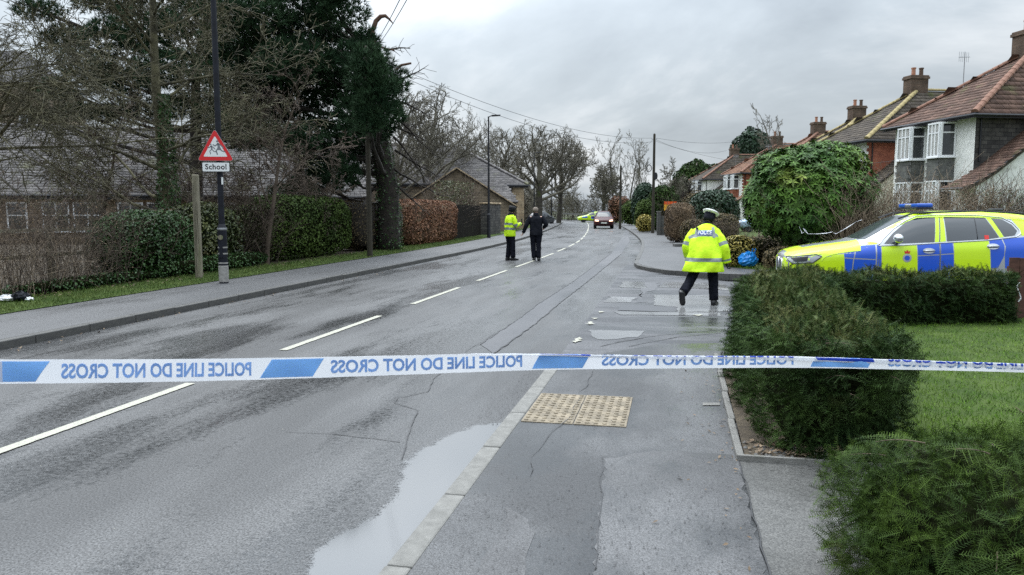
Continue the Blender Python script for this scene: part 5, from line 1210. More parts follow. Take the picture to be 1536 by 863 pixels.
bush('evergreen_tree', 'dark rounded evergreen tree above the far chimneys', rb_(1122, 104), 2.6, 2.0, 12.2, 'conifer', 7000, .4, seed=61, lump=.25, zc=.72, cat='tree', core='conifer', k=.7)
bush('evergreen_tree', 'broad dark evergreen tree left of the far white houses', rb_(1048, 112), 4.2, 2.5, 8.6, 'yew', 7000, .4, seed=62, lump=.25, zc=.62, cat='tree', k=.75)
# scrub along the far left and beyond, closing the view
for k, (off, q, rx, ry, h, m, lab) in enumerate([(-8.6, 75, 1.2, 8, 3.0, 'stem_dark', 'brown scrub along the far left footway beyond the stone building'), (-9.0, 95, 1.5, 10, 3.4, 'bark_far', 'grey scrub behind the far police car, left side'), (-2, 128, 9, 2, 3.6, 'bark_far', 'grey brown scrub closing the end of the road'), (8.5, 110, 2.0, 12, 3.2, 'stem_dark', 'brown scrub along the far right pavement')]):
    twigbush('roadside_scrub', lab, PC(off, q, .05), rx, ry, h, m, 260, 310+k, .03, 'scrub_leaf', 5200, .17, rz=-R(6), cat='scrub')
# ================================================================== ROOFS, WINDOWS, HOUSES
def vv3(a): return Vector(a)
def slope(parent, poly, m_tile, tw, th, name='roof_slope', thick=.08, base=None, seed=1, lift=.03, jag=.004, tname='tiles'):
    """a roof plane: poly is planar, first edge runs along the eave left to right; real lapped tiles are laid over it"""
    p = [Vector(a) for a in poly]; ex = (p[1]-p[0]).normalized(); nrm = ex.cross(p[-1]-p[0]).normalized(); ey = nrm.cross(ex)
    if nrm.z < 0 and abs(nrm.z) > .05: nrm = -nrm
    b = MB(); b.rings([[a - nrm*thick for a in p], p]); s = b.build(name, base or M['slate_base'], parent)
    loc2 = [((a-p[0]).dot(ex), (a-p[0]).dot(ey)) for a in p]
    xs = [a for a, _ in loc2]; ys = [a for _, a in loc2]; r = np.random.default_rng(seed); pos = []; k = 0; y = min(ys) - .03
    while y < max(ys):
        n = int((max(xs)-min(xs))/tw) + 2; x = min(xs) + (np.arange(n) + (.5 if k % 2 else 0) - .5)*tw
        pos.append(np.stack([x, np.full(n, y)], 1)); y += th; k += 1
    pos = np.concatenate(pos); cx = pos[:, 0] + tw/2; cy = pos[:, 1] + th*.45
    kk = inpoly(cx, np.maximum(cy, min(ys)+.001), loc2); pos = pos[kk]; n = len(pos)
    if n == 0: return s
    T = NM(); g = tw*.02
    tv_ = [(g, 0, lift), (tw-g, 0, lift), (tw-g, th*1.12, .004), (g, th*1.12, .004), (g, 0, -.0), (tw-g, 0, -.0)]
    tf_ = [(0, 1, 2, 3), (4, 5, 1, 0)]
    O = np.array(p[0]); EX, EY, NR = map(np.array, (ex, ey, nrm)); P3 = O + pos[:, :1]*EX + pos[:, 1:]*EY + r.uniform(-jag, jag, (n, 1))*NR
    Rm = np.broadcast_to(np.stack([EX, EY, NR], 1), (n, 3, 3)); T.scatter(tv_, tf_, P3, Rm, np.ones(n))
    T.build(tname, m_tile, s, kind='stuff'); return s
def caps_line(parent, a, c, m, L=.42, r=.13, each=True, name='ridge_tile'):
    a, c = Vector(a), Vector(c); d = c-a; n = max(1, int(d.length/L)); d.normalize()
    side = d.cross(Vector((0, 0, 1))).normalized(); upv = side.cross(d)
    def one(mb, o, l, rr):
        th = [R(-10 + 200*k/6) for k in range(7)]; A = [o + side*math.cos(t)*rr + upv*math.sin(t)*rr*.8 for t in th]; B = [o + d*l + side*math.cos(t)*rr*.9 + upv*math.sin(t)*rr*.72 for t in th]
        mb.add(A+B, [(i, i+1, 8+i, 7+i) for i in range(6)] + [tuple(range(7))])
    if each:
        mb = MB(); one(mb, Vector((0, 0, 0)), L*1.04, r); me = mb.mesh(name, m)
        for i in range(n): link(name, me, parent, a + d*L*i + Vector((0, 0, random.uniform(0, .012))))
    else:
        mb = MB()
        for i in range(n): one(mb, a + d*L*i, L*1.04, r)
        o = mb.build(name, m, parent)
def windowf(parent, p0, p1, z0, z1, out, nl=3, transom=.28, fw=.055, glassm=None, curtain=False, open_=None, name='window', fm=None, depth=.07, sill=True):
    """frame, mullions, transom, one pane per light; p0->p1 left to right along the wall foot, out = outward direction"""
    p0, p1, out = Vector((p0[0], p0[1], 0)), Vector((p1[0], p1[1], 0)), Vector((out[0], out[1], 0)).normalized()
    ax = p1-p0; L_ = ax.length; ax.normalize(); fm = fm or M['white']; b = MB()
    def bar(xa, xb, za, zb, d=depth): b.obox(p0 + ax*xa + Vector((0, 0, za)) + out*.0, ax*(xb-xa), out*d, Vector((0, 0, zb-za)))
    bar(0, L_, z0, z0+fw, depth+.004); bar(0, L_, z1-fw, z1, depth+.004); bar(0, fw, z0+fw, z1-fw); bar(L_-fw, L_, z0+fw, z1-fw)
    zt = z1 - (z1-z0)*transom if transom else None
    w_ = (L_-2*fw)/nl
    for i in range(1, nl): bar(fw+w_*i-fw*.45, fw+w_*i+fw*.45, z0+fw, z1-fw, depth-.006)
    if zt: bar(fw, L_-fw, zt-fw*.4, zt+fw*.4, depth-.012)
    if sill: b.obox(p0 - ax*.04 + Vector((0, 0, z0-.05)) , ax*(L_+.08), out*(depth+.05), Vector((0, 0, .048)))
    f = b.build(name, fm, parent)
    rows = [(z0+fw, zt-fw*.4), (zt+fw*.4, z1-fw)] if zt else [(z0+fw, z1-fw)]
    for i in range(nl):
        for za, zb in rows:
            q = MB(); q.obox(p0 + ax*(fw+w_*i+.01) + Vector((0, 0, za)) + out*.018, ax*(w_-.02), out*.012, Vector((0, 0, zb-za))); q.build('pane', glassm or M['glass'], f)
            if curtain and (i + int(za*7)) % 2 == 0 or (curtain == 2):
                q = MB(); q.obox(p0 + ax*(fw+w_*i+w_*.1) + Vector((0, 0, za+.02)) + out*.0305, ax*(w_*.55), out*.001, Vector((0, 0, zb-za-.04)))
                q.build('net_curtain', M['curtain'], f)
    return f
def house(label, loc, yaw, tile, hip, apron, side, wallm='render', L=5.2, V=9.0, detail=True, base=-.3, fins=True, catm=None, pots=2, name='semi_detached_house'):
    o = thing(name, label, 'house', loc, yaw); zc = loc[2]; E = 5.25; ov = .42; AP = (4.6, 2.5, 8.45)
    b = MB(); b.box(0, 0, base, V, L, E); b.build('wall', M[wallm], o)
    b = MB(); b.box(.02, -.02, 2.55, V, -.003, E-.003) if False else b.obox((.0, -.022, 2.4), (V, 0, 0), (0, .019, 0), (0, 0, E-2.4))
    sw = b.build('side_cladding', M[side], o)
    if side in ('redtile', 'dktile'):
        # hung tiles, row by row
        sp = [(0.0, -.024, 2.45), (V, -.024, 2.45), (V, -.024, E-.02), (0.0, -.024, E-.02)]
        slope(sw, sp, M[side], .26, .16, name='tile_backing', thick=.004, base=M[side], lift=-.02, tname='hung_tiles')
    # roof: hipped end to the street
    A = (-ov, -ov, E+.05); B = (V+1, -ov, E+.05); C = (V+1, 2.5, AP[2]); D = (-ov, L+ov, E+.05); Ap = AP; F = (V+1, L+ov, E+.05)
    rf = setting('roof'); del rf['kind']; rf.parent = o
    slope(rf, [A, B, C, Ap], M[tile], .30, .30, seed=3); 
    pD = [Vector(D), Vector(A), Vector(Ap)]; slope(rf, pD, M[tile], .30, .30, seed=4)
    slope(rf, [F, D, Ap, C], M[tile], .6, .6, seed=5)
    caps_line(rf, Vector(A)+Vector((.02, .02, .04)), Vector(Ap)+Vector((0, 0, .07)), M[hip], .42, .15, detail, 'hip_tile'); caps_line(rf, Vector(D)+Vector((0, 0, .04)), Vector(Ap)+Vector((0, 0, .07)), M[hip], .42, .14, False, 'far_hip'); caps_line(rf, Vector(Ap)+Vector((0, 0, .06)), Vector(C)+Vector((0, 0, .06)), M[hip], .42, .14, False, 'ridge')
    b = MB(); b.obox((-ov+.02, -ov+.02, E-.13), (V+1, 0, 0), (0, .05, 0), (0, 0, .14)); b.obox((-ov+.02, -ov+.075, E-.13), (0, L+2*ov-.1, 0), (.05, 0, 0), (0, 0, .14)); b.obox((-ov+.075, -ov+.075, E-.05), (V+1, 0, 0), (0, L+2*ov-.15, 0), (0, 0, .04)); b.build('eaves_board', M['black'], rf)
    b = MB(); b.tube([(-ov-.07, L+ov, E-.02), (-ov-.07, -ov-.07, E-.02), (V+1, -ov-.07, E-.02)], .06, 6); b.build('gutter', M['black'], rf)
    # chimney stack
    ch = MB(); ch.box(4.05, 2.35, 6.6, 5.15, 3.1, 9.15); ch.box(3.99, 2.29, 9.15, 5.21, 3.16, 9.28); ch.box(4.03, 2.33, 9.28, 5.17, 3.12, 9.36); st = ch.build('chimney', M['brick'], rf)
    for i in range(pots):
        b = MB(); b.lathe([(.15, 0), (.12, .05), (.11, .38), (.14, .42), (.14, .48), (.09, .48)], 10); b.build('chimney_pot', M['pot'] if i == 0 else M['brick'], st, loc=(4.4+.5*i, 2.7, 9.36))
    if fins:
        b = MB(); b.tube([(0, 0, 0), (0, 0, 1.4)], .018, 5); b.tube([(-.3, 0, 1.15), (.35, .1, 1.2)], .014, 4)
        for k in range(6): b.tube([(-.28+.11*k, .02*k, .95), (-.28+.11*k, .02*k, 1.4)], .009, 4)
        b.build('aerial', M['grey_metal'], rf, loc=(2.6, 4.2, 7.3) if detail else (1.1, 5.3, 6.2))
    # stacked bays on the street front (local -x)
    for bi, (u0, u1, u2, u3) in enumerate([(1.12, 1.28, 2.02, 2.2), (3.05, 3.2, 4.1, 4.3)]):
        dep = -.62; plan = [(0, u0), (dep, u1), (dep, u2), (0, u3)]
        by = setting('bay'); del by['kind']; by.parent = o
        b = MB(); b.prism([(.01, u0-.0), (dep+.01, u1), (dep+.01, u2), (.01, u3)], 2.72, 3.62); ap = b.build('apron', M[apron], by)
        for (x0, y0), (x1, y1) in (((dep, u2), (dep, u1)), ((dep, u1), (0, u0))):
            slope(ap, [(x0-.012, y0, 2.70), (x1-.012, y1-.012, 2.70), (x1-.012, y1-.012, 3.58), (x0-.012, y0, 3.58)], M[apron], .2, .15, name='shingle_face', thick=.004, base=M[apron], lift=-.018, tname='shingles') if detail else None
        b = MB(); b.prism([(.01, u0+.03), (dep+.03, u1+.03), (dep+.03, u2-.03), (.01, u3-.03)], .0, 2.72); b.prism([(.01, u0+.03), (dep+.05, u1+.04), (dep+.05, u2-.04), (.01, u3-.03)], 3.62, E-.1); b.build('bay_wall', M['curtain'] if detail else M['white'], by)
        for z0, z1 in ((3.66, 5.12), (1.2, 2.66)):
            for (p0, p1, nl, cu) in (((dep+.02, u2), (dep+.02, u1), 3, 2), ((dep+.02, u1), (.0, u0+.02), 1, False)):
                d = Vector((p1[0]-p0[0], p1[1]-p0[1])); on = (d.y, -d.x); on = (-abs(on[0]), on[1] if on[1] < 0 else -abs(on[1]))
                windowf(by, p0, p1, z0, z1, on, nl, .30, .07 if detail else .09, curtain=cu if detail else False)
    # catslide wing with a sweeping verge, facing the camera
    prof = [(-1.35, 2.30), (-.75, 2.55), (0, 3.0), (.9, 3.68), (1.9, 4.45), (2.9, 5.22), (V, 5.22)]; yf = -1.15
    b = MB(); b.add([(x, yf, z-.02) for x, z in prof[1:]] + [(V, yf, base), (-.75, yf, base)], [tuple(range(len(prof)-1+2))[::-1]]); b.add([(-.75, yf, base), (-.75, 0, base), (-.75, 0, 2.53), (-.75, yf, 2.53)], [(0, 1, 2, 3)]); b.build('wing_wall', M[catm or wallm], o)
    wr = setting('wing_roof'); del wr['kind']; wr.parent = o
    for i in range(5):
        (xa, za), (xb, zb) = prof[i], prof[i+1]; slope(wr, [(xa, 0, za), (xa, yf-.16, za), (xb, yf-.16, zb), (xb, 0, zb)], M[tile], .28, .2, seed=8+i)
    b = MB(); A1 = [(x, yf-.14, z-.16) for x, z in prof[:6]]; A2 = [(x, yf-.14, z-.03) for x, z in prof[:6]]; A3 = [(x, yf-.17, z-.16) for x, z in prof[:6]]; A4 = [(x, yf-.17, z-.03) for x, z in prof[:6]]
    for i in range(5): b.add([A3[i], A3[i+1], A4[i+1], A4[i], A1[i], A1[i+1], A2[i+1], A2[i]], [(0, 1, 2, 3), (7, 6, 5, 4), (0, 4, 5, 1), (3, 2, 6, 7)])
    b.build('verge_board', M['wood_brown'], wr)
    b = MB(); b.tube([(-1.38, yf-.1, 2.24), (-1.38, .05, 2.24)], .06, 6); b.tube([(-1.38, yf+.05, 2.2), (-.8, yf-.06, 1.95), (-.8, yf-.06, -.2)], .035, 6); b.build('gutter', M['black'], wr)
    b = MB(); b.tube([(.2, -.06, E-.1), (.2, -.06, 3.4)], .035, 6) ; b.build('downpipe', M['black'], o)
    return o
h1 = house('nearest house on the right with brown tiled roof and soot dark side wall', (19.05, 32.0, .28), R(8), 'rooftile', 'hip1', 'dktile', 'stone_dk')
# lantern bracket on the white wing, right edge
b = MB(); b.box(-.05, -.1, 0, .05, 0, .06); b.tube([(0, -.1, .03), (0, -.3, .03)], .02, 6); b.lathe([(.02, .1), (.09, .06), (.07, -.14), (.03, -.2)], 8, 0, (0, -.34, 0)); o = b.build('wall_lantern', M['black'], h1, loc=(1.95, -1.16, 3.0)); 
house('second house on the right with yellow hip tiles and red side wall', (19.97, 43.5, .28), R(8), 'rooftile2', 'hip2', 'redtile', 'redtile', catm='cream', fins=False)
house('third house on the right showing only its dark roof and chimney above the evergreen shrub', (22.4, 57.0, .3), R(7), 'rooftile2', 'hip2', 'redtile', 'redtile', detail=False, fins=False, pots=2)
house('fourth house on the right, its pale chimney rising behind the evergreen shrub', (23.6, 68.0, .3), R(5), 'rooftile3', 'hip1', 'redtile', 'render', detail=False, fins=True)
house('far white house with orange-brown roof and red panels under its bay windows', (24.2, 81.0, .3), R(4), 'rooftile3', 'hip1', 'redtile', 'redtile', detail=False, fins=True)
house('farthest white bay-windowed house at the left end of the row', (24.3, 97.5, .3), R(3), 'rooftile2', 'hip1', 'dktile', 'render', detail=False, fins=False)
fh = thing('gabled_house', 'distant grey gabled house half hidden behind bare trees', 'house', (26.5, 128, .2), R(0))
b = MB(); b.box(0, 0, -.3, 9, 8, 5); b.build('wall', M['cream'], fh)
b = MB(); b.add([(-.3, -.3, 4.9), (9.3, -.3, 4.9), (4.5, -.3, 9.5), (-.3, 8, 4.9), (9.3, 8, 4.9), (4.5, 8, 9.5)], [(0, 1, 2), (5, 4, 3), (0, 2, 5, 3), (2, 1, 4, 5), (0, 3, 4, 1)]); b.build('roof', M['rooftile2'], fh)
for x in (1.5, 5.5): windowf(fh, (x, -.01), (x+1.8, -.01), 2.8, 4.1, (0, -1), 2, .3, .1)

# ---------------------------------------------------------------- school range, left
e0 = DP(-120, 296, 35.0); e1 = DP(545, 306, 41.5)
sch = thing('school_building', 'long low stone school building with a grey slate roof behind the thicket', 'building', (e0.x, e0.y, .1), math.atan2(e1.y-e0.y, e1.x-e0.x))
SL = math.hypot(e1.x-e0.x, e1.y-e0.y); EH = 2.28; RH = 6.05; RD = 6.2
b = MB(); b.box(0, 0, -.2, SL, RD*2, EH); b.build('wall', M['school'], sch)
sr = setting('roof'); del sr['kind']; sr.parent = sch
slope(sr, [(-.2, -.35, EH), (SL+.3, -.35, EH), (SL+.3, RD, RH), (-.2, RD, RH)], M['slate'], .36, .27, lift=.014, tname='slates')
b = MB(); b.obox((-.2, RD, RH-.07), (SL+.5, 0, 0), (0, RD+.3, EH-RH), (0, 0, .06)); b.build('back_slope', M['slate_base'], sr)
caps_line(sr, (-.2, RD, RH+.02), (SL+.3, RD, RH+.02), M['slate'], .45, .14, False, 'ridge')
b = MB(); b.tube([(-.2, -.42, EH-.03), (SL+.3, -.42, EH-.03)], .055, 6); b.obox((-.2, -.33, EH-.2), (SL+.5, 0, 0), (0, .03, 0), (0, 0, .17)); b.build('gutter', M['black'], sr)
b = MB(); b.add([(SL, 0, EH), (SL, RD*2, EH), (SL, RD, RH-.06)], [(0, 1, 2)]); b.build('gable', M['school'], sch)
for i, px in enumerate((26, 84, 132, 196, 236, 300, 352, 410, 470)):
    # where the sight line through that picture column meets the wall
    wdir = Vector((e1.x-e0.x, e1.y-e0.y)).normalized(); a, bb_, _ = ray(px, 320); den = wdir.x*bb_ - wdir.y*a; s_ = (a*e0.y - bb_*e0.x)/den*1.0
    s_ = (e0.y*a - e0.x*bb_)/(wdir.x*bb_ - wdir.y*a)
    wd_ = (.85, 1.15, 1.25, 1.15, .9, 1.1, 1.1, 1.1, 1.1)[i]
    windowf(sch, (s_-wd_/2, -.012), (s_+wd_/2, -.012), .55, 1.95, (0, -1), 2 if wd_ > 1 else 1, .45, .07, depth=.06)
    b = MB(); b.box(s_-wd_/2-.12, -.03, 1.96, s_+wd_/2+.12, -.001, 2.16); b.build('lintel', M['stone_lt'], sch)
# taller stone building at the far left edge
tb = DP(-60, 300, 54); tall = thing('tall_stone_building', 'tall grey stone building glimpsed through branches at the left edge', 'building', (tb.x, 54, .1), R(6))
wx = DP(44, 300, 54).x - tb.x; b = MB(); b.box(0, 0, -.2, wx, 9, 10.4); b.build('wall', M['stone'], tall)
b = MB(); b.add([(-.3, -.3, 10.4), (wx+.3, -.3, 10.4), (wx+.3, 9.3, 10.4), (-.3, 9.3, 10.4), (wx-2.0, 4.5, 13.4), (-.3, 4.5, 13.4)], [(0, 1, 4, 5), (1, 2, 4), (2, 3, 5, 4), (0, 3, 2, 1), (0, 5, 3)]); b.build('roof', M['slate_base'], tall)
xw = DP(29, 178, 54); windowf(tall, (xw.x-tb.x-.25, -.01), (xw.x-tb.x+.3, -.01), xw.z-.9, xw.z+.4, (0, -1), 1, .5, .08)
b = MB(); q0 = DP(-20, 190, 53).x - tb.x; b.add([(q0-1, -1.6, 6.0), (wx-.2, -1.6, 6.0), (wx-1.2, -.01, 7.6), (q0-1, -.01, 7.6), (q0-1, -1.6, 0), (wx-.2, -1.6, 0), (wx-.2, -.01, 0)], [(0, 1, 2, 3), (4, 5, 1, 0), (5, 6, 2, 1)]); b.build('lean_to', M['slate_base'], tall)
# ---------------------------------------------------------------- stone building with hipped slate roof, gable wing
c1 = DP(791, 278, 66.0)                      # eave corner by the road
c0 = DP(560, 287, 62.0)
sb = thing('stone_building', 'sandstone building with big hipped slate roof and gabled wing by the footway', 'building', (c0.x, c0.y, .1), math.atan2(c1.y-c0.y, c1.x-c0.x))
BL = math.hypot(c1.x-c0.x, c1.y-c0.y); BE = c1.z - .1; RZ = DP(660, 222, 71.0).z - .1
b = MB(); b.box(0, 0, -.2, BL-.35, 11, BE); b.build('wall', M['stone'], sb)
b = MB(); b.box(BL-1.35, -.04, -.2, BL-.31, 11.0, BE-.01); b.build('end_wall', M['stone_lt'], sb)
br = setting('roof'); del br['kind']; br.parent = sb
rx1 = BL - 4.9; slope(br, [(-9, -.3, BE), (BL, -.3, BE), (rx1, 5.4, RZ), (-6, 5.4, RZ)], M['slate'], .42, .30, lift=.014, tname='slates')
slope(br, [(BL, -.3, BE), (BL, 11.2, BE), (rx1, 5.4, RZ)], M['slate'], .42, .30, lift=.014, tname='slates')
slope(br, [(-9, 11.2, BE), (-9, -.3, BE), (-6, 5.4, RZ)], M['slate'], .42, .3, tname='slates')
caps_line(br, (-6, 5.4, RZ+.03), (rx1, 5.4, RZ+.03), M['slate'], .45, .15, False, 'ridge'); caps_line(br, (BL, -.3, BE+.05), (rx1, 5.4, RZ+.05), M['slate'], .45, .16, False, 'hip_ridge')
b = MB(); b.tube([(-9, -.38, BE-.04), (BL+.08, -.38, BE-.04), (BL+.08, 11, BE-.04)], .07, 6); b.box(-9, -.28, BE-.22, BL-.02, -.2, BE-.02); b.build('gutter', M['black'], br)
b = MB(); b.tube([(BL-1.5, -.12, BE-.1), (BL-1.5, -.12, 0)], .05, 6); b.build('downpipe', M['black'], sb)
for k in range(3):
    b = MB(); b.box(BL-1.25+.0, -.052, .6, BL-.42, -.041, BE-.5)
# gable wing: apex (685,253)
ga = DP(685, 253, 57.5); gl_ = DP(604, 308, 57.5); gr = DP(770, 312, 57.5)
gw = thing('gabled_wing', 'low stone wing with pointed gable and small dark vent before the slate roof', 'building', (gl_.x, 57.5, .1), R(0))
GW = gr.x-gl_.x; GA = ga.x-gl_.x; GZ = ga.z-.1; GE = 1.9
b = MB(); b.add([(0, 0, -.2), (GW, 0, -.2), (GW, 0, GE), (GA, 0, GZ-.05), (0, 0, GE), (0, 7, -.2), (GW, 7, -.2), (GW, 7, GE), (GA, 7, GZ-.05), (0, 7, GE)], [(0, 1, 2, 3, 4), (9, 8, 7, 6, 5), (0, 4, 9, 5), (1, 6, 7, 2)]); b.build('wall', M['stone'], gw)
gwr = setting('roof'); del gwr['kind']; gwr.parent = gw
slope(gwr, [(GW+.3, -.12, GE-.08), (GW+.3, 7.2, GE-.08), (GA, 7.2, GZ), (GA, -.12, GZ)], M['slate'], .38, .28, lift=.014, tname='slates'); slope(gwr, [(-.3, 7.2, GE-.1), (-.3, -.12, GE-.1), (GA, -.12, GZ), (GA, 7.2, GZ)], M['slate'], .38, .28, lift=.014, tname='slates')
b = MB()
for (xa, za), (xb, zb) in (((-.32, GE-.12), (GA, GZ)), ((GA, GZ), (GW+.32, GE-.1))): b.obox((xa, -.2, za), (xb-xa, 0, zb-za), (0, .1, 0), (0, 0, .10))
b.build('verge_stone', M['stone_lt'], gwr)
b = MB(); v_ = DP(668, 274, 57.5); b.box(v_.x-gl_.x-.22, -.012, v_.z-.1-.18, v_.x-gl_.x+.22, -.002, v_.z-.1+.16); b.build('vent', M['black'], gw)
# small slate lean-to by the pavement
la = DP(716, 262, 60.0); lb = DP(770, 302, 60); lt = thing('lean_to', 'small slate roofed lean-to against the stone building end', 'building', (DP(742, 300, 59.5).x, 59.5, .1), R(0))
lw = DP(777, 300, 59.5).x - DP(742, 300, 59.5).x; b = MB(); b.box(0, 0, -.2, lw-.1, 4, 2.2); b.build('wall', M['stone'], lt); slope(lt, [(-1.2, -.25, 2.2), (lw, -.25, 2.2), (lw-1.2, 3, 4.1), (-1.6, 3, 4.1)], M['slate'], .36, .27, lift=.014, tname='slates', name='roof')
# grey gate pier and sale board, right
gp2 = thing('gate_pier', 'pale grey rendered gate pier beside the right pavement behind the cable pole', 'gate pier', tuple(rb_(987, 49.0)), R(-8))
b = MB(); b.box(-.12, -.35, 0, .10, .30, 1.45); b.box(.102, -.1, 0, .95, .05, 1.2); b.build('pier', M['concrete'], gp2, bevel=.01); b = MB(); b.box(-.15, -.38, 1.45, .13, .33, 1.5); b.build('cap', M['kerb'], gp2)
sb2 = thing('sale_board', 'small orange and yellow sign board standing in a garden on the right', 'sign', tuple(rb_(1003, 50)), 0)
M['orange'] = mat('orange_board', (.75, .10, .01), .5); M['yellow'] = mat('yellow_board', (.85, .42, .02), .5)
b = MB(); b.box(-.04, 0, 0, .04, .06, 2.1); b.build('post', M['wood_brown'], sb2); b = MB(); b.box(-.38, -.03, 1.55, .42, -.005, 1.92); b.build('yellow_panel', M['yellow'], sb2); b = MB(); b.box(-.38, -.03, 1.925, .42, -.005, 2.12); b.build('orange_panel', M['orange'], sb2)
b = MB(); b.box(-.06, -.1, 0, .06, .1, 1.3); o = b.build('white_post', M['white'], None, loc=tuple(rb_(938, 86))); tag(o, 'white gate post beside the far right pavement', 'post')
b = MB(); b.box(-.06, -.1, 0, .06, .1, 1.25); o = b.build('garden_post', M['white'], None, loc=tuple(rb_(934.5, 92))); tag(o, 'thinner farther white post beside the far right pavement', 'post')
b = MB(); b.obox((0, 0, 0), (10.5, 0, -.6), (0, .08, 0), (0, 0, .25)); o = b.build('low_barrier', M['kerb'], None, loc=tuple(DP(844, 321.5, 118))); tag(o, 'pale low rail beyond the road left of the distant police car', 'barrier')
# house front path slabs / low wall line on the right verge
b = MB(); b.box(-.5, -.25, 0, .5, .25, .12); o = b.build('kerb_slab', M['concrete'], None, loc=tuple(P(.5, 34, .10))); tag(o, 'pale stone slab lying beside the right pavement near the grey shrub', 'slab')
# ================================================================== CARS
M['silver'] = mat('silver_paint', (.42, .44, .46), .3, metal=.5, coat=.6); M['chrome'] = mat('chrome_trim', (.6, .62, .64), .22, metal=.9)
M['hiviz'] = mat('fluorescent_vinyl', (.56, .80, .005), .35, coat=.4); M['blue_vinyl'] = mat('blue_vinyl', (.008, .085, .55), .35, coat=.4)
M['car_glass'] = mat('car_glass', (.030, .036, .042), .05, spec=.9); M['wind_glass'] = mat('windscreen_glass', (.04, .05, .055), .12, spec=.35)
M['tyre'] = mat('tyre_rubber', (.014, .014, .015), .8); M['rim'] = mat('alloy_rim', (.35, .36, .37), .35, metal=.7); M['lamp_glass'] = mat('lamp_glass', (.35, .37, .39), .08, metal=.3, spec=.8)
M['bluelamp'] = mat('blue_beacon', (.02, .10, .5), .15, spec=.7); M['redsticker'] = mat('red_sticker', (.6, .02, .015), .5); M['maroon'] = mat('maroon_paint', (.05, .008, .010), .5, coat=.12, spec=.3)
M['paleblue'] = mat('pale_blue_paint', (.33, .45, .60), .25, metal=.3, coat=.6); M['charcoal'] = mat('charcoal_paint', (.022, .026, .034), .3, coat=.5); M['plate'] = mat('number_plate', (.66, .67, .6), .5)
M['headlit'] = mat('lit_headlamp', (.9, .7, .5), .3, emit=(1.0, .52, .30), estr=3.2)
def body(name, st, m, parent, arches, ar, lvl=2):
    b = MB(); rg = []
    for s, zb, zl, zt, wl, wb, wt in st:
        h = [(0, zb), (wl*.8, zb), (wl, zb+.10), (wl+.005, (zb+zl)/2), (wb+.01, zl-.10), (wb, zl-.02), ((wb+wt)/2+.015, (zl+zt)/2), (wt, zt-.05), (wt-.16, zt-.008), (0, zt+.012)]
        rg.append([(-s, y, z) for y, z in h] + [(-s, -y, z) for y, z in h[-2:0:-1]])
    b.rings(rg); o = b.build(name, m, parent, smooth=True)
    ss = o.modifiers.new('s', 'SUBSURF'); ss.levels = lvl; ss.render_levels = lvl
    if arches:
        cb = MB()
        for a in arches:
            for sy in (-1, 1):
                cb.rings([[(-a + ar*math.cos(t), sy*y, ar*.96 + ar*math.sin(t)) for t in [2*math.pi*k/28 for k in range(28)]] for y in ((.66, 1.3) if sy > 0 else (1.3, .66))])
        c = cb.build('cutter', m); c.parent = parent
        bo = o.modifiers.new('b', 'BOOLEAN'); bo.object = c; bo.operation = 'DIFFERENCE'; bo.solver = 'EXACT'
    dg = bpy.context.evaluated_depsgraph_get(); me = bpy.data.meshes.new_from_object(o.evaluated_get(dg)); 
    o.modifiers.clear(); o.data = me
    if arches: bpy.data.objects.remove(c)
    me.polygons.foreach_set('use_smooth', [True]*len(me.polygons))
    bm = bmesh.new(); bm.from_mesh(me); bv = BVHTree.FromBMesh(bm); bm.free(); return o, bv
def skin_patch(name, poly, bv, m, parent, axis='L', off=.004, minw=.5, g=.06, smooth=True, solid=0):
    bm = bmesh.new(); vs_ = [bm.verts.new((a, c, 0)) for a, c in poly]; bm.faces.new(vs_)
    xs = [a for a, _ in poly]; ys = [a for _, a in poly]
    for ax, lo, hi in ((0, min(xs), max(xs)), (1, min(ys), max(ys))):
        k = lo + g
        while k < hi - .005:
            bmesh.ops.bisect_plane(bm, geom=bm.verts[:]+bm.edges[:]+bm.faces[:], plane_co=(k, 0, 0) if ax == 0 else (0, k, 0), plane_no=(1, 0, 0) if ax == 0 else (0, 1, 0)); k += g
    bad = []
    for v in bm.verts:
        a, c = v.co.x, v.co.y
        if axis in 'LR':
            s = 1 if axis == 'L' else -1; loc, n, i, d = bv.ray_cast(Vector((-a, 3*s, c)), Vector((0, -s, 0)))
            if loc is None or loc.y*s < minw: bad.append(v); v.co = (-a, 0, c); continue
        elif axis == 'F': loc, n, i, d = bv.ray_cast(Vector((1, a, c)), Vector((-1, 0, 0)))
        elif axis == 'B': loc, n, i, d = bv.ray_cast(Vector((-8, a, c)), Vector((1, 0, 0)))
        elif axis == 'T': loc, n, i, d = bv.ray_cast(Vector((-a, c, 4)), Vector((0, 0, -1)))
        if loc is None: bad.append(v); continue
        v.co = loc + n*off
    if bad: bmesh.ops.delete(bm, geom=bad, context='VERTS')
    bmesh.ops.recalc_face_normals(bm, faces=bm.faces)
    me = bpy.data.meshes.new(name); bm.to_mesh(me); bm.free(); me.materials.append(m)
    if smooth: me.polygons.foreach_set('use_smooth', [True]*len(me.polygons))
    return link(name, me, parent)
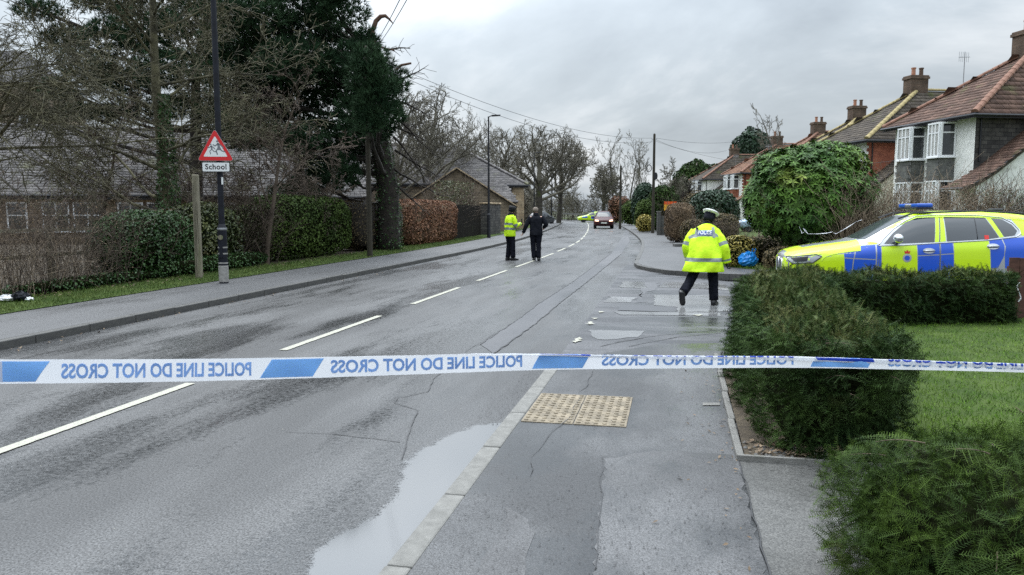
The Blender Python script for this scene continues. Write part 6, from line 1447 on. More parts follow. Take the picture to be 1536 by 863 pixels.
def skin_line(name, pts, bv, m, parent, r=.012, axis='L', closed=False, off=.004):
    P_ = []; pts = list(pts) + ([pts[0]] if closed else [])
    for i in range(len(pts)-1):
        n = max(1, int(math.hypot(pts[i+1][0]-pts[i][0], pts[i+1][1]-pts[i][1])/.06))
        for k in range(n): P_.append((pts[i][0]+(pts[i+1][0]-pts[i][0])*k/n, pts[i][1]+(pts[i+1][1]-pts[i][1])*k/n))
    P_.append(pts[-1]); q = []
    for a, c in P_:
        loc, n, i, d = bv.ray_cast(Vector((-a, 3, c)) if axis == 'L' else Vector((1, a, c)), Vector((0, -1, 0)) if axis == 'L' else Vector((-1, 0, 0)))
        if loc: q.append(loc + n*off)
    if len(q) < 2: return
    b = MB(); b.tube(q, r, 5); return b.build(name, m, parent, smooth=True)
def wheel(parent, s, y, r, w=.24, spokes=5):
    sg_ = 1 if y > 0 else -1; o = bpy.data.objects.new('wheel', None); col.objects.link(o); o.parent = parent; o.location = (-s, y, r)
    def ring(rr, yy): return [(rr*math.cos(2*math.pi*k/24), yy*sg_, rr*math.sin(2*math.pi*k/24)) for k in range(24)]
    b = MB(); b.rings([ring(r*.68, -w), ring(r*.97, -w), ring(r, -w*.8), ring(r, -w*.2), ring(r*.97, 0), ring(r*.70, .005)]); b.build('tyre', M['tyre'], o)
    b = MB(); b.rings([ring(r*.70, -.03), ring(r*.70, .002), ring(r*.62, .006), ring(r*.60, -.05)], caps=False); b.lathe([(0.001, 0)], 3) if False else None
    for k in range(spokes):
        a = 2*math.pi*k/spokes; d = Vector((math.cos(a), 0, math.sin(a))); e_ = Vector((-math.sin(a), 0, math.cos(a)))
        b.obox(d*0 - e_*r*.09 + Vector((0, -.03*sg_, 0)), d*r*.63, e_*r*.18, Vector((0, .022*sg_, 0)))
    b.build('rim', M['rim'], o)
    b = MB(); b.rings([ring(r*.62, -.07), ring(r*.62, -.055)]); b.build('brake_disc', M['tyre'], o)
# ---- the near police estate
XL = 4.92
F_ = Vector((5.97, 14.0)); Hd = Vector((-.978, .206)); side_n = Vector((-.206, -.978))
gz = -.096
def zz8(zx, zy):                             # picture point -> distance from the nose and height on the near flank
    px, py = 1136 + zx/3.84, 280 + zy/3.84; r_ = (px-768)/1150; t_ = (14*r_ - 5.97)/(.978 + .206*r_); Y = 14.0 - .206*t_
    return (t_ + .9, DP(px, py, Y).z - gz)
X = thing('police_estate_car', 'police estate car in yellow and blue checks parked behind the yew hedge', 'police car', (F_.x + Hd.x*.9 - side_n.x*.99, F_.y + Hd.y*.9 - side_n.y*.99, gz), math.atan2(Hd.y, Hd.x))
stX = [(0, .45, .78, .86, .66, .68, .52), (.05, .34, .84, .95, .84, .84, .66), (.30, .27, .92, 1.03, .95, .94, .74), (.9, .25, .99, 1.13, .99, .985, .78), (1.32, .25, 1.03, 1.19, 1.0, .985, .79), (1.62, .25, 1.06, 1.40, 1.0, .98, .72), (2.1, .25, 1.09, 1.67, 1.0, .975, .66), (2.5, .25, 1.11, 1.735, 1.0, .97, .64), (3.3, .25, 1.13, 1.735, 1.0, .97, .64), (4.1, .25, 1.16, 1.69, 1.0, .965, .63), (4.55, .27, 1.18, 1.58, .97, .93, .60), (4.84, .35, 1.12, 1.22, .93, .88, .66), (4.92, .5, .95, 1.02, .85, .8, .6)]
_, bvX = body('body', stX, M['silver'], X, (.9, 3.875), .41)
def pz(l, bottom=None): return [zz8(a, c) for a, c in l]
def vinyl(l, m, zlow=None, name='vinyl_panel'):
    q = pz(l)
    if zlow is not None: q = [(s, z) if i < len(q)-2 else (s, zlow) for i, (s, z) in enumerate(q)]
    skin_patch(name, q, bvX, m, X, 'L', .003)
Hv, Bl = M['hiviz'], M['blue_vinyl']
vinyl([(505, 432), (497, 351), (690, 333), (700, 326), (640, 317), (480, 335), (335, 330), (215, 342), (150, 370), (120, 402), (118, 520), (505, 520)], Hv)
vinyl([(568, 347), (497, 352), (503, 407), (556, 412)], Bl); vinyl([(683, 337), (576, 346), (563, 411), (684, 418)], Bl)
vinyl([(714, 345), (692, 336), (692, 500), (716, 500)], Bl, .5); vinyl([(553, 418), (503, 414), (520, 520), (545, 520)], Bl); vinyl([(684, 424), (561, 418), (550, 520), (684, 520)], Bl, .5)
vinyl([(920, 340), (718, 347), (722, 500), (930, 500)], Hv, .45)
vinyl([(1050, 331), (924, 338), (928, 396), (1051, 390)], Bl); vinyl([(1051, 396), (928, 402), (932, 500), (1053, 500)], Bl, .45)
vinyl([(1128, 326), (1060, 330), (1060, 389), (1132, 384)], Bl); vinyl([(1132, 390), (1060, 395), (1062, 500), (1140, 500)], Bl, .45)
vinyl([(1337, 315), (1134, 326), (1142, 500), (1355, 500)], Hv, .45)
vinyl([(1412, 304), (1342, 313), (1352, 470), (1390, 470), (1424, 400), (1426, 340)], Bl)
vinyl([(1640, 285), (1421, 304), (1434, 345), (1428, 400), (1432, 470), (1640, 500)], Bl)
vinyl([(1760, 330), (1655, 290), (1655, 500), (1700, 500)], Hv, .55)
skin_patch('roof_vinyl', [(1.72, 1.40), (2.05, 1.58), (2.5, 1.665), (3.3, 1.68), (4.1, 1.64), (4.5, 1.53), (4.5, 1.45), (4.1, 1.58), (3.3, 1.615), (2.5, 1.61), (2.15, 1.55), (1.85, 1.42)], bvX, Hv, X, 'L', .003, minw=.2)
for s0, s1 in ((2.15, 3.0), (3.0, 3.8), (3.8, 4.5)): skin_patch('roof_vinyl', [(s0, -.60), (s1, -.60), (s1, .63), (s0, .63)], bvX, Hv, X, 'T', .003)
vinyl([(1068, 176), (1048, 177), (1027, 322), (1050, 321)], Hv, name='pillar_vinyl'); vinyl([(1094, 175), (1075, 176), (1058, 320), (1090, 317)], Hv, name='pillar_vinyl'); vinyl([(1373, 181), (1343, 179), (1405, 296), (1428, 292)], Hv, name='pillar_vinyl')
vinyl([(1640, 215), (1560, 188), (1485, 172), (1500, 200), (1528, 245), (1534, 285), (1640, 280)], Hv)
for wl in ([(735, 331), (790, 272), (870, 210), (940, 183), (1046, 179), (1024, 321), (840, 328)], [(1098, 177), (1339, 181), (1400, 295), (1330, 304), (1098, 317)], [(1375, 184), (1440, 193), (1488, 222), (1512, 258), (1494, 283), (1431, 291)]):
    skin_patch('side_window', pz(wl), bvX, M['car_glass'], X, 'L', .005)
skin_line('window_trim', pz([(700, 342), (740, 297), (800, 246), (870, 202), (940, 173), (1060, 165), (1300, 168), (1440, 181), (1495, 210), (1526, 250), (1530, 275), (1500, 292), (1330, 311), (1060, 326), (840, 339)]), bvX, M['chrome'], X, .011, closed=True, off=.004)
skin_line('door_gap', pz([(1072, 178), (1054, 325), (1056, 500)]), bvX, M['black'], X, .005, off=.002); skin_line('pillar_gap', pz([(1275, 180), (1275, 306)]), bvX, M['black'], X, .008)
skin_patch('windscreen', [(-.70, 1.22), (.70, 1.22), (.60, 1.64), (-.60, 1.64)], bvX, M['wind_glass'], X, 'F', .006); skin_patch('rear_window', [(-.62, 1.22), (.62, 1.22), (.52, 1.55), (-.52, 1.55)], bvX, M['car_glass'], X, 'B', .006)
hl = skin_patch('headlight', pz([(186, 411), (345, 394), (374, 405), (325, 440), (216, 447), (194, 431)]), bvX, M['lamp_glass'], X, 'L', .009)
skin_line('lamp_outline', pz([(186, 411), (345, 394), (374, 405), (325, 440), (216, 447), (194, 431)]), bvX, M['black'], X, .012, closed=True, off=.006); skin_patch('lamp_shade', pz([(200, 414), (300, 405), (290, 432), (225, 436)]), bvX, M['black'], X, 'L', .012)
for sy in (-1, 1):
    gq = [(sy*.06, .50), (sy*.30, .50), (sy*.36, .62), (sy*.33, .80), (sy*.09, .82), (sy*.05, .68)]; skin_patch('grille', gq, bvX, M['black'], X, 'F', .006); skin_line('grille_trim', gq, bvX, M['chrome'], X, .02, 'F', True, .008)
for sy in (-1, 1): skin_patch('nose_vinyl', [(sy*.38, .48), (sy*.86, .50), (sy*.90, .80), (sy*.80, .96), (sy*.36, .93)], bvX, Hv, X, 'F', .003)
skin_patch('bonnet_vinyl', [(.05, .30), (1.05, .40), (1.28, .55), (1.28, .97), (.5, .97), (.15, .88), (.05, .62)], bvX, Hv, X, 'T', .009, g=.04); skin_patch('bonnet_vinyl', [(.05, -.30), (1.05, -.40), (1.28, -.55), (1.28, -.97), (.5, -.97), (.15, -.88), (.05, -.62)], bvX, Hv, X, 'T', .009, g=.04)
skin_patch('bonnet_vinyl', [(.10, -.35), (.10, .35), (.38, .35), (.38, -.35)], bvX, Hv, X, 'T', .0035)
mz = zz8(797, 305)
def ell(b, c, r, n=12, k=7):
    b.rings([[(c[0]+r[0]*math.sin(max(.05, math.pi*j/k))*math.cos(2*math.pi*i/n), c[1]+r[1]*math.sin(max(.05, math.pi*j/k))*math.sin(2*math.pi*i/n), c[2]+r[2]*math.cos(math.pi*j/k)) for i in range(n)] for j in range(k+1)])
for sy in (1, -1):
    b = MB(); ell(b, (-mz[0]-.02, sy*1.06, mz[1]+.02), (.09, .13, .085)); mo = b.build('door_mirror', M['chrome'], X, smooth=True); b = MB(); b.tube([(-mz[0]-.03, sy*.90, mz[1]-.06), (-mz[0], sy*1.05, mz[1]-.05)], .035, 6); b.build('mirror_arm', M['black'], mo)
for zx, zy in ((990, 371), (1360, 346)):
    s_, z_ = zz8(zx, zy); skin_patch('handle_recess', [(s_+.10*math.cos(t), z_+.05*math.sin(t)) for t in [2*math.pi*k/14 for k in range(14)]], bvX, M['chrome'], X, 'L', .005)
    loc, n, i, d = bvX.ray_cast(Vector((-s_, 3, z_)), Vector((0, -1, 0))); b = MB(); b.tube([(-s_-.09, loc.y+.02, z_), (-s_, loc.y+.045, z_+.005), (-s_+.09, loc.y+.02, z_)], .016, 6); b.build('door_handle', M['silver'], X, smooth=True)
s_, z_ = zz8(865, 412); cm = M['silver']                       # round crest with a crown on the door
skin_patch('crest', [(s_+.075*math.cos(t), z_+.075*math.sin(t)) for t in [2*math.pi*k/16 for k in range(16)]], bvX, M['chrome'], X, 'L', .006, g=.03); skin_patch('crest_centre', [(s_+.045*math.cos(t), z_+.045*math.sin(t)) for t in [2*math.pi*k/12 for k in range(12)]], bvX, Bl, X, 'L', .009, g=.03)
skin_patch('crest_crown', [(s_-.04, z_+.08), (s_+.04, z_+.08), (s_+.05, z_+.13), (s_+.02, z_+.115), (s_, z_+.15), (s_-.02, z_+.115), (s_-.05, z_+.13)], bvX, M['redsticker'], X, 'L', .006, g=.03)
s_, z_ = zz8(1328, 293); skin_patch('window_sticker', [(s_-.035, z_-.04), (s_+.035, z_-.04), (s_+.035, z_+.03), (s_-.035, z_+.03)], bvX, M['redsticker'], X, 'L', .009)
lb_ = bpy.data.objects.new('light_bar', None); col.objects.link(lb_); lb_.parent = X; lb_.location = (-2.42, 0, 1.765)
b = MB(); b.box(-.15, -.60, .0, .15, .60, .035); b.build('base', M['black'], lb_, bevel=.01); b = MB(); b.box(-.14, -.59, .036, .14, -.22, .11); b.box(-.14, .22, .036, .14, .59, .11); b.build('beacon', M['bluelamp'], lb_, bevel=.025); b = MB(); b.box(-.13, -.21, .036, .13, .21, .10); b.build('centre_unit', M['grey_metal'], lb_, bevel=.02)
for sy in (-1, 1):
    b = MB(); b.tube([(-1.95, sy*.70, 1.60), (-2.2, sy*.68, 1.70), (-3.3, sy*.68, 1.74), (-4.3, sy*.66, 1.68)], .018, 6); b.build('roof_rail', M['black'], X)
b = MB(); b.box(-3.9, -.12, 1.72, -3.7, .12, 1.78); b.build('roof_aerial', M['black'], X, bevel=.02)
for s in (.9, 3.875):
    for sy in (-1, 1): wheel(X, s, sy*.97, .37)
# ---- other cars
def hatch(label, name, loc, rz, paint, L=4.2, H=1.5, W_=.88, lit=False, police=False, suv=False, group=None, cat='car', rot=None):
    o = thing(name, label, cat, loc, rz, group); k = L/4.2; h = H/1.5
    if rot: o.rotation_euler = rot
    st = [(0, .40, .58, .64, .60, .60, .5), (.06, .28, .66, .74, .80, .78, .62), (.35, .22, .76, .86, W_, W_-.02, .66), (.95, .20, .84, .95, W_, W_-.02, .68), (1.15, .20, .87, 1.0, W_, W_-.02, .68), (1.5, .20, .90, 1.24, W_, W_-.03, .62), (1.95, .20, .92, 1.44, W_, W_-.03, .57), (2.5, .20, .94, 1.5, W_, W_-.03, .56), (3.2, .20, .96, 1.46, W_, W_-.03, .55), (3.7, .22, .98, 1.36, W_-.01, W_-.05, .53), (4.02, .30, .95, 1.10, W_-.04, W_-.08, .55), (4.2, .42, .78, .85, .72, .70, .5)]
    st = [(s*k, a*h, c*h, d*h, e_, f, g_) for s, a, c, d, e_, f, g_ in st]
    wr_ = .32*h; _, bv = body('body', st, paint, o, (.8*k, 3.4*k), wr_*1.12)
    for ax in 'LR':
        for q in ([(1.32, .97), (1.52, 1.16), (1.92, 1.36), (2.25, 1.40), (2.25, .97)], [(2.33, .97), (2.33, 1.40), (3.1, 1.38), (3.42, 1.28), (3.5, 1.02)]): skin_patch('side_window', [(s*k, z*h) for s, z in q], bv, M['car_glass'], o, ax, .006, minw=.35)
    skin_patch('windscreen', [(-.62, 1.01*h), (.62, 1.01*h), (.50, 1.40*h), (-.50, 1.40*h)], bv, M['wind_glass'], o, 'F', .006); skin_patch('rear_window', [(-.55, 1.04*h), (.55, 1.04*h), (.45, 1.34*h), (-.45, 1.34*h)], bv, M['car_glass'], o, 'B', .006)
    for sy in (-1, 1):
        skin_patch('headlight', [(sy*.48, .62*h), (sy*.78, .64*h), (sy*.80, .74*h), (sy*.50, .72*h)], bv, M['headlit'] if lit else M['lamp_glass'], o, 'F', .010); skin_patch('tail_light', [(sy*.55, .74*h), (sy*.75, .74*h), (sy*.75, .95*h), (sy*.6, .95*h)], bv, M['redsticker'], o, 'B', .01)
        b = MB(); ell(b, (-1.42*k, sy*(W_+.10), .98*h), (.07, .11, .075)); b.tube([(-1.42*k, sy*(W_-.05), .93*h), (-1.42*k, sy*(W_+.1), .95*h)], .03, 5); b.build('door_mirror', paint, o, smooth=True)
        for s in (.8*k, 3.4*k): wheel(o, s, sy*(W_-.015), wr_)
    skin_patch('grille', [(-.38, .40*h), (.38, .40*h), (.42, .58*h), (-.42, .58*h)], bv, M['black'], o, 'F', .008); b = MB(); loc_, *_ = bv.ray_cast(Vector((1, 0, .5*h)), Vector((-1, 0, 0))); b.box(loc_.x+.01, -.26, .44*h, loc_.x+.03, .26, .545*h); b.build('number_plate', M['plate'], o)
    b = MB(); loc_, *_ = bv.ray_cast(Vector((-8, 0, .6*h)), Vector((1, 0, 0))); b.box(loc_.x-.03, -.26, .58*h, loc_.x-.01, .26, .69*h); b.build('number_plate', M['plate'], o)
    for q in ([(1.28, .25), (1.28, .93)], [(2.29, .25), (2.29, .95)]): skin_line('door_gap', [(s*k, z*h) for s, z in q], bv, M['black'], o, .006)
    if police:
        xs = [.12, .55, 1.25, 1.75, 2.3, 2.85, 3.35, 3.8, 4.1]
        for ax in 'LR':
            for i in range(len(xs)-1):
                skin_patch('vinyl_panel', [(xs[i]*k, .62*h if i in (0, 1, 6, 7) else .5*h), (xs[i+1]*k, .62*h if i in (0, 1, 5, 6, 7) else .5*h), (xs[i+1]*k, .92*h), (xs[i]*k, .88*h if i else .70*h)], bv, M['blue_vinyl'] if i in (1, 3, 5, 7) else M['hiviz'], o, ax, .003)
            skin_patch('roof_vinyl', [(1.6*k, 1.30*h), (2.0*k, 1.425*h), (3.2*k, 1.42*h), (3.65*k, 1.31*h), (3.7*k, 1.36*h), (3.2*k, 1.49*h), (2.0*k, 1.49*h)], bv, M['hiviz'], o, ax, .003, minw=.2)
        b = MB(); b.box(-2.2*k, -.5, 1.5*h, -1.95*k, .5, 1.5*h+.10); b.build('light_bar', M['bluelamp'], o, bevel=.02)
    return o
oc = W(906, 343.5); hatch('dark maroon car driving towards the camera with its headlights on', 'oncoming_car', (oc.x, oc.y+.1, .0), R(-95.5), M['maroon'], 4.3, 1.62, .91, lit=True)
pc_ = PC(-.9, 108.5, 0); fp = DP(866, 334, 108); hatch('distant police car parked sideways across the road end', 'distant_police_car', (fp.x, 108.0, .0), R(180), M['hiviz'], 4.4, 1.5, .9, police=True, cat='police car')
bc = DP(1104, 345, 56); hatch('pale blue car parked in a front drive, partly hidden by dry bushes', 'pale_blue_car', (bc.x, 56, .12), R(174), M['paleblue'], 4.0, 1.52, .86)
# the dark car nose up on the left footway
tc_ = DP(812, 335, 66); hatch('dark car standing tilted on the left footway behind the man in black', 'tilted_dark_car', (DP(823, 330, 93).x, 93, .16), 0, M['charcoal'], 4.3, 1.62, .9, rot=(R(10), R(-4), R(62)))
# blue bag on the corner grass
bb3 = rb_(1122, 20.8); bg_ = thing('blue_bag', 'crumpled bright blue plastic bag with upright handles on the corner grass', 'bag', tuple(bb3), .2); M['bluebag'] = mat('blue_plastic', (.01, .20, .62), .3, (.02, .30, .78), 8)
crumple('sack', M['bluebag'], (0, 0, 0), .27, .2, .42, 21, bg_, .14, 22, 12)
b = MB()
for dx_ in (.10, .18): b.tube([(dx_-.02, 0, .30), (dx_+.01, .01, .42), (dx_+.03, 0, .52), (dx_+.05, 0, .47)], [.03, .02, .012, .01], 5)
b.build('handles', M['bluebag'], bg_)
# ================================================================== PEOPLE
M['skin'] = mat('skin', (.50, .30, .23), .55, (.56, .36, .28), 30); M['hv'] = mat('hi_vis_cloth', (.50, .80, .01), .65, (.64, .92, .02), 9, bump=.5, bscale=14, spec=.3); M['band'] = mat('reflective_band', (.17, .20, .20), .35, (.25, .28, .28), 20)
M['trouser'] = mat('black_trouser', (.005, .006, .010), .9, (.013, .014, .021), 14, bump=.5, bscale=22, spec=.08); M['coat'] = mat('black_coat', (.007, .008, .012), .75, (.014, .015, .020), 10, bump=.5, bscale=18, spec=.08); M['boot'] = mat('boot_leather', (.009, .009, .01), .4)
M['capwhite'] = mat('cap_white', (.82, .84, .80), .6); M['glove'] = mat('black_glove', (.012, .012, .014), .7); M['hair'] = mat('grey_hair', (.13, .105, .08), .8, (.22, .18, .15), 60); M['bluepanel'] = mat('blue_back_panel', (.02, .07, .32), .5)
def skinned(name, verts, edges, radii, m, parent, root=0, lvl=2):
    bm = bmesh.new(); ly = bm.verts.layers.skin.verify(); vs_ = [bm.verts.new(v) for v in verts]
    for a, c in edges: bm.edges.new((vs_[a], vs_[c]))
    for i, v in enumerate(vs_):
        r_ = radii[i]; v[ly].radius = r_ if isinstance(r_, tuple) else (r_, r_); v[ly].use_root = (i == root)
    me = bpy.data.meshes.new(name); bm.to_mesh(me); bm.free(); o = link(name, me)
    s = o.modifiers.new('s', 'SKIN'); s.use_smooth_shade = True; s.branch_smoothing = .6; u = o.modifiers.new('u', 'SUBSURF'); u.levels = lvl; u.render_levels = lvl
    dg = bpy.context.evaluated_depsgraph_get(); me2 = bpy.data.meshes.new_from_object(o.evaluated_get(dg)); o.modifiers.clear(); o.data = me2; me2.materials.clear(); me2.materials.append(m); o.parent = parent
    me2.polygons.foreach_set('use_smooth', [True]*len(me2.polygons)); return o
def loft(name, rings, mats, parent, mis=None, n=20, wr=.0, seed=1, caps=True):
    """rings: (centre, rx, ry, yaw, tilt-normal or None); soft folds from wr"""
    r = random.Random(seed); ph = [r.uniform(0, 6.28) for _ in range(6)]; b = MB(); rg = []
    for j, q in enumerate(rings):
        c, rx, ry = Vector(q[0]), q[1], q[2]; yaw = q[3] if len(q) > 3 else 0; ax = Vector(q[4]).normalized() if len(q) > 4 else Vector((0, 0, 1))
        u = Vector((math.cos(yaw), math.sin(yaw), 0)); u = (u - ax*u.dot(ax)).normalized(); v = ax.cross(u); ring = []
        for i in range(n):
            t = 2*math.pi*i/n; f = 1 + wr*(math.sin(3*t+ph[0]+j*.9)+math.sin(5*t+ph[1]-j*1.3)+.7*math.sin(8*t+ph[2]+j*2.1)); ct, st_ = math.cos(t), math.sin(t)
            ct = math.copysign(abs(ct)**.85, ct); st_ = math.copysign(abs(st_)**.85, st_); ring.append(c + u*ct*rx*f + v*st_*ry*f)
        rg.append(ring)
    b.rings(rg, mis=mis, caps=caps); o = b.build(name, mats, parent, smooth=True); return o, rg
def limbrings(pts, rad, per=5, flat=1.0):
    """smooth tube rings along a bent limb"""
    P_ = [Vector(p) for p in pts]; out_ = []
    for i in range(len(P_)-1):
        for k in range(per):
            t = k/per; out_.append((P_[i].lerp(P_[i+1], t), rad[i]+(rad[i+1]-rad[i])*t))
    out_.append((P_[-1], rad[-1])); n = len(out_); sm = []
    for i in range(n):
        a, c = out_[max(i-1, 0)], out_[min(i+1, n-1)]; p = (a[0]+out_[i][0]*2+c[0])/4 if 0 < i < n-1 else out_[i][0]; sm.append((p, out_[i][1]))
    R_ = []
    for i in range(n):
        d = (sm[min(i+1, n-1)][0] - sm[max(i-1, 0)][0]).normalized(); R_.append((sm[i][0], sm[i][1], sm[i][1]*flat, 0, d if abs(d.z) < 2 else d))
    return R_
def hand(parent, w_, d, m, side, spread=(1, 0, 0), curl=.5, s=1.0):
    """palm and five curled fingers grown from the wrist w_ along d"""
    w_ = Vector(w_); d = Vector(d).normalized(); sp = Vector(spread); sp = (sp - d*sp.dot(d)).normalized(); pn_ = d.cross(sp)*side
    V = [w_, w_+d*.045*s, w_+d*.085*s]; E_ = [(0, 1), (1, 2)]; Rr = [(.026*s, .020*s), (.036*s, .018*s), (.038*s, .015*s)]
    for k in range(4):
        L_ = (.068, .078, .072, .056)[k]*s; b0 = w_ + d*.088*s + sp*(.030-.020*k)*s; i0 = len(V); V += [b0, b0+(d*.9+pn_*curl*.5)*L_*.45, b0+(d*.75+pn_*curl*1.1)*L_*.75, b0+(d*.5+pn_*curl*1.8)*L_*.95]; Rr += [.0105*s, .0095*s, .0085*s, .0072*s]; E_ += [(2, i0), (i0, i0+1), (i0+1, i0+2), (i0+2, i0+3)]
    i0 = len(V); b0 = w_ + d*.030*s + sp*.034*s; V += [b0, b0+(d*.6+sp*.6+pn_*.25)*.034*s, b0+(d*.85+sp*.45+pn_*.6)*.060*s]; Rr += [.013*s, .011*s, .0085*s]; E_ += [(1, i0), (i0, i0+1), (i0+1, i0+2)]
    return skinned('hand', V, E_, Rr, m, parent, 0, 1)
def person(label, loc, rz, J, top, cap, hair=None, gloves=None, coatlen=None, backpanel=False, group=None):
    """J: joint places in the figure's own frame (facing +y)"""
    o = thing('person', label, 'person', loc, rz, group); g = {k: Vector(v) for k, v in J.items()}
    hd, nk = g['head'], g['neck']; fd = g.get('face', Vector((0, 1, 0))).normalized(); up_ = (hd-nk).normalized(); sd_ = fd.cross(up_)
    names = ['pelvis', 'waist', 'chest', 'neck']; V = [g[n] for n in names] + [hd - up_*.06, hd + up_*.02, hd + up_*.085]; Rr = [(.15, .11), (.13, .10), (.16, .11), .055, .072, .092, .070]; E_ = [(i, i+1) for i in range(6)]
    V += [hd + fd*.085 - up_*.01, hd + fd*.108 - up_*.025]; Rr += [.022, .011]; E_ += [(5, 7), (7, 8)]                    # nose
    for s in (-1, 1): V.append(hd + sd_*s*.088 - up_*.005); Rr.append((.018, .028)); E_.append((5, len(V)-1))              # ears
    for s, k in ((-1, 'l'), (1, 'r')):
        i = len(V); V += [g['sh'+k], g['el'+k], g['wr'+k]]; Rr += [.062, .047, .032]; E_ += [(2, i), (i, i+1), (i+1, i+2)]
        i = len(V); V += [g['hip'+k], g['kn'+k], g['an'+k]]; Rr += [.092, .065, .045]; E_ += [(0, i), (i, i+1), (i+1, i+2)]
    skinned('body', V, E_, Rr, M['skin'], o)
    for s in (-1, 1):
        b = MB(); c = hd + fd*.088 + sd_*s*.032 + up_*.012; ell(b, c, (.012, .010, .009), 8, 5); b.build('eye', M['sign_black'], o)
    b = MB(); c = hd + fd*.086 - up_*.058; b.tube([c - sd_*.024, c + fd*.006, c + sd_*.024], .006, 5); b.build('mouth', M['redtile'], o)
    # trousers: two legs and a seat
    for k in ('l', 'r'):
        h, kn, an = g['hip'+k], g['kn'+k], g['an'+k]; pts = [h + Vector((0, 0, .10)), h - (h-kn)*.25, h.lerp(kn, .8), kn.lerp(an, .35), an + (kn-an)*.05]
        loft('trouser_leg', limbrings(pts, [.125, .118, .088, .082, .078]), M['trouser'], o, wr=.022, seed=ord(k), n=16)
        toe = g.get('toe'+k, Vector((0, 1, 0))).normalized(); heel = an - Vector((0, 0, .0)); dn = g.get('dn'+k, Vector((0, 0, -1))).normalized()
        R_ = []; sole = an + dn*.075
        for t, rx, rz_ in ((-.075, .036, .05), (-.04, .046, .066), (.02, .05, .062), (.09, .052, .044), (.15, .050, .034), (.19, .034, .024)):
            R_.append((sole + toe*t - dn*rz_*.75, rx, rz_, 0, toe))
        loft('boot', R_, M['boot'], o, n=14); loft('boot_cuff', limbrings([an + (kn-an).normalized()*.14, an, an+dn*.03], [.058, .056, .05], 3), M['boot'], o, n=12)
    # coat or jacket body with reflective bands
    pl_, ch_ = g['pelvis'], g['chest']; hem = g['hem']; R_ = []; mis = []; lay = top['lay']
    for (t, rx, ry, mi) in lay:
        if t <= 1: c = hem.lerp(pl_, t)
        elif t <= 2: c = pl_.lerp(g['waist'], t-1)
        elif t <= 3: c = g['waist'].lerp(ch_, t-2)
        else: c = ch_.lerp(nk, t-3)
        R_.append((c, rx, ry, top.get('yaw', 0), (ch_-pl_) if t > 1 else Vector((0, 0, 1)))); mis.append(mi)
    jk, rg = loft('jacket', R_, [M[x] for x in top['mats']], o, mis=mis[:-1], wr=top.get('wr', .02), seed=3, n=28)
    for k, s in (('l', -1), ('r', 1)):
        sh, el, wr_ = g['sh'+k], g['el'+k], g['wr'+k]; sh0 = sh - Vector((s*.03, 0, -.01)); q = top.get('sleeve', (.088, .092, .078, .070, .066))
        rr_ = limbrings([sh0, sh.lerp(el, .45), el, el.lerp(wr_, .6), wr_ + (wr_-el).normalized()*.01], q, 6); n = len(rr_)-1; mm = [0]*n
        if len(top['mats']) > 1:
            for a in top.get('sb', (9, 18)): mm[a] = 1; mm[a+1] = 1
        loft('sleeve', rr_, [M[x] for x in top['mats']], o, mis=mm, wr=.028, seed=ord(k)+1, n=18)
        if gloves is None or s in gloves: hand(o, wr_, (wr_-el), M['glove'] if gloves else M['skin'], s, (0, 1, 0), .5)
        elif True: hand(o, wr_, (wr_-el), M['skin'], s, (0, 1, 0), .5)
    if cap: loft('hair', [(hd - up_*.06 - fd*.02, .078, .084, 0, up_), (hd - up_*.01 - fd*.014, .094, .098, 0, up_), (hd + up_*.05 - fd*.01, .094, .100, 0, up_)], M['coat'], o)
    # collar
    loft('collar', [(nk - up_*.06, .11, .10, 0, up_), (nk - up_*.01, .088, .085, 0, up_), (nk + up_*.045, .080, .078, 0, up_)], M[top.get('collar', 'coat')], o, wr=.02)
    if cap == 'white':
        loft('cap_band', [(hd + up_*.028, .096, .104, 0, up_), (hd + up_*.085, .098, .106, 0, up_)], M['band'] if False else M['coat'], o)
        loft('cap_top', [(hd + up_*.083, .101, .110, 0, up_), (hd + up_*.100, .140, .146, 0, up_), (hd + up_*.112, .146, .152, 0, up_), (hd + up_*.130, .118, .126, 0, up_), (hd + up_*.138, .04, .04, 0, up_)], M['capwhite'], o, n=24)
        b = MB(); A = [hd + up_*.032 + sd_*.10*math.sin(t) + fd*.10*math.cos(t) for t in [R(-60+120*i/8) for i in range(9)]]; B = [hd + up_*.010 + sd_*.10*math.sin(t) + fd*.165*math.cos(t) for t in [R(-50+100*i/8) for i in range(9)]]; b.add(A+B, [(i, i+1, 10+i, 9+i) for i in range(8)]); b.build('peak', M['boot'], o)
    elif cap == 'black':
        loft('cap_top', [(hd + up_*.015, .098, .108, 0, up_), (hd + up_*.07, .104, .114, 0, up_), (hd + up_*.115, .112, .122, 0, up_), (hd + up_*.138, .085, .095, 0, up_), (hd + up_*.142, .02, .02, 0, up_)], M['glove'], o)
        loft('cap_band', [(hd + up_*.028, .1035, .1135, 0, up_), (hd + up_*.050, .105, .115, 0, up_)], M['capwhite'] if False else M['coat'], o)
        b = MB(); A = [hd + up_*.022 + sd_*.095*math.sin(t) + fd*.10*math.cos(t) for t in [R(-60+120*i/8) for i in range(9)]]; B = [hd + up_*.0 + sd_*.10*math.sin(t) + fd*.175*math.cos(t) for t in [R(-50+100*i/8) for i in range(9)]]; b.add(A+B, [(i, i+1, 10+i, 9+i) for i in range(8)]); b.build('peak', M['glove'], o)
    if hair:
        loft('hair', [(hd - up_*.045 - fd*.018, .082, .088, 0, up_), (hd + up_*.02 - fd*.012, .098, .102, 0, up_), (hd + up_*.075 - fd*.006, .090, .098, 0, up_), (hd + up_*.112, .055, .065, 0, up_), (hd + up_*.122, .01, .01, 0, up_)], M['hair'], o, wr=.02)
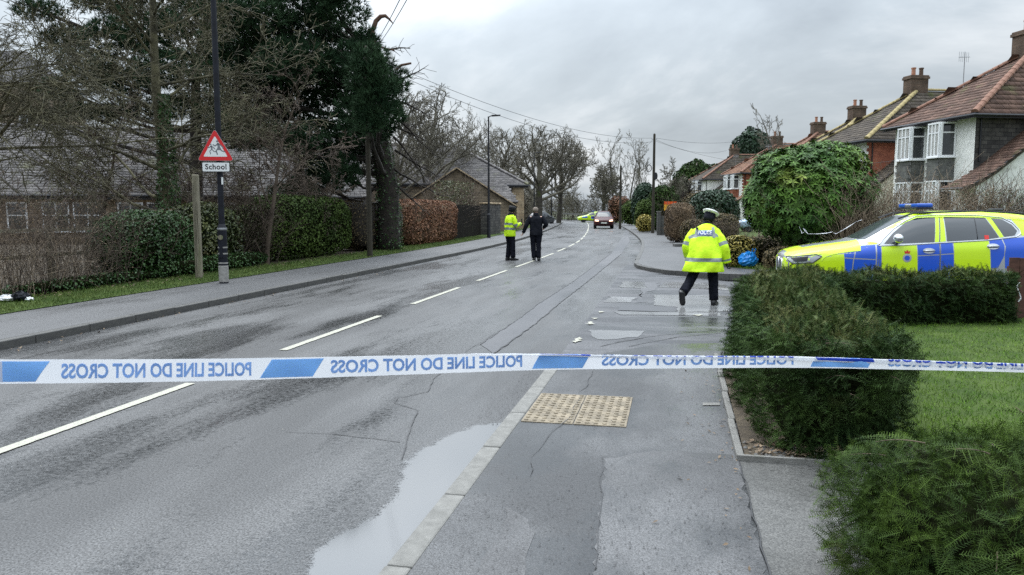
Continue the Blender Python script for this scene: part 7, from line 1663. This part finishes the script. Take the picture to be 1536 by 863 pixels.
    if backpanel:
        # blue panel with POLICE across the shoulders, wrapped on the jacket's back
        bm = bmesh.new(); bm.from_mesh(jk.data); bv = BVHTree.FromBMesh(bm); bm.free()
        zc_ = backpanel['z']; xc = backpanel['x']; wd = .125; hh = .042
        def wrap(x, z, off):
            loc_, n_, i_, d_ = bv.ray_cast(Vector((x, -2, z)), Vector((0, 1, 0))); return loc_ + n_*off if loc_ else Vector((x, -.2, z))
        def patchgrid(x0, x1, z0, z1, off, nm_, m_, nx=10, nz=4):
            b = MB(); b.add([wrap(x0+(x1-x0)*i/nx, z0+(z1-z0)*j/nz, off) for j in range(nz+1) for i in range(nx+1)], [(j*(nx+1)+i, j*(nx+1)+i+1, (j+1)*(nx+1)+i+1, (j+1)*(nx+1)+i) for j in range(nz) for i in range(nx)]); b.build(nm_, m_, o, smooth=True)
        patchgrid(xc-wd, xc+wd, zc_-hh, zc_+hh, .004, 'back_panel', M['bluepanel'])
        tm_ = text_mesh('POLICE', .088, .003, 1.0); xs = [v.co.x for v in tm_.vertices]; xm = (max(xs)+min(xs))/2; kx = (wd*1.8)/(max(xs)-min(xs))
        for v in tm_.vertices: v.co = wrap(xc + (v.co.x-xm)*kx, zc_ + v.co.y, .008)
        tm_.materials.append(M['capwhite']); link('back_lettering', tm_, o)
        for sx, tl in ((-1, .14), (1, .14)):
            b = MB(); A = []; B = []
            for i in range(9):
                zz_ = backpanel['zs0'] + (backpanel['zs1']-backpanel['zs0'])*i/8; x = xc + sx*(.155 - .012*i/8*2); A.append(wrap(x-.022, zz_, .004)); B.append(wrap(x+.022, zz_, .004))
            b.add(A+B, [(i, 9+i, 10+i, i+1) for i in range(8)]); b.build('shoulder_band', M['band'], o, smooth=True)
    return o
# officer striding away on the right, white-topped cap
fr = W(1068, 458, .0)
hvlay = [(0, .35, .225, 0), (.05, .352, .228, 0), (.5, .315, .205, 0), (.62, .31, .203, 1), (.80, .305, .20, 1), (.85, .302, .20, 0), (1.3, .285, .195, 0), (2.0, .27, .19, 0), (2.35, .268, .188, 0), (2.42, .268, .188, 1), (2.66, .266, .186, 1), (2.72, .265, .185, 0), (3.0, .262, .175, 0), (3.35, .235, .155, 0), (3.65, .16, .125, 0), (3.9, .095, .09, 0)]
J1 = dict(pelvis=(-.02, -.02, .88), waist=(-.05, .06, 1.03), chest=(-.05, .17, 1.24), neck=(.0, .26, 1.40), head=(.035, .30, 1.515), face=(.25, .93, -.12), hem=(-.06, -.06, .60),
          hipl=(-.13, -.02, .84), knl=(-.22, -.02, .49), anl=(-.38, -.36, .23), toel=(.15, .35, -.9), dnl=(-.3, -.85, -.35), hipr=(.09, -.01, .84), knr=(.13, .10, .47), anr=(.15, .02, .075), toer=(.25, 1, 0),
          shl=(-.22, .16, 1.27), ell=(-.32, .08, 1.00), wrl=(-.30, .26, .86), shr=(.15, .17, 1.27), elr=(.29, .06, 1.00), wrr=(.34, .10, .76))
person('officer in long hi-vis jacket and white-topped cap striding away across the side road mouth', (fr.x-.13, fr.y-.02, .0), R(-14), J1, dict(mats=['hv', 'band'], lay=hvlay, wr=.032, sleeve=(.095, .105, .098, .090, .086), sb=(9, 20), collar='coat'), 'white', gloves=(-1, 1), backpanel=dict(z=1.265, x=-.03, zs0=1.18, zs1=1.36))
# officer on the road looking at a phone
f2 = W(765, 390.5)
hv2 = [(0, .225, .17, 0), (.05, .228, .172, 0), (.6, .225, .17, 0), (1.2, .222, .168, 0), (1.3, .222, .168, 1), (1.75, .222, .168, 1), (1.8, .222, .168, 0), (2.1, .222, .168, 0), (2.2, .222, .168, 1), (2.45, .224, .168, 1), (2.5, .225, .168, 0), (3.0, .225, .160, 0), (3.4, .19, .14, 0), (3.7, .13, .11, 0), (3.9, .09, .09, 0)]
J2 = dict(pelvis=(0, 0, .96), waist=(0, .0, 1.12), chest=(0, .02, 1.36), neck=(0, .04, 1.53), head=(0, .07, 1.655), face=(.12, .93, -.28), hem=(0, 0, .80), hipl=(-.09, 0, .92), knl=(-.10, .03, .50), anl=(-.11, -.03, .075), toel=(-.2, 1, 0), hipr=(.09, 0, .92), knr=(.11, .05, .50), anr=(.12, .05, .075), toer=(.2, 1, 0),
          shl=(-.20, .03, 1.43), ell=(-.25, .06, 1.16), wrl=(-.10, .32, 1.22), shr=(.20, .03, 1.43), elr=(.25, .08, 1.15), wrr=(.08, .34, 1.20))
p2_ = person('officer in hi-vis jacket and black cap standing on the road holding a phone', (f2.x, f2.y, 0), R(-62), J2, dict(mats=['hv', 'band'], lay=hv2, wr=.02, sleeve=(.078, .08, .074, .064, .058), sb=(10, 20), collar='coat'), 'black', gloves=(-1, 1))
c_ = Vector((math.cos(R(-62)), math.sin(R(-62)))); ph_ = (f2.x + c_.x*.0 - c_.y*.45, f2.y + c_.y*.0 + c_.x*.45, 1.24)
b = MB(); b.box(-.036, -.005, 0, .036, .005, .145); o = b.build('phone', M['black'], None, loc=ph_, rz=R(-62), bevel=.004); tag(o, 'small dark phone held up by the officer in the black cap', 'phone')
# man in black walking away
f3 = W(804, 391)
ct3 = [(0, .215, .15, 0), (.05, .218, .152, 0), (1.0, .205, .145, 0), (2.0, .20, .14, 0), (2.6, .225, .15, 0), (3.0, .235, .15, 0), (3.35, .205, .135, 0), (3.7, .13, .10, 0), (3.95, .08, .08, 0)]
J3 = dict(pelvis=(0, 0, .97), waist=(0, .02, 1.12), chest=(0, .04, 1.36), neck=(-.01, .06, 1.52), head=(-.02, .09, 1.64), face=(.05, .95, -.25), hem=(0, 0, .84), hipl=(-.09, 0, .93), knl=(-.10, .06, .50), anl=(-.06, .0, .075), toel=(-.15, 1, 0), hipr=(.09, 0, .93), knr=(.08, .0, .50), anr=(.09, -.06, .075), toer=(.1, 1, 0),
          shl=(-.21, .03, 1.42), ell=(-.33, .0, 1.15), wrl=(-.42, .08, .93), shr=(.21, .03, 1.42), elr=(.34, -.02, 1.19), wrr=(.26, .20, 1.10))
person('grey-haired man in a black coat and trousers walking away beside the officer', (f3.x, f3.y, 0), R(-3), J3, dict(mats=['coat'], lay=ct3, wr=.018, sleeve=(.082, .08, .072, .062, .056)), None, hair=True)
sc.cycles.use_denoising = False
